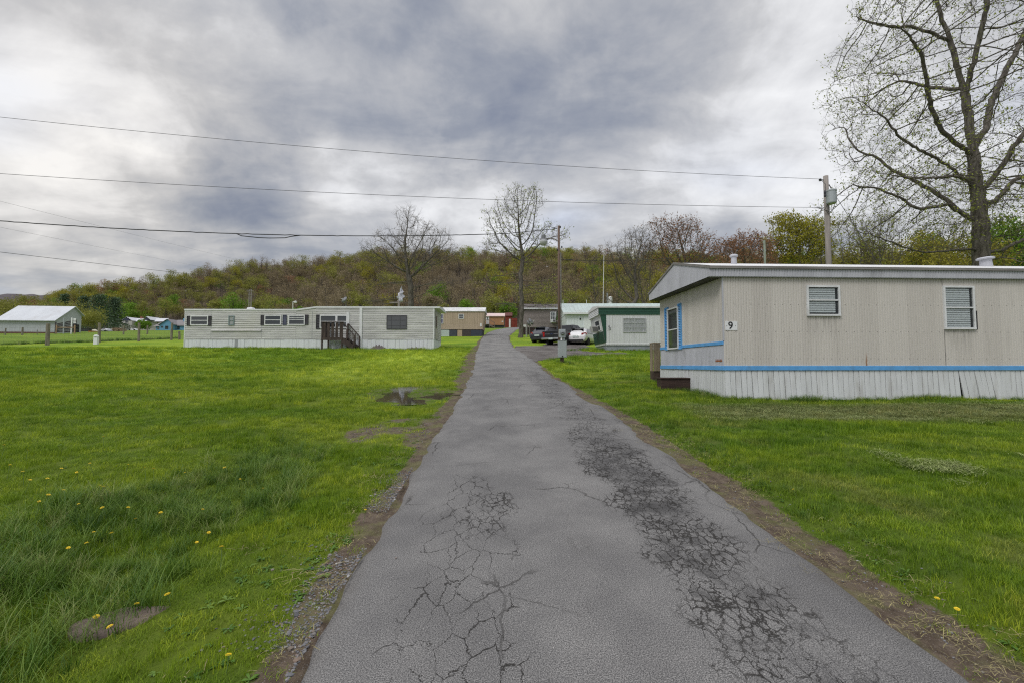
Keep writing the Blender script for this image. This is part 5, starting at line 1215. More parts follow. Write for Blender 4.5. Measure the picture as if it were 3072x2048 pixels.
for i in range(6): x0 = u0 + (u1 - u0 - .1) * i / 5; MB().box(x0, x0 + .1, -.01, .07, gd - .4 if i in (0, 5) else dk, tp - .1).build('post' if i in (0, 5) else 'baluster', GP, r)
MB().prism([(u1, dk), (u2, gd), (u2 - .3, gd - .1), (u1, dk - .45)], .0, 1.1).build('stairs', GP, r); MB().prism([(u1, tp), (u2, gd + .95), (u2, gd + .82), (u1, tp - .13)], 0, .08).build('rail', GP, r); MB().box(u2 - .1, u2, 0, .1, gd - .3, gd + .9).build('post', GP, r)

# ---- red sheds beyond
RED = mat('barn_red_boards', (.17, .028, .016), .75, .25, 3, (3, 3, .3))
for (x0, x1, y0, y1, Y, nm, cat, lab) in ((1268, 1382, 400, 545, 118, 'red_shed', 'shed', 'dark red shed beyond the orange home'), (1388, 1480, 440, 560, 112, 'red_fence', 'fence', 'short red board fence beside the dark red shed at the road end')):
    a, b = at(*c4(x0, y0), Y), at(*c4(x1, y1), Y); g0 = gz(a.x, Y) - .2; r = empty(nm, ((a.x + b.x) / 2, Y, g0), 0, label=lab, cat=cat); hw = (b.x - a.x) / 2; hh = a.z - g0
    mb = MB(); ribs(mb, -hw, hw, 0, hh, .3, .04); 
    if cat == 'shed': mb.box(-hw, hw, .05, 4, 0, hh - .02)
    else: mb.box(-hw, hw, .02, .06, 0, hh - .02)
    mb.build('wall' if cat == 'shed' else 'boards', RED, r)
    if cat == 'shed':
        MB().add([(-hw - .2, -.3, hh), (hw + .2, -.3, hh), (hw + .2, 2, hh + 1.1), (-hw - .2, 2, hh + 1.1), (hw + .2, 4.3, hh), (-hw - .2, 4.3, hh)], [(0, 1, 2, 3), (3, 2, 4, 5), (0, 3, 5), (1, 4, 2)]).build('roof', mat('dark_red_roof', (.10, .03, .025), .7, .2), r); MB().box(hw - .7, hw - .3, -.06, 0, 0, hh * .75).build('post', PLATE, r)
    else: MB().box(-hw, hw, -.06, -.03, hh * .75, hh * .85).build('rail', RED, r)

# ---- brown grey home right of the slim tree
YB = 57.5
HB = Home('mobile_home', c5(85, 0)[0], YB, 0, at(*c5(300, 745), YB).z, label='brown grey lap sided mobile home with window air conditioner right of the slim tree', cat='mobile home')
HB.off = .032
BG = mat('brown_grey_siding', (.235, .20, .19), .6, .07, 2)
ul = HB.W(*c5(660, 600))[0]; wt = HB.W(*c5(300, 455))[1]; rt_ = HB.W(*c5(300, 412))[1]
mb = MB(); ribs(mb, 0, ul, 0, wt, .16, .03, lap=True); mb.box(.0, ul, .03, 4.2, 0, wt - .01); mb.build('wall', BG, HB.root)
mb = MB(); mb.add([(-.2, -.25, wt + .08), (ul + .2, -.25, wt + .08), (ul + .2, 2.1, rt_ + .55), (-.2, 2.1, rt_ + .55), (ul + .2, 4.4, wt + .08), (-.2, 4.4, wt + .08)], [(0, 1, 2, 3), (3, 2, 4, 5), (0, 3, 5), (1, 4, 2), (0, 5, 4, 1)]); mb.build('roof', mat('brown_shingles', (.10, .088, .085), .9, .25, 5), HB.root)
MB().box(-.22, ul + .22, -.28, -.22, wt - .06, wt + .10).build('fascia', WHT, HB.root)
a, b = HB.W(*c5(527, 502)), HB.W(*c5(617, 672)); window(HB, FRONT, a[0], b[0], b[1], a[1], fmat=WHT, fr=.09, hb=(.28, .6), vb=(.33, .66), proud=.06)
a, b = HB.W(*c5(540, 622)), HB.W(*c5(606, 670)); ac = MB().box(a[0], b[0], -.45, 0, b[1], a[1]).build('air_conditioner', PLATE, HB.root, bevel=.02); MB().box(a[0] + .2, b[0] - .05, -.46, -.44, b[1] + .06, a[1] - .06).build('grille', mat('grille_grey', (.12, .12, .12), .6), ac)
MB().box(.05, ul - .05, .05, 4, -2.1, -.01).build('skirting', mat('maroon_skirt', (.035, .018, .017), .7, .2), HB.root)
DISH = mat('dish_grey', (.16, .165, .17), .5, .1)
def dish(px, py, pyb, Y, rad, face, lab, m_=DISH, nm='satellite_dish'):
    p = at(px, py, Y); g0 = gz(p.x, Y); pyb and None
    r = empty(nm, (p.x, Y, g0), 0, label=lab, cat='satellite dish', group='satellite dishes'); h_ = p.z - g0
    MB().tube([(0, 0, -.2), (0, 0, h_)], .045, 8).build('post', GUT, r)
    M = Matrix.Translation((0, 0, h_)) @ Matrix.Rotation(face, 4, 'Z') @ Matrix.Rotation(-.5, 4, 'X')
    mb = MB(M); mb.lathe([(.02, .0), (rad * .5, -.05), (rad * .85, -.14), (rad, -.2)], (0, -.05, 0), 'Y', 18); mb.build('bowl', m_, r, smooth=True)
    MB(M).tube([(0, -.05, -rad * .8), (0, -rad * 1.3, -rad * .2)], .02, 5).box(-.04, .04, -rad * 1.4, -rad * 1.25, -rad * .25, -rad * .1).build('feed_arm', PLATE, r)
dish(*c5(200, 668), 0, 53.5, .46, 1.1, 'dark satellite dish on the right post in front of the brown grey home')
dish(*c5(163, 695), 0, 52.5, .40, 1.2, 'dark satellite dish on the left post, lower one, in front of the brown grey home')
p = at(*c5(148, 720), 52); g0 = gz(p.x, 52); r = empty('small_sign', (p.x, 52, g0), 0, label='small white sign on a thin post left of the satellite dishes', cat='sign')
MB().tube([(0, 0, -.2), (0, 0, p.z - g0 + .1)], .03, 6).build('post', PLATE, r); MB().box(-.42, .0, -.05, -.03, p.z - g0 - .1, p.z - g0 + .12).build('panel', PLATE, r)

# ---- white garage with pale green metal roof
YG = 49.0
HG = Home('garage', c5(785, 0)[0], YG, 0, gz(at(c5(785, 0)[0], 1000, YG).x, YG), label='white garage with pale green metal roof behind the parked cars', cat='garage')
ul = HG.W(c5(2225, 0)[0], 950)[0] + 2; we = HG.W(*c5(900, 520))[1]
GW = mat('garage_white', (.62, .66, .69), .55, .05, 2, dirt=(.45, .46, .45), dirt_amt=.4); GRF = mat('pale_green_roof', (.40, .47, .45), .5, .07, 2, (1, .4, 1), dirt=(.30, .30, .28), dirt_amt=.5)
DG = 8.0; rg_ = at(*c5(1500, 370), YG + DG / 2).z - HG.o.z
mb = MB(); ribs(mb, 0, ul, 0, we, .3, .02); mb.box(0.02, ul, .03, DG, 0, we - .02);
mb.add([(0, 0, we - .03), (0, DG, we - .03), (0, DG / 2, rg_ - .05)], [(0, 1, 2)]); mb.build('wall', GW, HG.root)
mb = MB(); n = 26
for s0, s1, z0, z1 in ((-.35, DG / 2, we + .02, rg_), (DG / 2, DG + .35, rg_, we + .02)):
    pr = []
    for i in range(n + 1): q = -.4 + (ul + .4) * i / n; pr += [(q - .03, 0), (q, .035), (q + .03, 0)]
    mb.sheet(pr, (0, 1), lambda p_, e, a=s0, b=s1, c_=z0, d_=z1: (p_[0], a if e == 0 else b, (c_ if e == 0 else d_) + p_[1]))
mb.build('roof', GRF, HG.root)
MB().box(-.4, ul, -.37, -.32, we - .16, we + .02).build('fascia', WHT, HG.root)
MB().add([(-.42, -.36, we - .12), (-.42, DG / 2, rg_ - .12), (-.42, DG / 2, rg_ + .03), (-.42, -.36, we + .03), (-.42, DG + .36, we - .12), (-.42, DG + .36, we + .03)], [(0, 1, 2, 3), (1, 4, 5, 2)]).build('barge_board', GUT, HG.root)
a, b = HG.W(*c5(1056, 588)), HG.W(*c5(1166, 780)); d_ = MB().box(a[0], b[0], -.05, 0, 0, a[1]).build('door', mat('door_white', (.68, .70, .72), .5, .03), HG.root); MB().box(b[0] - .15, b[0] - .08, -.09, -.04, 1.0, 1.12).build('handle', BLACK, d_)
a = HG.W(*c5(997, 613)); MB().box(a[0] - .07, a[0] + .07, -.08, 0, a[1] - .08, a[1] + .08).build('wall_lamp', BLACK, HG.root)
for px in (792, 1190): a = HG.W(c5(px, 0)[0], 900)[0]; MB().tube([(a, DG / 2, rg_ - .1), (a, DG / 2, rg_ + .42)], .03, 6).build('roof_pipe', WHT, HG.root)

# ---- home 10, white and green
Y10 = 32.5
HX_ = Home('mobile_home', c5(1396, 0)[0], Y10, .02, at(*c5(1700, 1015), Y10).z, label='white mobile home number 10 with dark green band under its roof', cat='mobile home')
HX_.off = .014
W10 = mat('weathered_white_siding', (.58, .59, .60), .6, .07, 2, (5, 1, .25), dirt=(.36, .36, .35), dirt_amt=.6, dscale=1.3)
GRN = mat('dark_green_siding', (.012, .060, .035), .5, .15, 3, (1, 1, 4))
wt = HX_.W(*c5(1800, 548))[1]; ub = HX_.W(*c5(1800, 440))[1]; rt_ = HX_.W(*c5(1800, 416))[1]; ut = HX_.W(*c5(1308, 550))[0]; ul = 11.5; uc = HX_.W(*c5(1406, 700))[0]; uo = HX_.W(*c5(1282, 480))[0]
le = lambda x: max(0.18, (-x) / (-ut) * wt) if x < 0 else .18
mb = MB(); ribs(mb, uc, ul, .18, wt, .12, .012); ribs(mb, 0, ul, -.0, .18, .09, .02, lap=True, y=-.01); mb.box(.05, ul, .03, 3.65, 0, wt)
mb.add([(0, .02, 0), (ut, .02, wt), (ut, 3.65, wt), (0, 3.65, 0)], [(0, 1, 2, 3)]); mb.build('wall', W10, HX_.root)
mb = MB(); ribs(mb, uo, ul, wt, ub, .115, .02, lap=True, y=-.03)
mb.add([(ut, -.008, wt), (uc, -.008, wt), (uc, -.008, .18), (0.02, -.008, .0)], [(0, 1, 2, 3)]); tag(mb.build('green_band', GRN, HX_.root), 'dark green band and slanted corner panel')
mb = MB(); ribs(mb, -.02, 3.68, wt, ub, .115, .02, LEFT(uo), lap=True); mb.box(uo + .02, 0.2, 0, 3.66, wt - .02, wt); mb.build('overhang', W10, HX_.root)
mb = MB(); mb.add([(uo - .06, -.1, ub), (ul, -.1, ub), (ul, -.1, rt_), (uo - .06, -.1, rt_), (uo - .06, 1.85, rt_ + .2), (ul, 1.85, rt_ + .2), (uo - .06, 3.8, rt_), (ul, 3.8, rt_), (uo - .06, 3.8, ub), (ul, 3.8, ub)], [(0, 1, 2, 3), (3, 2, 5, 4), (4, 5, 7, 6), (0, 3, 4, 6, 8), (0, 8, 9, 1)]); mb.build('roof', ROOFW, HX_.root)
a, b = HX_.W(*c5(1665, 598)), HX_.W(*c5(2030, 822)); window(HX_, FRONT, a[0], b[0], b[1], a[1], fmat=ALU, fr=.06, hb=(.33, .66), vb=(.5,), glass=CLEAR, blind='curtain')
a = HX_.W(*c5(1446, 768)); np_ = MB().box(a[0] - .13, a[0] + .12, -.026, -.010, a[1] - .10, a[1] + .10).build('number_plate', PLATE, HX_.root); numeral('10', FRONT, a[0], a[1], .27, BLACK, np_, -.032)
a = HX_.W(*c5(1447, 727)); MB().box(a[0] - .05, a[0] + .05, -.03, 0, a[1] - .02, a[1] + .02).box(a[0] - .015, a[0] + .015, -.032, 0, a[1] - .06, a[1] + .07).build('ornament', BLACK, HX_.root)
SM = Matrix(((0, 1, -ut / wt * 0, 0), (1, 0, 0, 0), (0, 0, 1, 0), (0, 0, 0, 1)))
sl_ = -ut / wt      # end wall leans out as it rises
EM = Matrix(((0, 1, -sl_, -.01), (1, 0, 0, 0), (0, 0, 1, 0), (0, 0, 0, 1)))
MB(EM).box(.05, 3.6, -.02, 0, .15, .95).build('green_panel', GRN, HX_.root); window(HX_, EM, .55, 2.1, 1.05, 1.85, fmat=WHT, fr=.06, flat=True)
ac = MB(EM).box(1.3, 2.0, -.5, 0, 1.0, 1.42).build('air_conditioner', mat('ac_grey', (.42, .42, .41), .6), HX_.root); MB(EM).box(1.28, 1.3, -.45, -.05, 1.05, 1.37).build('grille', mat('grille_grey', (.12, .12, .12)), ac)
mb = MB(); u = .05
while u < ul: mb.box(u + .01, u + .39, .03, .2, -.38, -.20).box(u + .21 - .19, u + .39, .035, .2, -.60, -.40); u += .4
mb.box(.06, ul, .05, 3.6, -.75, -.01); mb.build('block_skirting', mat('grey_block', (.26, .28, .31), .85, .15, 3), HX_.root)
a = HX_.W(*c5(1838, 1068)); MB().box(a[0] - .08, a[0] + .08, .0, .05, -.55, -.30).build('vent', RUST, HX_.root)
# ------------------------------------------------------------------ poles and wires
POLE = mat('grey_pole_wood', (.25, .225, .205), .85, .2, 5, (3, 3, .12), dirt=(.12, .105, .095), dirt_amt=.5)
POLEB = mat('brown_pole_wood', (.125, .085, .065), .85, .25, 5, (3, 3, .12), dirt=(.06, .05, .045), dirt_amt=.5)
POLEG = mat('green_pole_wood', (.17, .20, .155), .85, .2, 5, (3, 3, .12))
GALV = mat('galvanised_grey', (.34, .37, .385), .45, .06, 3, metal=.2); CABLE = mat('wire_black', (.02, .02, .022), .6); INS = mat('insulator_dark', (.035, .035, .045), .35)
def pole(name, px, pyt, Y, r0, m_, r1=None, **kw):
    p = at(px, pyt, Y); g0 = gz(p.x, Y); r = empty(name, (p.x, Y, g0), 0, **kw); h = p.z - g0
    MB().tube([(0, 0, -.3), (0, 0, h * .5), (0, 0, h)], [r0, r0 * .9, r1 or r0 * .78], 12).build('pole', m_, r, smooth=True); return r, p, h, g0
rT, pT, hT, gT = pole('utility_pole', 2477, 529, 24.0, .155, POLE, label='grey wooden utility pole with a can transformer behind the beige home', cat='utility pole')
s7 = lambda y: EYE + ray(0, 500 + y / 3.92)[1] * 24 - gT
zt, zb_ = s7(318), s7(468)
mb = MB(); mb.lathe([(.02, zb_ - .02), (.215, zb_), (.235, zb_ + .05), (.235, zt - .06), (.255, zt - .05), (.255, zt), (.15, zt + .06), (.02, zt + .08)], (-.02, -.40, 0), 'Z', 20); mb.build('transformer', GALV, rT, bevel=0)
mb = MB(); mb.box(-.05, .05, -.19, -.12, zb_ + .1, zb_ + .2).box(-.05, .05, -.19, -.12, zt - .25, zt - .15); mb.build('bracket', GALV, rT)
mb = MB(); mb.lathe([(.045, zt - .35), (.06, zt - .28), (.045, zt - .2), (.06, zt - .12), (.045, zt - .05), (.02, zt + .02)], (-.36, -.42, 0), 'Z', 8); mb.build('cutout', INS, rT)
mb = MB(); mb.tube([(-.14, 0, s7(160)), (-.30, -.02, s7(160))], .03, 6); mb.lathe([(.04, -.06), (.075, -.03), (.04, 0), (.075, .04), (.03, .08)], (-.32, -.02, s7(162)), 'Z', 8); mb.build('insulator', INS, rT)
mb = MB(); mb.tube([(-.3, -.05, s7(165)), (-.2, -.25, s7(230)), (-.34, -.42, zt)], .012, 5).tube([(.1, -.1, s7(220)), (.22, -.3, zt - .1), (.18, -.35, zb_ + .4), (.1, -.16, zb_ - .2)], .014, 5).tube([(-.15, -.3, zb_), (-.25, -.2, zb_ - .25), (0, -.17, zb_ - .5), (.2, -.2, zb_ - .2), (.26, -.3, zb_ + .1)], .014, 5).tube([(.0, -.16, zb_ - .35), (-.4, -.2, zb_ - .2), (-.7, -.1, zb_ - .1)], .014, 5)
mb.build('service_leads', CABLE, rT)
YS = 27.0
c9 = lambda x, y: (1400 + x / 2.94, 520 + y / 2.94)
rS, pS, hS, gS = pole('street_lamp', c9(812, 465)[0], c9(812, 465)[1], YS, .085, POLEB, .068, label='brown wooden pole with a bracket area lamp and grey conduit beside the road', cat='street lamp')
def o9(x, y): q = at(*c9(x, y), YS); return (q.x - pS.x, q.z - gS)
hx_, hz_ = o9(677, 600)
mb = MB(); ar = [o9(800, 603), o9(785, 588), o9(745, 578), o9(700, 580)]; mb.tube([(a, -.06, b) for a, b in ar], .034, 7); mb.build('lamp_arm', GUT, rS)
hd = empty('x', (0, 0, 0)); bpy.data.objects.remove(hd)
mb = MB(); z_ = o9(677, 548)[1]; z1 = o9(677, 590)[1]; mb.lathe([(.02, z_), (.13, z_ - .02), (.14, z1 + .05), (.22, z1), (.24, z1 - .04)], (hx_, -.06, 0), 'Z', 16); lh = mb.build('lamp_head', mat('lamp_grey', (.16, .165, .175), .5, .1), rS, smooth=False)
z2 = o9(677, 637)[1]; mb = MB(); mb.lathe([(.235, z1 - .041), (.24, z1 - .12), (.17, z2), (.03, z2 - .02)], (hx_, -.06, 0), 'Z', 16); mb.build('refractor', mat('lamp_lens', (.46, .47, .48), .3, .05), lh, smooth=True)
cx_ = .105; mb = MB(); mb.tube([(cx_, -.09, .2), (cx_, -.09, o9(0, 715)[1])], .028, 8); mb.box(cx_ - .07, cx_ + .04, -.12, -.03, o9(0, 716)[1], o9(0, 705)[1]); mb.build('conduit', GUT, rS)
for (x_, y_) in ((770, 490), (838, 655), (798, 678), (825, 478)): a, b = o9(x_, y_); MB().lathe([(.02, b - .07), (.045, b - .03), (.03, b), (.05, b + .04), (.02, b + .07)], (a, -.06, 0), 'Z', 8).build('insulator', INS, rS)
MB().tube([(.07, -.06, o9(0, 730)[1]), (.3, -.1, o9(0, 770)[1]), (.75, -.1, o9(0, 765)[1]), (.9, -.1, o9(0, 772)[1])], .02, 5).build('service_leads', CABLE, rS)
p3, q3, h3, g3 = pole('utility_pole', 2293, 722, 46.0, .13, POLEG, label='plain greenish wooden pole behind the beige home roof', cat='utility pole')
r2 = empty('twin_pole', (0, 0, 0)); pA = at(751.5, 869, 118); gA = gz(pA.x, 118); r2.location = (pA.x, 118, gA); tag(r2, 'pale twin wooden utility poles with crossbars behind the grey home roof', 'utility pole')
for dx_ in (-.27, .27): MB().tube([(dx_, 0, -.3), (dx_, 0, pA.z - gA)], [.17, .14], 8).build('pole', POLE, r2)
MB().box(-.9, .95, -.2, -.12, pA.z - gA - .5, pA.z - gA - .38).box(-.5, .5, -.2, -.12, pA.z - gA - 1.5, pA.z - gA - 1.4).build('crossbar', POLE, r2)
def wire(name, pts, rad, lab, n=40, sag=0.0, cat='cable', wob=0.0, extra=None):
    a, b = Vector(pts[0]), Vector(pts[-1]); P_ = []
    for i in range(n + 1):
        t = i / n; q = a.lerp(b, t); q.z -= sag * 4 * t * (1 - t); q.z += wob * math.sin(i * 2.4) * (.4 + .6 * math.sin(i * .7)); P_.append(q)
    mb = MB(); mb.tube(P_, rad, 5)
    if extra:
        i0, i1, dp = extra; mb.tube([P_[i0 + int((i1 - i0) * t / 8)] - Vector((0, 0, dp * math.sin(math.pi * t / 8) ** .7)) for t in range(9)], rad, 5)
    tag(mb.build(name, CABLE, smooth=True), lab, cat, 'overhead wires'); return P_
def ends(x0, y0, Y0, x1, y1, Y1):      # picture points with their depths, carried past the left frame edge
    a, b = at(x0, y0, Y0), at(x1, y1, Y1); return a - (b - a) * .25, b
T_ = Vector((pT.x - .34, 24 - .02, gT + s7(150))); N_ = Vector((pT.x - .17, 23.95, gT + s7(488)))
wire('overhead_wire', (lambda e: (e[0], T_))(ends(0, 330, 20, 2440, 540, 24)), .010, 'thin grey wire, topmost of all, running to the top of the transformer pole', sag=.55)
wire('overhead_wire', (lambda e: (e[0], N_))(ends(0, 503, 20, 2450, 624, 24)), .010, 'thin grey wire meeting the transformer pole just below its can', sag=.45)
SA = Vector((pS.x - .1, YS - .06, gS + o9(0, 492)[1]))
e = ends(0, 632, 21, 1670, 688, YS); e2 = (e[0], at(1525, 701, YS)); wire('service_cable', e2, .024, 'thick twisted black service cable crossing the sky to the lamp pole', sag=.62, wob=.014, n=120, extra=(64, 76, .19))
wire('service_cable', (at(1525, 701, YS), SA), .018, 'short end of the black service cable among the slim tree twigs', n=10)
wire('overhead_wire', ends(0, 602, 40, 730, 784, 100), .008, 'faint thin wire slanting down over the left woods, higher of the faint pair', sag=.1)
wire('overhead_wire', ends(0, 680, 40, 600, 800, 100), .008, 'faint thin wire slanting down over the left woods, lower of the faint pair', sag=.1)
wire('overhead_wire', ends(0, 748, 30, 1110, 877, 90), .015, 'dark thin wire, lowest on the left, slanting down past the hill edge', sag=.3)
wire('overhead_wire', (Vector((pS.x + .1, YS, gS + o9(0, 765)[1])), at(2440, 690, 40)), .014, 'thin wire running right from the lamp pole past the reddish tree', sag=.9)
wire('overhead_wire', (at(1640, 716, YS), at(1667, 850, 45)), .010, 'thin loose wire hanging beside the lamp pole', sag=0, n=6)
wire('guy_wire', (Vector((pT.x + .1, 24, gT + s7(200))), at(2640, 800, 21)), .012, 'guy wire slanting down right from the transformer pole', n=6)

# antenna mast and white canister behind the garage
p = at(1805.5, 753, 62); g0 = gz(p.x, 62); r = empty('antenna_mast', (p.x, 62, g0), 0, label='thin tall white antenna mast behind the garage roof', cat='mast'); MB().tube([(0, 0, -.2), (.3, 0, p.z - g0)], [.06, .035], 6).build('mast', PLATE, r)
p = at(1822, 892, 64); g0 = gz(p.x, 64); r = empty('vent_pole', (p.x, 64, g0), 0, label='short grey pole with a white canister behind the garage ridge', cat='pole'); MB().tube([(0, 0, -.2), (0, 0, p.z - g0 + .6)], .09, 8).build('pole', GALV, r); MB().lathe([(.1, p.z - g0 - 1.1), (.3, p.z - g0 - 1), (.3, p.z - g0), (.1, p.z - g0 + .1)], (.42, 0, 0), 'Z', 12).build('canister', PLATE, r)
# things seen over the roof of the grey home
p = at(*c3(650, 300), 46); g0 = gz(p.x, 46); dish(*c3(648, 300), 0, 46, .36, -.6, 'small grey satellite dish showing over the grey home roof')
p = at(*c2(1783, 308), 75); g0 = gz(p.x, 75); r = empty('yard_light', (p.x, 75, g0), 0, label='thin pole with a small white light over the left part of the grey home roof', cat='lamp'); MB().tube([(0, 0, -.2), (0, 0, p.z - g0)], .06, 6).build('pole', PLATE, r); MB().lathe([(.05, p.z - g0 - .25), (.2, p.z - g0 - .2), (.2, p.z - g0 + .05), (.08, p.z - g0 + .12)], (.42, 0, 0), 'Z', 10).tube([(0, 0, p.z - g0), (.42, 0, p.z - g0)], .04, 5).build('lamp_head', PLATE, r)
p = at(*c3(1400, 300), 44); g0 = gz(p.x, 44); r = empty('ragged_tarp', (p.x, 44, g0), 0, label='ragged white sheeting wrapped on a post in front of the bare spreading tree', cat='tarp')
MB().tube([(-.05, 0, -.2), (-.02, 0, p.z - g0 + .1)], .11, 8).build('post', POLE, r); q = at(*c3(1265, 320), 44); MB().box(q.x - p.x, 0, -.05, .05, q.z - g0 - .05, q.z - g0 + .06).build('arm', POLE, r)
top = at(*c3(1425, 100), 44); mb = MB(); vs = []; n = 12
for i in range(n + 1):
    t = i / n; z_ = (p.z - g0 - .1) * (1 - t) + (top.z - g0) * t; w_ = .42 * math.sin(math.pi * (.12 + .8 * t)) * (1.2 - .9 * t); cxx = .16 * t + .06
    vs += [(cxx - w_ * (.8 + .3 * math.sin(i * 2.1)), .08 * math.sin(i), z_), (cxx, -.14, z_ + .05), (cxx + w_ * (.9 + .3 * math.sin(i * 1.7)), .08 * math.cos(i * 1.3), z_)]
mb.add(vs, [(3 * i + j, 3 * i + j + 1, 3 * i + j + 4, 3 * i + j + 3) for i in range(n) for j in (0, 1)]); mb.build('sheeting', mat('ragged_white_sheet', (.48, .48, .55), .7, .4, 6, dirt=(.12, .12, .15), dirt_amt=.7), r)

# ------------------------------------------------------------------ meter pedestal
YM = 21.7; p = at(1686, 1085, YM); g0 = gz(p.x, YM); r = empty('electric_meter', (p.x, YM, g0), 0, label='grey electric meter box on a post at the grassy road corner', cat='electric meter')
o5 = lambda x, y: (at(*c5(x, y), YM).x - p.x, at(*c5(x, y), YM).z - g0)
MB().box(-.08, .09, -.02, .14, -.3, o5(0, 900)[1]).build('post', POLEB, r)
a, b = o5(642, 952), o5(780, 1212); cb = MB().box(a[0], b[0], -.16, -.025, b[1], a[1]).build('cabinet', GALV, r, bevel=.012); MB().box(a[0] + .02, b[0] - .02, -.168, -.158, b[1] + .03, a[1] - .03).build('door', GALV, cb, bevel=.004); MB().box(a[0] + .18, a[0] + .24, -.18, -.165, b[1] + .03, b[1] + .09).build('latch', BLACK, cb); MB().box(a[0] - .01, b[0] + .01, -.18, -.02, a[1] - .004, a[1] + .015).build('lid', GALV, cb)
a, b = o5(656, 776), o5(762, 905); sk = MB().box(a[0], b[0], -.15, -.03, b[1], a[1]).build('meter_socket', GALV, r, bevel=.012)
m_ = o5(712, 836); MB().lathe([(.105, -.15), (.105, -.17), (.085, -.175), (.085, -.23), (.06, -.25), (.01, -.252)], (m_[0], 0, m_[1]), 'Y', 20).build('meter_dial', mat('meter_glass', (.20, .215, .225), .15, .1), sk, smooth=False); MB().box(m_[0] - .05, m_[0] + .05, -.256, -.248, m_[1] - .012, m_[1] + .012).build('register', BLACK, sk)
for x_ in (700, 740): a = o5(x_, 925); MB().tube([(a[0], -.09, o5(0, 955)[1]), (a[0], -.09, o5(0, 900)[1])], .045 if x_ == 700 else .03, 8).build('conduit', PLATE if x_ == 700 else GALV, r)

# ------------------------------------------------------------------ cars
TYRE = mat('tyre_rubber', (.014, .014, .015), .85, .2); RIM = mat('alloy_rim', (.33, .34, .35), .35, .05, metal=.6); LENS = mat('red_tail_lens', (.32, .012, .012), .25, .1); PLT = mat('plate_pale', (.42, .48, .46), .5, .1); PLC = mat('black_plastic', (.018, .018, .02), .6, .1)
def paint(n, c):
    m_ = bpy.data.materials.new(n); m_.use_nodes = True; k = NT(m_.node_tree); k.out(k.bsdf(c, .35, None, Coat_Weight=.45, Coat_Roughness=.06)); return m_
AUTOG = glass_mat('car_glass', (.012, .014, .016), 0, .05)
def loft(secs, closed_ends=True):
    """secs: (x, [(y,z)...]) half outlines from the middle bottom up to the middle top, mirrored"""
    mb = MB(); rings = []
    for x, hs in secs: rings.append([(x, y, z) for y, z in hs] + [(x, -y, z) for y, z in reversed(hs)])
    n = len(rings[0]); vs = [q for r_ in rings for q in r_]; fs = []
    for i in range(len(rings) - 1):
        for j in range(n): fs.append((i * n + j, i * n + (j + 1) % n, (i + 1) * n + (j + 1) % n, (i + 1) * n + j))
    fs += [tuple(range(n))[::-1], tuple(range((len(rings) - 1) * n, len(rings) * n))]; mb.add(vs, fs); return mb
def wheel(root, x, y, rad, w_):
    s = 1 if y > 0 else -1
    t = MB().lathe([(rad * .62, -w_ / 2), (rad * .93, -w_ / 2), (rad, -w_ * .3), (rad, w_ * .3), (rad * .93, w_ / 2), (rad * .62, w_ / 2)], (x, y, rad), 'Y', 22).build('wheel', TYRE, root)
    mb = MB(); mb.lathe([(rad * .63, w_ * .42 * s), (rad * .6, w_ * .47 * s), (rad * .15, w_ * .36 * s), (.01, w_ * .40 * s)], (x, y, rad), 'Y', 22); rm_ = mb.build('rim', RIM, t)
    mb = MB()
    for i in range(5):
        a = i * 1.2566 + .63; ca, sa_ = math.cos(a), math.sin(a); q = w_ * .475 * s
        mb.add([(x + ca * rad * .2 - sa_ * rad * .09, y + q, rad + sa_ * rad * .2 + ca * rad * .09), (x + ca * rad * .2 + sa_ * rad * .09, y + q, rad + sa_ * rad * .2 - ca * rad * .09), (x + ca * rad * .52 + sa_ * rad * .14, y + q, rad + sa_ * rad * .52 - ca * rad * .14), (x + ca * rad * .52 - sa_ * rad * .14, y + q, rad + sa_ * rad * .52 + ca * rad * .14)], [(0, 1, 2, 3)])
    mb.build('spoke_gap', PLC, t)
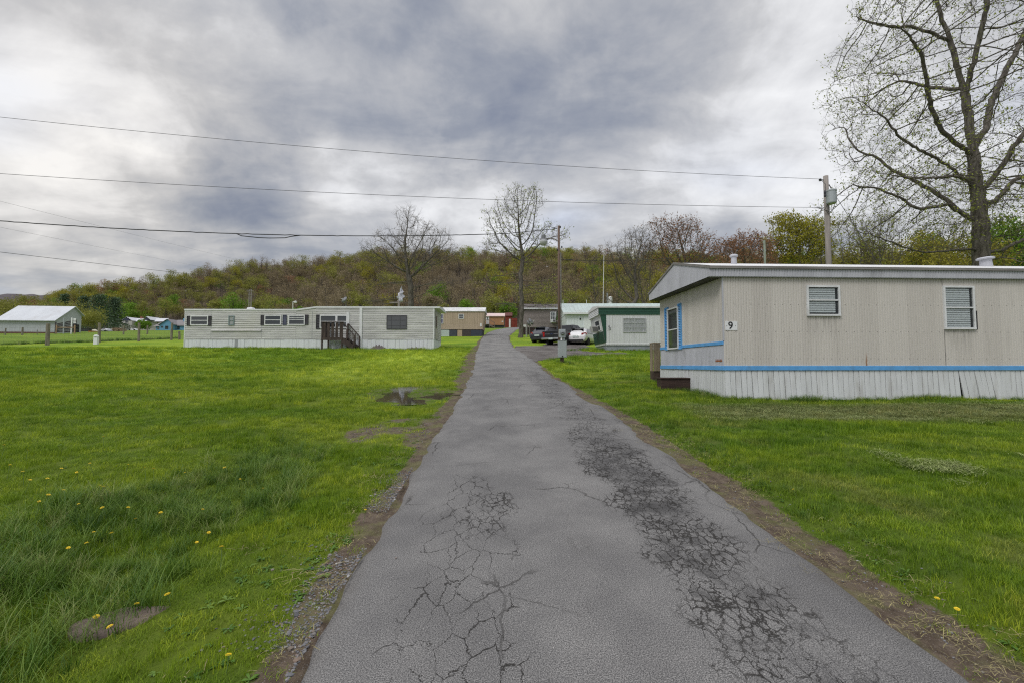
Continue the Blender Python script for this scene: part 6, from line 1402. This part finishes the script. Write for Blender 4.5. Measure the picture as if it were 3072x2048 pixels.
def hatch(name, pos, head, m_, lab, high=1.47, spoiler=True):
    r = empty(name, pos, head, label=lab, cat='car'); k_ = high / 1.47
    def sec(x, zl, zm, zb, zr, wl, wm_, wb, wr): return (x, [(0, zl), (wl, zl), (wm_, zm), (wb, zb), (wr, zr), (0, zr + .02)])
    S = [sec(0, .36, .5, .68, .70, .68, .78, .76, .70), sec(.06, .28, .5, .80, .84, .74, .87, .84, .76), sec(.22, .24, .5, .92, 1.0, .78, .90, .87, .74), sec(.42, .22, .52, .95, 1.2 * k_, .80, .905, .88, .66), sec(.72, .2, .55, .96, 1.42 * k_, .8, .91, .88, .60),
         sec(1.4, .2, .55, .95, 1.47 * k_, .8, .91, .88, .60), sec(2.1, .2, .55, .94, 1.44 * k_, .8, .91, .87, .59), sec(2.75, .2, .55, .93, 1.12, .8, .905, .86, .63), sec(3.1, .2, .55, .92, .96, .8, .90, .84, .70), sec(3.8, .22, .52, .84, .87, .76, .88, .80, .66), sec(4.2, .28, .5, .70, .74, .68, .80, .74, .55), sec(4.32, .34, .48, .62, .64, .55, .68, .62, .45)]
    b = loft(S).build('body', m_, r, smooth=True); sd = b.modifiers.new('subsurf', 'SUBSURF'); sd.levels = 2; sd.render_levels = 2
    def W3(pts, nm='window', mt=AUTOG): MB().add(pts, [tuple(range(len(pts)))]).build(nm, mt, r)
    W3([(.245, -.62, 1.0), (.245, .62, 1.0), (.60, .52, 1.37 * k_), (.60, -.52, 1.37 * k_)], 'rear_window')
    for s in (1, -1): W3([(.62, .865 * s, 1.0), (2.62, .85 * s, 1.0), (2.05, .655 * s, 1.385 * k_), (.95, .665 * s, 1.385 * k_)], 'side_window')
    W3([(2.86, -.62, 1.06), (2.86, .62, 1.06), (2.2, .54, 1.43 * k_), (2.2, -.54, 1.43 * k_)], 'windscreen')
    for s in (1, -1):
        mb = MB(); mb.add([(.03, .50 * s, .98), (.03, .50 * s, .82), (.06, .80 * s, .80), (.30, .90 * s, .90), (.40, .885 * s, .985), (.16, .80 * s, 1.03)], [(0, 1, 2, 3, 4, 5)]); mb.build('tail_light', LENS, r)
        for x_ in (.78, 3.42): wheel(r, x_, .80 * s, .32, .22)
        MB().add([(.42 + .36, .885 * s, .0)] + [(.78 + .39 * math.cos(a), .886 * s, .32 + .39 * math.sin(a)) for a in np.linspace(-.3, 3.44, 12)], [tuple(range(13))]).build('wheel_arch', PLC, r)
    MB().box(-.03, .14, -.66, .66, .30, .46).build('bumper', PLC, r, bevel=.02); MB().box(-.035, -.01, -.26, .26, .62, .76).build('plate', PLT, r)
    if spoiler: MB().box(.36, .66, -.56, .56, 1.385 * k_, 1.44 * k_).build('spoiler', PLC if spoiler == 2 else m_, r, bevel=.015)
    return r
def pickup(name, pos, head, m_, lab):
    r = empty(name, pos, head, label=lab, cat='pickup truck')
    def sec(x, zl, zm, zb, zr, wl, wm_, wb, wr): return (x, [(0, zl), (wl, zl), (wm_, zm), (wb, zb), (wr, zr), (0, zr)])
    MB().box(.0, .08, -.92, .92, .58, 1.22).build('tailgate', m_, r, bevel=.03)
    for s in (1, -1): MB().box(.02, 1.98, .86 * s if s > 0 else -.98, .98 if s > 0 else -.86, .55, 1.24).build('bed_side', m_, r, bevel=.04)
    MB().box(.05, 2.0, -.86, .86, .6, .68).build('bed_floor', PLC, r)
    b = loft([sec(1.98, .45, .6, 1.22, 1.26, .9, .97, .95, .93), sec(2.02, .45, .6, 1.24, 1.80, .9, .97, .95, .72), sec(2.3, .45, .6, 1.24, 1.86, .9, .98, .95, .71), sec(3.3, .45, .6, 1.23, 1.85, .9, .98, .95, .70), sec(4.0, .45, .6, 1.2, 1.24, .9, .98, .94, .80), sec(4.2, .45, .6, 1.14, 1.18, .9, .98, .93, .82), sec(5.2, .45, .6, 1.08, 1.12, .88, .96, .92, .80), sec(5.4, .5, .6, .9, .95, .8, .9, .85, .7)]).build('cab', m_, r)
    bv = b.modifiers.new('bevel', 'BEVEL'); bv.width = .03; bv.segments = 2
    def W3(pts, nm): MB().add(pts, [tuple(range(len(pts)))]).build(nm, AUTOG, r)
    W3([(1.985, -.80, 1.32), (1.985, .80, 1.32), (2.0, .68, 1.74), (2.0, -.68, 1.74)], 'rear_window')
    for s in (1, -1):
        W3([(2.1, .955 * s, 1.27), (2.72, .955 * s, 1.27), (2.72, .755 * s, 1.78), (2.16, .755 * s, 1.78)], 'side_window'); W3([(2.82, .955 * s, 1.27), (3.86, .95 * s, 1.27), (3.36, .745 * s, 1.77), (2.82, .75 * s, 1.78)], 'side_window')
        MB().box(-.02, .06, .80 * s - .08, .80 * s + .08, .74, 1.12).build('tail_light', LENS, r)
        for x_ in (1.05, 4.35): wheel(r, x_, .86 * s, .40, .27)
        MB().add([(1.05, .99 * s, .3)] + [(1.05 + .48 * math.cos(a), .99 * s, .42 + .48 * math.sin(a)) for a in np.linspace(-.3, 3.44, 12)], [tuple(range(13))]).build('wheel_arch', PLC, r)
    MB().box(-.16, .02, -.95, .95, .50, .64).build('bumper', mat('chrome', (.55, .56, .58), .2, .03, metal=.8), r, bevel=.02); MB().box(-.175, -.15, -.2, .2, .48, .64).build('plate', PLT, r)
    MB().box(-.012, .0, -.1, .1, .9, 1.0).build('badge', mat('badge_dark', (.03, .04, .09), .4), r)
    for s in (1, -1): MB().box(-.01, .0, .45 * s - .25, .45 * s + .25, .93, .97).build('trim_bar', mat('dark_chrome', (.3, .3, .32), .3, .03, metal=.7), r)
    MB().box(3.9, 4.0, -1.14, -.97, 1.2, 1.4).build('mirror', PLC, r); return r
def rearpos(px, Y, head, half_w=0.0):
    p = at(px, 1030, Y); return (p.x, Y, gz(p.x, Y) + .02)
hatch('car', rearpos(1727, 38.6, 0), R(62), paint('white_car_paint', (.62, .62, .63)), 'white hatchback car parked beside the green and white home', 1.47, 2)
pickup('pickup_truck', rearpos(1655, 38.6, 0), R(52), paint('black_truck_paint', (.010, .010, .012)), 'black pickup truck parked between the two other cars')
hatch('car', rearpos(1611, 41.6, 0), R(54), paint('dark_blue_car_paint', (.012, .014, .022)), 'dark blue hatchback car parked left of the black pickup', 1.5, 1)

# ------------------------------------------------------------------ fence along the left field
c1 = lambda x, y: (x / 4.2, 840 + y / 4.2)
FW = mat('mossy_post_wood', (.20, .175, .14), .9, .3, 6, (2, 2, .3), dirt=(.10, .11, .07), dirt_amt=.7)
posts = []
def fpost(x, yt, yb, r_, lab, Y=None):
    px, pyb = c1(x, yb); a, b = ray(px, pyb)
    if Y is None:
        Ys = np.linspace(25, 110, 1700); dd = EYE + b * Ys - G(a * Ys, Ys); Y = float(Ys[np.argmax(dd < 0)]) if (dd < 0).any() else 42.0
    q = at(px, c1(x, yt)[1], Y); g0 = gz(q.x, Y); mb = MB(); h_ = q.z - g0; le_ = random.uniform(-.05, .05)
    mb.tube([(0, 0, -.3), (le_ * .5, 0, h_ * .5), (le_, 0, h_)], [r_ * 1.05, r_, r_ * .92], 9); o = mb.build('fence_post', FW, smooth=False); o.location = (q.x, Y, g0); tag(o, lab, 'fence post', 'fence posts of the left field'); posts.append((q.x, Y, g0, h_)); return o
random.seed(9)
fpost(608, 550, 825, .14, 'thick mossy fence post in front of the white barn wall')
fpost(1257, 540, 790, .11, 'weathered fence post just behind the white marker post')
fpost(1758, 540, 772, .10, 'weathered fence post in front of the white two storey house')
fpost(2165, 540, 757, .10, 'weathered fence post in front of the blue house gable')
fpost(2265, 648, 748, .10, 'short fence stub nearest the left end of the grey home')
main_line = posts[:4]
Ys_ = 62
for x, yt, yb, r_, lab in ((285, 595, 672, .13, 'short fence post before the barn long wall, left of the mossy post'), (70, 605, 692, .09, 'thin fence post at the left corner of the barn'), (472, 625, 682, .05, 'thin steel post before the barn wall'), (1860, 570, 642, .11, 'far fence post right of the small bushy tree'), (1560, 570, 640, .11, 'far fence post left of the small bushy tree')):
    fpost(x, yt, yb, r_, lab, 70)
wf = MB(); x0, y0, g0, h0 = main_line[0]; dxy = (main_line[0][0] - main_line[1][0], main_line[0][1] - main_line[1][1])
run = [(x0 + dxy[0] * 1.6, y0 + dxy[1] * 1.6)] + [(q[0], q[1]) for q in main_line] + [(-31.5, 50.5)]
for i in range(len(run) - 1):
    (xa, ya), (xb, yb) = run[i], run[i + 1]; n = 14
    for hh in (.15, .40, .65, .90, 1.15, 1.4): wf.tube([(xa + (xb - xa) * t, ya + (yb - ya) * t, gz(xa + (xb - xa) * t, ya + (yb - ya) * t) + hh) for t in np.linspace(0, 1, 5)], .006, 3)
    for t in np.linspace(0, 1, n): X_, Y_ = xa + (xb - xa) * t, ya + (yb - ya) * t; z_ = gz(X_, Y_); wf.tube([(X_, Y_, z_ + .12), (X_, Y_, z_ + 1.2)], .004, 3)
tag(wf.build('wire_fence', mat('fence_wire', (.28, .28, .28), .5, .1, metal=.5)), 'woven wire fence strung along the left field posts', 'fence')
p = at(289, 1008, 37.6); g0 = gz(p.x, 37.6); q = at(*c1(1213, 692), 37.6); r = empty('marker_post', (p.x, 37.6, g0), 0, label='short white marker post with rounded top by the field fence', cat='marker post')
h_ = q.z - g0; MB().box(-.16, .16, -.1, .1, -.1, h_ - .12).build('body', PLATE, r, bevel=.02); mb = MB(); mb.lathe([(.18, h_ - .118), (.18, h_ - .08), (.12, h_ - .01), (.02, h_ + .01)], (0, 0, 0), 'Z', 14); mb.build('cap', PLATE, r)

# ------------------------------------------------------------------ barn and far houses
BARN = mat('barn_white_metal', (.42, .44, .47), .55, .05, 1, (2, 2, .3), dirt=(.32, .32, .32), dirt_amt=.4); BROOF = mat('barn_galvanised_roof', (.50, .52, .55), .45, .06, .6, (1, .25, 1), dirt=(.32, .27, .24), dirt_amt=.5, dscale=.4)
A = at(*c1(690, 665), 95); Bq = at(*c1(1018, 660), 101.5); Lq = at(*c1(38, 610), 94.0)
gb = A.z - .1; d_ = Vector((Bq.x - A.x, Bq.y - A.y, 0)); gl_ = d_.length; d_.normalize(); lng = Vector((-d_.y, d_.x, 0)); lng = lng if lng.x < 0 else -lng
LB = 10.6; br = empty('barn', (A.x, A.y, gb), 0, label='white metal barn with pale gabled roof in the left field', cat='barn')
ev0 = at(*c1(692, 493), 95).z - gb; ev1 = at(*c1(1033, 437), 101.5).z - gb; tr = .68; rdg = at(*c1(940, 337), 95 + 6.5 * tr).z - gb
def bp(l, g_, z): v_ = lng * l + d_ * g_; return (v_.x, v_.y, z)
mb = MB(); n = 22
for i in range(n): a, b = LB * i / n, LB * (i + 1) / n; m = (a * .8 + b * .2); mb.add([bp(a, -.05, 0), bp(m, 0, 0), bp(b, -.05, 0), bp(a, -.05, ev0), bp(m, 0, ev0), bp(b, -.05, ev0)], [(0, 1, 4, 3), (1, 2, 5, 4)])
mb.add([bp(0, -.05, 0), bp(0, gl_, 0), bp(0, gl_, ev1), bp(0, gl_ * tr, rdg), bp(0, -.05, ev0)], [(0, 1, 2, 3, 4)]); mb.add([bp(LB, 0, 0), bp(LB, gl_, 0), bp(LB, gl_, ev1), bp(LB, gl_ * tr, rdg), bp(LB, 0, ev0), bp(0, gl_, 0), bp(0, gl_, ev1)], [(0, 1, 2, 3, 4), (1, 5, 6, 2)]); mb.build('wall', BARN, br)
MB().add([bp(0, -.06, -.3), bp(LB, -.06, -.3), bp(LB, -.06, .25), bp(0, -.06, .25)], [(0, 1, 2, 3)]).build('rusty_base', mat('rust_base', (.13, .07, .05), .9, .3), br)
mb = MB(); s0, s1 = (rdg - ev0) / (gl_ * tr), (rdg - ev1) / (gl_ * (1 - tr))
for (ga, za, gb_, zb2) in ((-.55, ev0 - .5 * s0, gl_ * tr, rdg + .05), (gl_ * tr, rdg + .05, gl_ + .4, ev1 - .4 * s1)):
    mb.add([bp(-.35, ga, za), bp(LB + .4, ga, za), bp(LB + .4, gb_, zb2), bp(-.35, gb_, zb2), bp(-.35, ga, za - .12), bp(LB + .4, ga, za - .12), bp(LB + .4, gb_, zb2 - .12), bp(-.35, gb_, zb2 - .12)], [(0, 1, 2, 3), (4, 7, 6, 5), (0, 4, 5, 1), (1, 5, 6, 2), (2, 6, 7, 3), (3, 7, 4, 0)])
mb.build('roof', BROOF, br)
mb = MB(); mb.add([bp(-.02, gl_ * .62, 2.6), bp(-.02, gl_ * .80, 2.6), bp(-.02, gl_ * .80, 3.4), bp(-.02, gl_ * .62, 3.4)], [(0, 1, 2, 3)]); mb.build('loft_hatch', PLATE, br)
MB().add([bp(-.03, gl_ * .66, 0), bp(-.03, gl_ * .92, 0), bp(-.03, gl_ * .92, 2.3), bp(-.03, gl_ * .66, 2.3)], [(0, 1, 2, 3)]).build('door', DARK, br)
DW = mat('dark_planks', (.045, .04, .042), .85, .3, 2); rk = empty('plank_rack', (0, 0, 0), 0, label='dark plank panels leaning in a rack at the barn gable', cat='rack')
YR1 = 91.0; a, b = at(*c1(715, 660), YR1), at(*c1(965, 660), YR1); g0 = A.z - .4; rk.location = (a.x, YR1, g0); Lk = b.x - a.x
zz = lambda y: at(300, c1(0, y)[1], YR1).z - g0
for i in range(7): t0 = zz(660) + (zz(545) - zz(660)) * i / 7; t1 = zz(660) + (zz(490) - zz(660)) * i / 7; h1 = (zz(545) - zz(660)) / 7 * .72; MB().add([(0, 0, t0), (Lk * .9, .3, t1), (Lk * .9, .3, t1 + h1 * 1.4), (0, 0, t0 + h1), (0, .08, t0), (Lk * .9, .38, t1), (Lk * .9, .38, t1 + h1 * 1.4), (0, .08, t0 + h1)], [(0, 1, 2, 3), (7, 6, 5, 4), (3, 2, 6, 7), (0, 4, 5, 1)]).build('plank', DW, rk)
TANW = mat('new_timber', (.30, .20, .12), .8, .15)
for x_, yt, m_ in ((725, 570, TANW), (820, 480, GALV), (918, 478, PLATE), (955, 570, TANW), (715, 530, DW)): q = at(*c1(x_, yt), YR1); MB().box(q.x - a.x - .1, q.x - a.x + .1, -.25, -.12, -.1, q.z - g0).build('post', m_, rk)
MB().box(.2, Lk * .9, -.3, -.25, zz(604), zz(594)).build('rail', TANW, rk)
for i in range(4): q0 = zz(545 - i * 16); MB().box(Lk * .86, Lk * .98, -.2, -.14, q0, q0 + .18).build('rung', PLATE, rk)
# parked and stored things in the far yard
YJ = 112
def yard(name, x0, x1, y0, y1, Y, lab, cat, kind, m_, group=None):
    a, b = at(*c1(x0, y1), Y), at(*c1(x1, y0), Y); g0 = min(a.z, gz((a.x + b.x) / 2, Y)) - .05; hw = (b.x - a.x) / 2; hh = b.z - g0
    r = empty(name, ((a.x + b.x) / 2, Y, g0), 0, label=lab, cat=cat)
    if kind == 'bin': MB().prism([(-hw * .94, 0), (hw * .94, 0), (hw, hh * .9), (-hw, hh * .9)], 0, 1.8).build('body', m_, r); MB().box(-hw * 1.02, hw * 1.02, -.05, 1.85, hh * .9, hh).build('lid', BLACK, r)
    if kind == 'car':
        mb = loft([(x_ * hw, [(0, z0 * hh), (.8, z0 * hh), (.85, .5 * hh), (.8, zb_ * hh), (.6, zr * hh), (0, zr * hh)]) for x_, z0, zb_, zr in ((-1, .3, .5, .55), (-.9, .15, .6, .66), (-.45, .12, .62, .70), (-.2, .12, .64, 1.0), (.45, .12, .64, 1.0), (.8, .12, .6, .66), (1, .25, .5, .55))]); mb.build('body', m_, r, smooth=True)
        for s in (-.6, .6): MB().lathe([(.02, -.9), (.3, -.9), (.3, -.72), (.02, -.72)], (s * hw, 0, .3), 'Y', 12).build('wheel', TYRE, r)
        MB().add([(-.2 * hw, -.78, .68 * hh), (.5 * hw, -.78, .68 * hh), (.4 * hw, -.66, .93 * hh), (-.15 * hw, -.66, .93 * hh)], [(0, 1, 2, 3)]).build('window', AUTOG, r)
    if kind == 'logs':
        rg = random.Random(2); i = 0
        for row_ in range(4):
            for c_ in range(9 - row_):
                x_ = -hw + (c_ + .5 + row_ * .4) * 2 * hw / 9.5; z_ = (.14 + row_ * .24) * hh / .95; t_ = MB().tube([(x_, rg.uniform(-.2, .1), z_), (x_ + .05, 1.6, z_)], rg.uniform(.1, .16) * hh / .95, 8); t_.build('log', mat('log_ends', (.20, .14, .09), .9, .4, 3), r)
    if kind == 'heap':
        rg = random.Random(4); vs = []; n = 14; 
        for i in range(n + 1):
            t = i / n; h_ = hh * math.sin(math.pi * t) ** .7 * rg.uniform(.75, 1.05); x_ = -hw + 2 * hw * t; vs += [(x_, -.7, -.1), (x_, -.4, h_ * .8), (x_, .3, h_), (x_, 1.2, -.1)]
        MB().add(vs, [(4 * i + j, 4 * i + j + 4, 4 * i + j + 5, 4 * i + j + 1) for i in range(n) for j in range(3)]).build('body', m_, r, smooth=True)
    return r
yard('skip_bin', 1018, 1112, 610, 662, YJ, 'black waste skip at the right foot of the barn', 'skip', 'bin', mat('skip_black', (.02, .022, .026), .6))
yard('orange_tub', 1112, 1142, 636, 668, 106, 'small orange tub between the black skip and the cream heap', 'tub', 'bin', mat('tub_orange', (.42, .15, .04), .5))
yard('covered_heap', 1140, 1238, 620, 664, YJ, 'cream tarpaulin covered heap right of the orange tub', 'heap', 'heap', mat('cream_tarp', (.50, .47, .38), .6))
yard('parked_car', 1278, 1388, 612, 658, YJ + 3, 'silver grey car parked beside the log pile in the far yard', 'car', 'car', paint('silver_car_paint', (.33, .34, .36)))
yard('log_pile', 1392, 1552, 608, 657, YJ + 6, 'long pile of cut logs before the white house', 'log pile', 'logs', None)
yard('parked_car', 1636, 1742, 614, 642, 150, 'white car parked under the small bushy tree by the houses', 'car', 'car', paint('far_white_paint', (.6, .6, .6)))
HW_ = mat('house_grey_white', (.40, .385, .36), .7, .05, 1); HRF = mat('house_metal_roof', (.50, .51, .54), .5, .05); NAVY = mat('gable_navy', (.03, .035, .07), .7); HBL = mat('house_blue', (.12, .30, .46), .65, .08, 1); BRF = mat('blue_house_roof', (.20, .185, .19), .8, .1)
YH = 222
def P1(x, y, Y=YH): return at(*c1(x, y), Y)
h0 = P1(1660, 640); gh0 = h0.z - .5; hs = empty('house', (h0.x, YH, gh0), 0, label='two storey grey white house with metal roof and two navy gables', cat='house')
X = lambda x, Y=YH: P1(x, 600, Y).x - h0.x
Zh = lambda y, Y=YH: P1(1660, y, Y).z - gh0
MB().box(X(1530), X(1660), 0, 8, 0, Zh(510)).box(X(1660), X(1920), 2.5, 9, 0, Zh(520)).box(X(1920), X(2040), 3, 9, 0, Zh(525)).build('wall', HW_, hs)
for (xa, xb, xm, ye, yp) in ((1522, 1668, 1592, 512, 466), (1800, 1900, 1842, 505, 458)):
    MB().add([(X(xa), -.4, Zh(ye)), (X(xm), -.4, Zh(yp)), (X(xm), 8, Zh(yp)), (X(xa), 8, Zh(ye)), (X(xb), -.4, Zh(ye)), (X(xb), 8, Zh(ye))], [(0, 1, 2, 3), (1, 4, 5, 2)]).build('gable_roof', HRF, hs); MB().add([(X(xa) + .6, -.2, Zh(ye)), (X(xb) - .6, -.2, Zh(ye)), (X(xm), -.2, Zh(yp) - .5)], [(0, 1, 2)]).build('gable', NAVY, hs)
MB().add([(X(1640), 1.5, Zh(520)), (X(2030), 1.5, Zh(520)), (X(2020), 5.5, Zh(470)), (X(1610), 5.5, Zh(470))], [(0, 1, 2, 3)]).build('roof', HRF, hs); MB().box(X(1655), X(1680), 5, 6, Zh(475), Zh(450)).build('chimney', mat('brick_red', (.22, .10, .07), .9, .1), hs)
for x_, y_ in ((1593, 525), (1755, 545)): w_ = MB().box(X(x_) - .6, X(x_) + .6, -.05 if x_ < 1660 else 2.45, .05 if x_ < 1660 else 2.5, Zh(y_ + 14), Zh(y_ - 14)).build('window', GLASS, hs)
MB().box(X(1432), X(1605), -3, 1, 0, Zh(556)).build('lean_to', HW_, hs); MB().box(X(1420), X(1610), -3.3, 1.2, Zh(556), Zh(548)).build('lean_to_roof', HRF, hs); MB().box(X(1524) - .6, X(1524) + .6, -3.05, -2.95, Zh(590), Zh(562)).build('window', GLASS, hs); MB().tube([(X(1557), -3.4, Zh(548)), (X(1557), -3.4, Zh(435))], .12, 5).build('flue', PLATE, hs)
YK = 190; k0 = P1(2095, 625, YK); gk = k0.z - .5; hb = empty('house', (k0.x, YK, gk), 0, label='light blue single storey house with blue chimney left of the grey home', cat='house')
Xk = lambda x: P1(x, 600, YK).x - k0.x
Zk = lambda y: P1(2095, y, YK).z - gk
MB().box(Xk(2008), Xk(2180), 0, 8, 0, Zk(560)).add([(Xk(2008), 0, Zk(560)), (Xk(2180), 0, Zk(560)), (Xk(2110), 0, Zk(498))], [(0, 1, 2)]).box(Xk(2180), Xk(2420), 2, 8, 0, Zk(568)).box(Xk(1915), Xk(2008), 2, 7, 0, Zk(578)).build('wall', HBL, hb)
MB().add([(Xk(1995), -.5, Zk(570)), (Xk(2112), -.5, Zk(492)), (Xk(2112), 8.5, Zk(492)), (Xk(1995), 8.5, Zk(570)), (Xk(2195), -.5, Zk(562)), (Xk(2195), 8.5, Zk(562))], [(0, 1, 2, 3), (1, 4, 5, 2)]).add([(Xk(2170), 1.4, Zk(572)), (Xk(2430), 1.4, Zk(572)), (Xk(2430), 5, Zk(490)), (Xk(2120), 5, Zk(490))], [(0, 1, 2, 3)]).build('roof', BRF, hb)
MB().add([(Xk(1890), 1.4, Zk(580)), (Xk(2008), 1.4, Zk(580)), (Xk(2030), 5, Zk(520)), (Xk(1910), 5, Zk(520))], [(0, 1, 2, 3)]).build('porch_roof', BRF, hb); MB().box(Xk(2218), Xk(2280), 4, 6, Zk(520), Zk(472)).build('chimney', HBL, hb)
for xa, xb, ya, yb in ((2082, 2120, 578, 618), (2190, 2220, 575, 615), (2030, 2055, 580, 600), (1935, 1960, 592, 615)): yv = -.05 if xa < 2180 and xa > 2008 else 1.95; MB().box(Xk(xa), Xk(xb), yv, yv + .06, Zk(yb), Zk(ya)).build('window', GLASS, hb)

# ------------------------------------------------------------------ small things in the near grass
a = at(335, 1838, 2.92); mb = MB(); n = 22; vs = [(0, 0, .055)]
rs_ = random.Random(6)
for ring, (q, z_) in enumerate(((.72, .05), (.97, .035), (1.0, -.06))):
    for i in range(n): t = 2 * math.pi * i / n; w_ = 1 + .05 * math.sin(3 * t + 1); vs.append((.27 * q * w_ * math.cos(t), .15 * q * w_ * math.sin(t), z_ + .006 * math.sin(5 * t)))
fs = [(0, 1 + i, 1 + (i + 1) % n) for i in range(n)] + [(1 + r_ * n + i, 1 + (r_ + 1) * n + i, 1 + (r_ + 1) * n + (i + 1) % n, 1 + r_ * n + (i + 1) % n) for r_ in range(2) for i in range(n)]
mb.add(vs, fs); o = mb.build('flat_stone', mat('brown_stone', (.125, .095, .078), .85, .2, 9, dirt=(.07, .055, .045), dirt_amt=.5, bump=.4), smooth=True); o.location = (-2.5, 2.98, gz(-2.5, 2.98) - .02); o.rotation_euler = (.05, -.03, .35)
tag(o, 'flat brown stone lid half buried in the grass at lower left', 'stone')
PET = mat('dandelion_yellow', (.75, .52, .01), .6, .12); STM = mat('dandelion_stem', (.10, .16, .04), .6, .1)
dh = MB(); n = 16
for ring, (q0, q1, z0, z1) in enumerate(((.2, 1.0, .004, .001), (.1, .75, .007, .006))):
    for i in range(n): t = 2 * math.pi * i / n + ring * .2; d_ = .14; dh.add([(.017 * q0 * math.cos(t), .017 * q0 * math.sin(t), z0), (.019 * q1 * math.cos(t - d_), .019 * q1 * math.sin(t - d_), z1 + .004), (.019 * q1 * math.cos(t + d_), .019 * q1 * math.sin(t + d_), z1 + .004)], [(0, 1, 2)])
dr = empty('dandelion', (0, 0, 0)); dhead = dh.build('flower', PET, dr); MB().tube([(0, 0, -.13), (.004, 0, -.05), (0, 0, .002)], .0025, 5).build('stem', STM, dr)
D_ = [(281, 1596, 1), (335, 1600, 1), (260, 1629, 1), (205, 1644, 1), (482, 1538, 1), (608, 1528, 1), (590, 1627, 1), (626, 1598, 1), (664, 1641, 1), (307, 1523, 1), (236, 1512, 1), (384, 1523, 1), (407, 1557, 1), (310, 1460, 1), (300, 1458, 1), (145, 1485, 1), (117, 1504, 1), (142, 1436, 1), (384, 1394, 1), (230, 1417, 1), (68, 1415, 1), (184, 1405, 1), (84, 1350, 1), (12, 1335, 1), (310, 1310, 1), (435, 1402, 1), (461, 1406, 1), (555, 1417, 1), (674, 1403, 1), (720, 1437, 1), (790, 1465, 1), (1096, 1529, 1), (410, 1811, 0), (288, 1850, 0), (502, 1783, 0), (685, 1965, 0), (330, 1880, 0), (2811, 1794, 0), (2871, 1826, 0), (2380, 1467, 0), (90, 1440, 1), (30, 1395, 1), (270, 1390, 1), (190, 1470, 1)]
for i, (px, py, lg) in enumerate(D_):
    a, b = ray(px, py); Ys = np.linspace(1.5, 14, 2500); hgt = .17 if lg else .085; dd = EYE + b * Ys - (G(a * Ys, Ys) + hgt); Y = float(Ys[np.argmax(dd < 0)])
    lab = 'yellow dandelion in the long grass left of the road' if px < 1500 else 'yellow dandelion on the bare strip right of the road'
    if i == 32: lab = 'yellow dandelion standing over the right end of the flat stone'
    if i == 33: lab = 'yellow dandelion standing over the left end of the flat stone'
    o = dr if i == 0 else dr.copy()
    if i:
        COL.objects.link(o)
        for ch in dr.children: d2 = ch.copy(); COL.objects.link(d2); d2.parent = o
    o.location = (a * Y, Y, gz(a * Y, Y) + hgt); s = random.uniform(.6, 1.0) * (1 + .05 * max(0, Y - 5)); o.scale = (s, s, s * (1.3 if lg else .9)); o.rotation_euler = (random.uniform(-.3, .3), random.uniform(-.3, .3), random.uniform(0, 6))
    tag(o, lab, 'dandelion', 'dandelions in the verge grass')
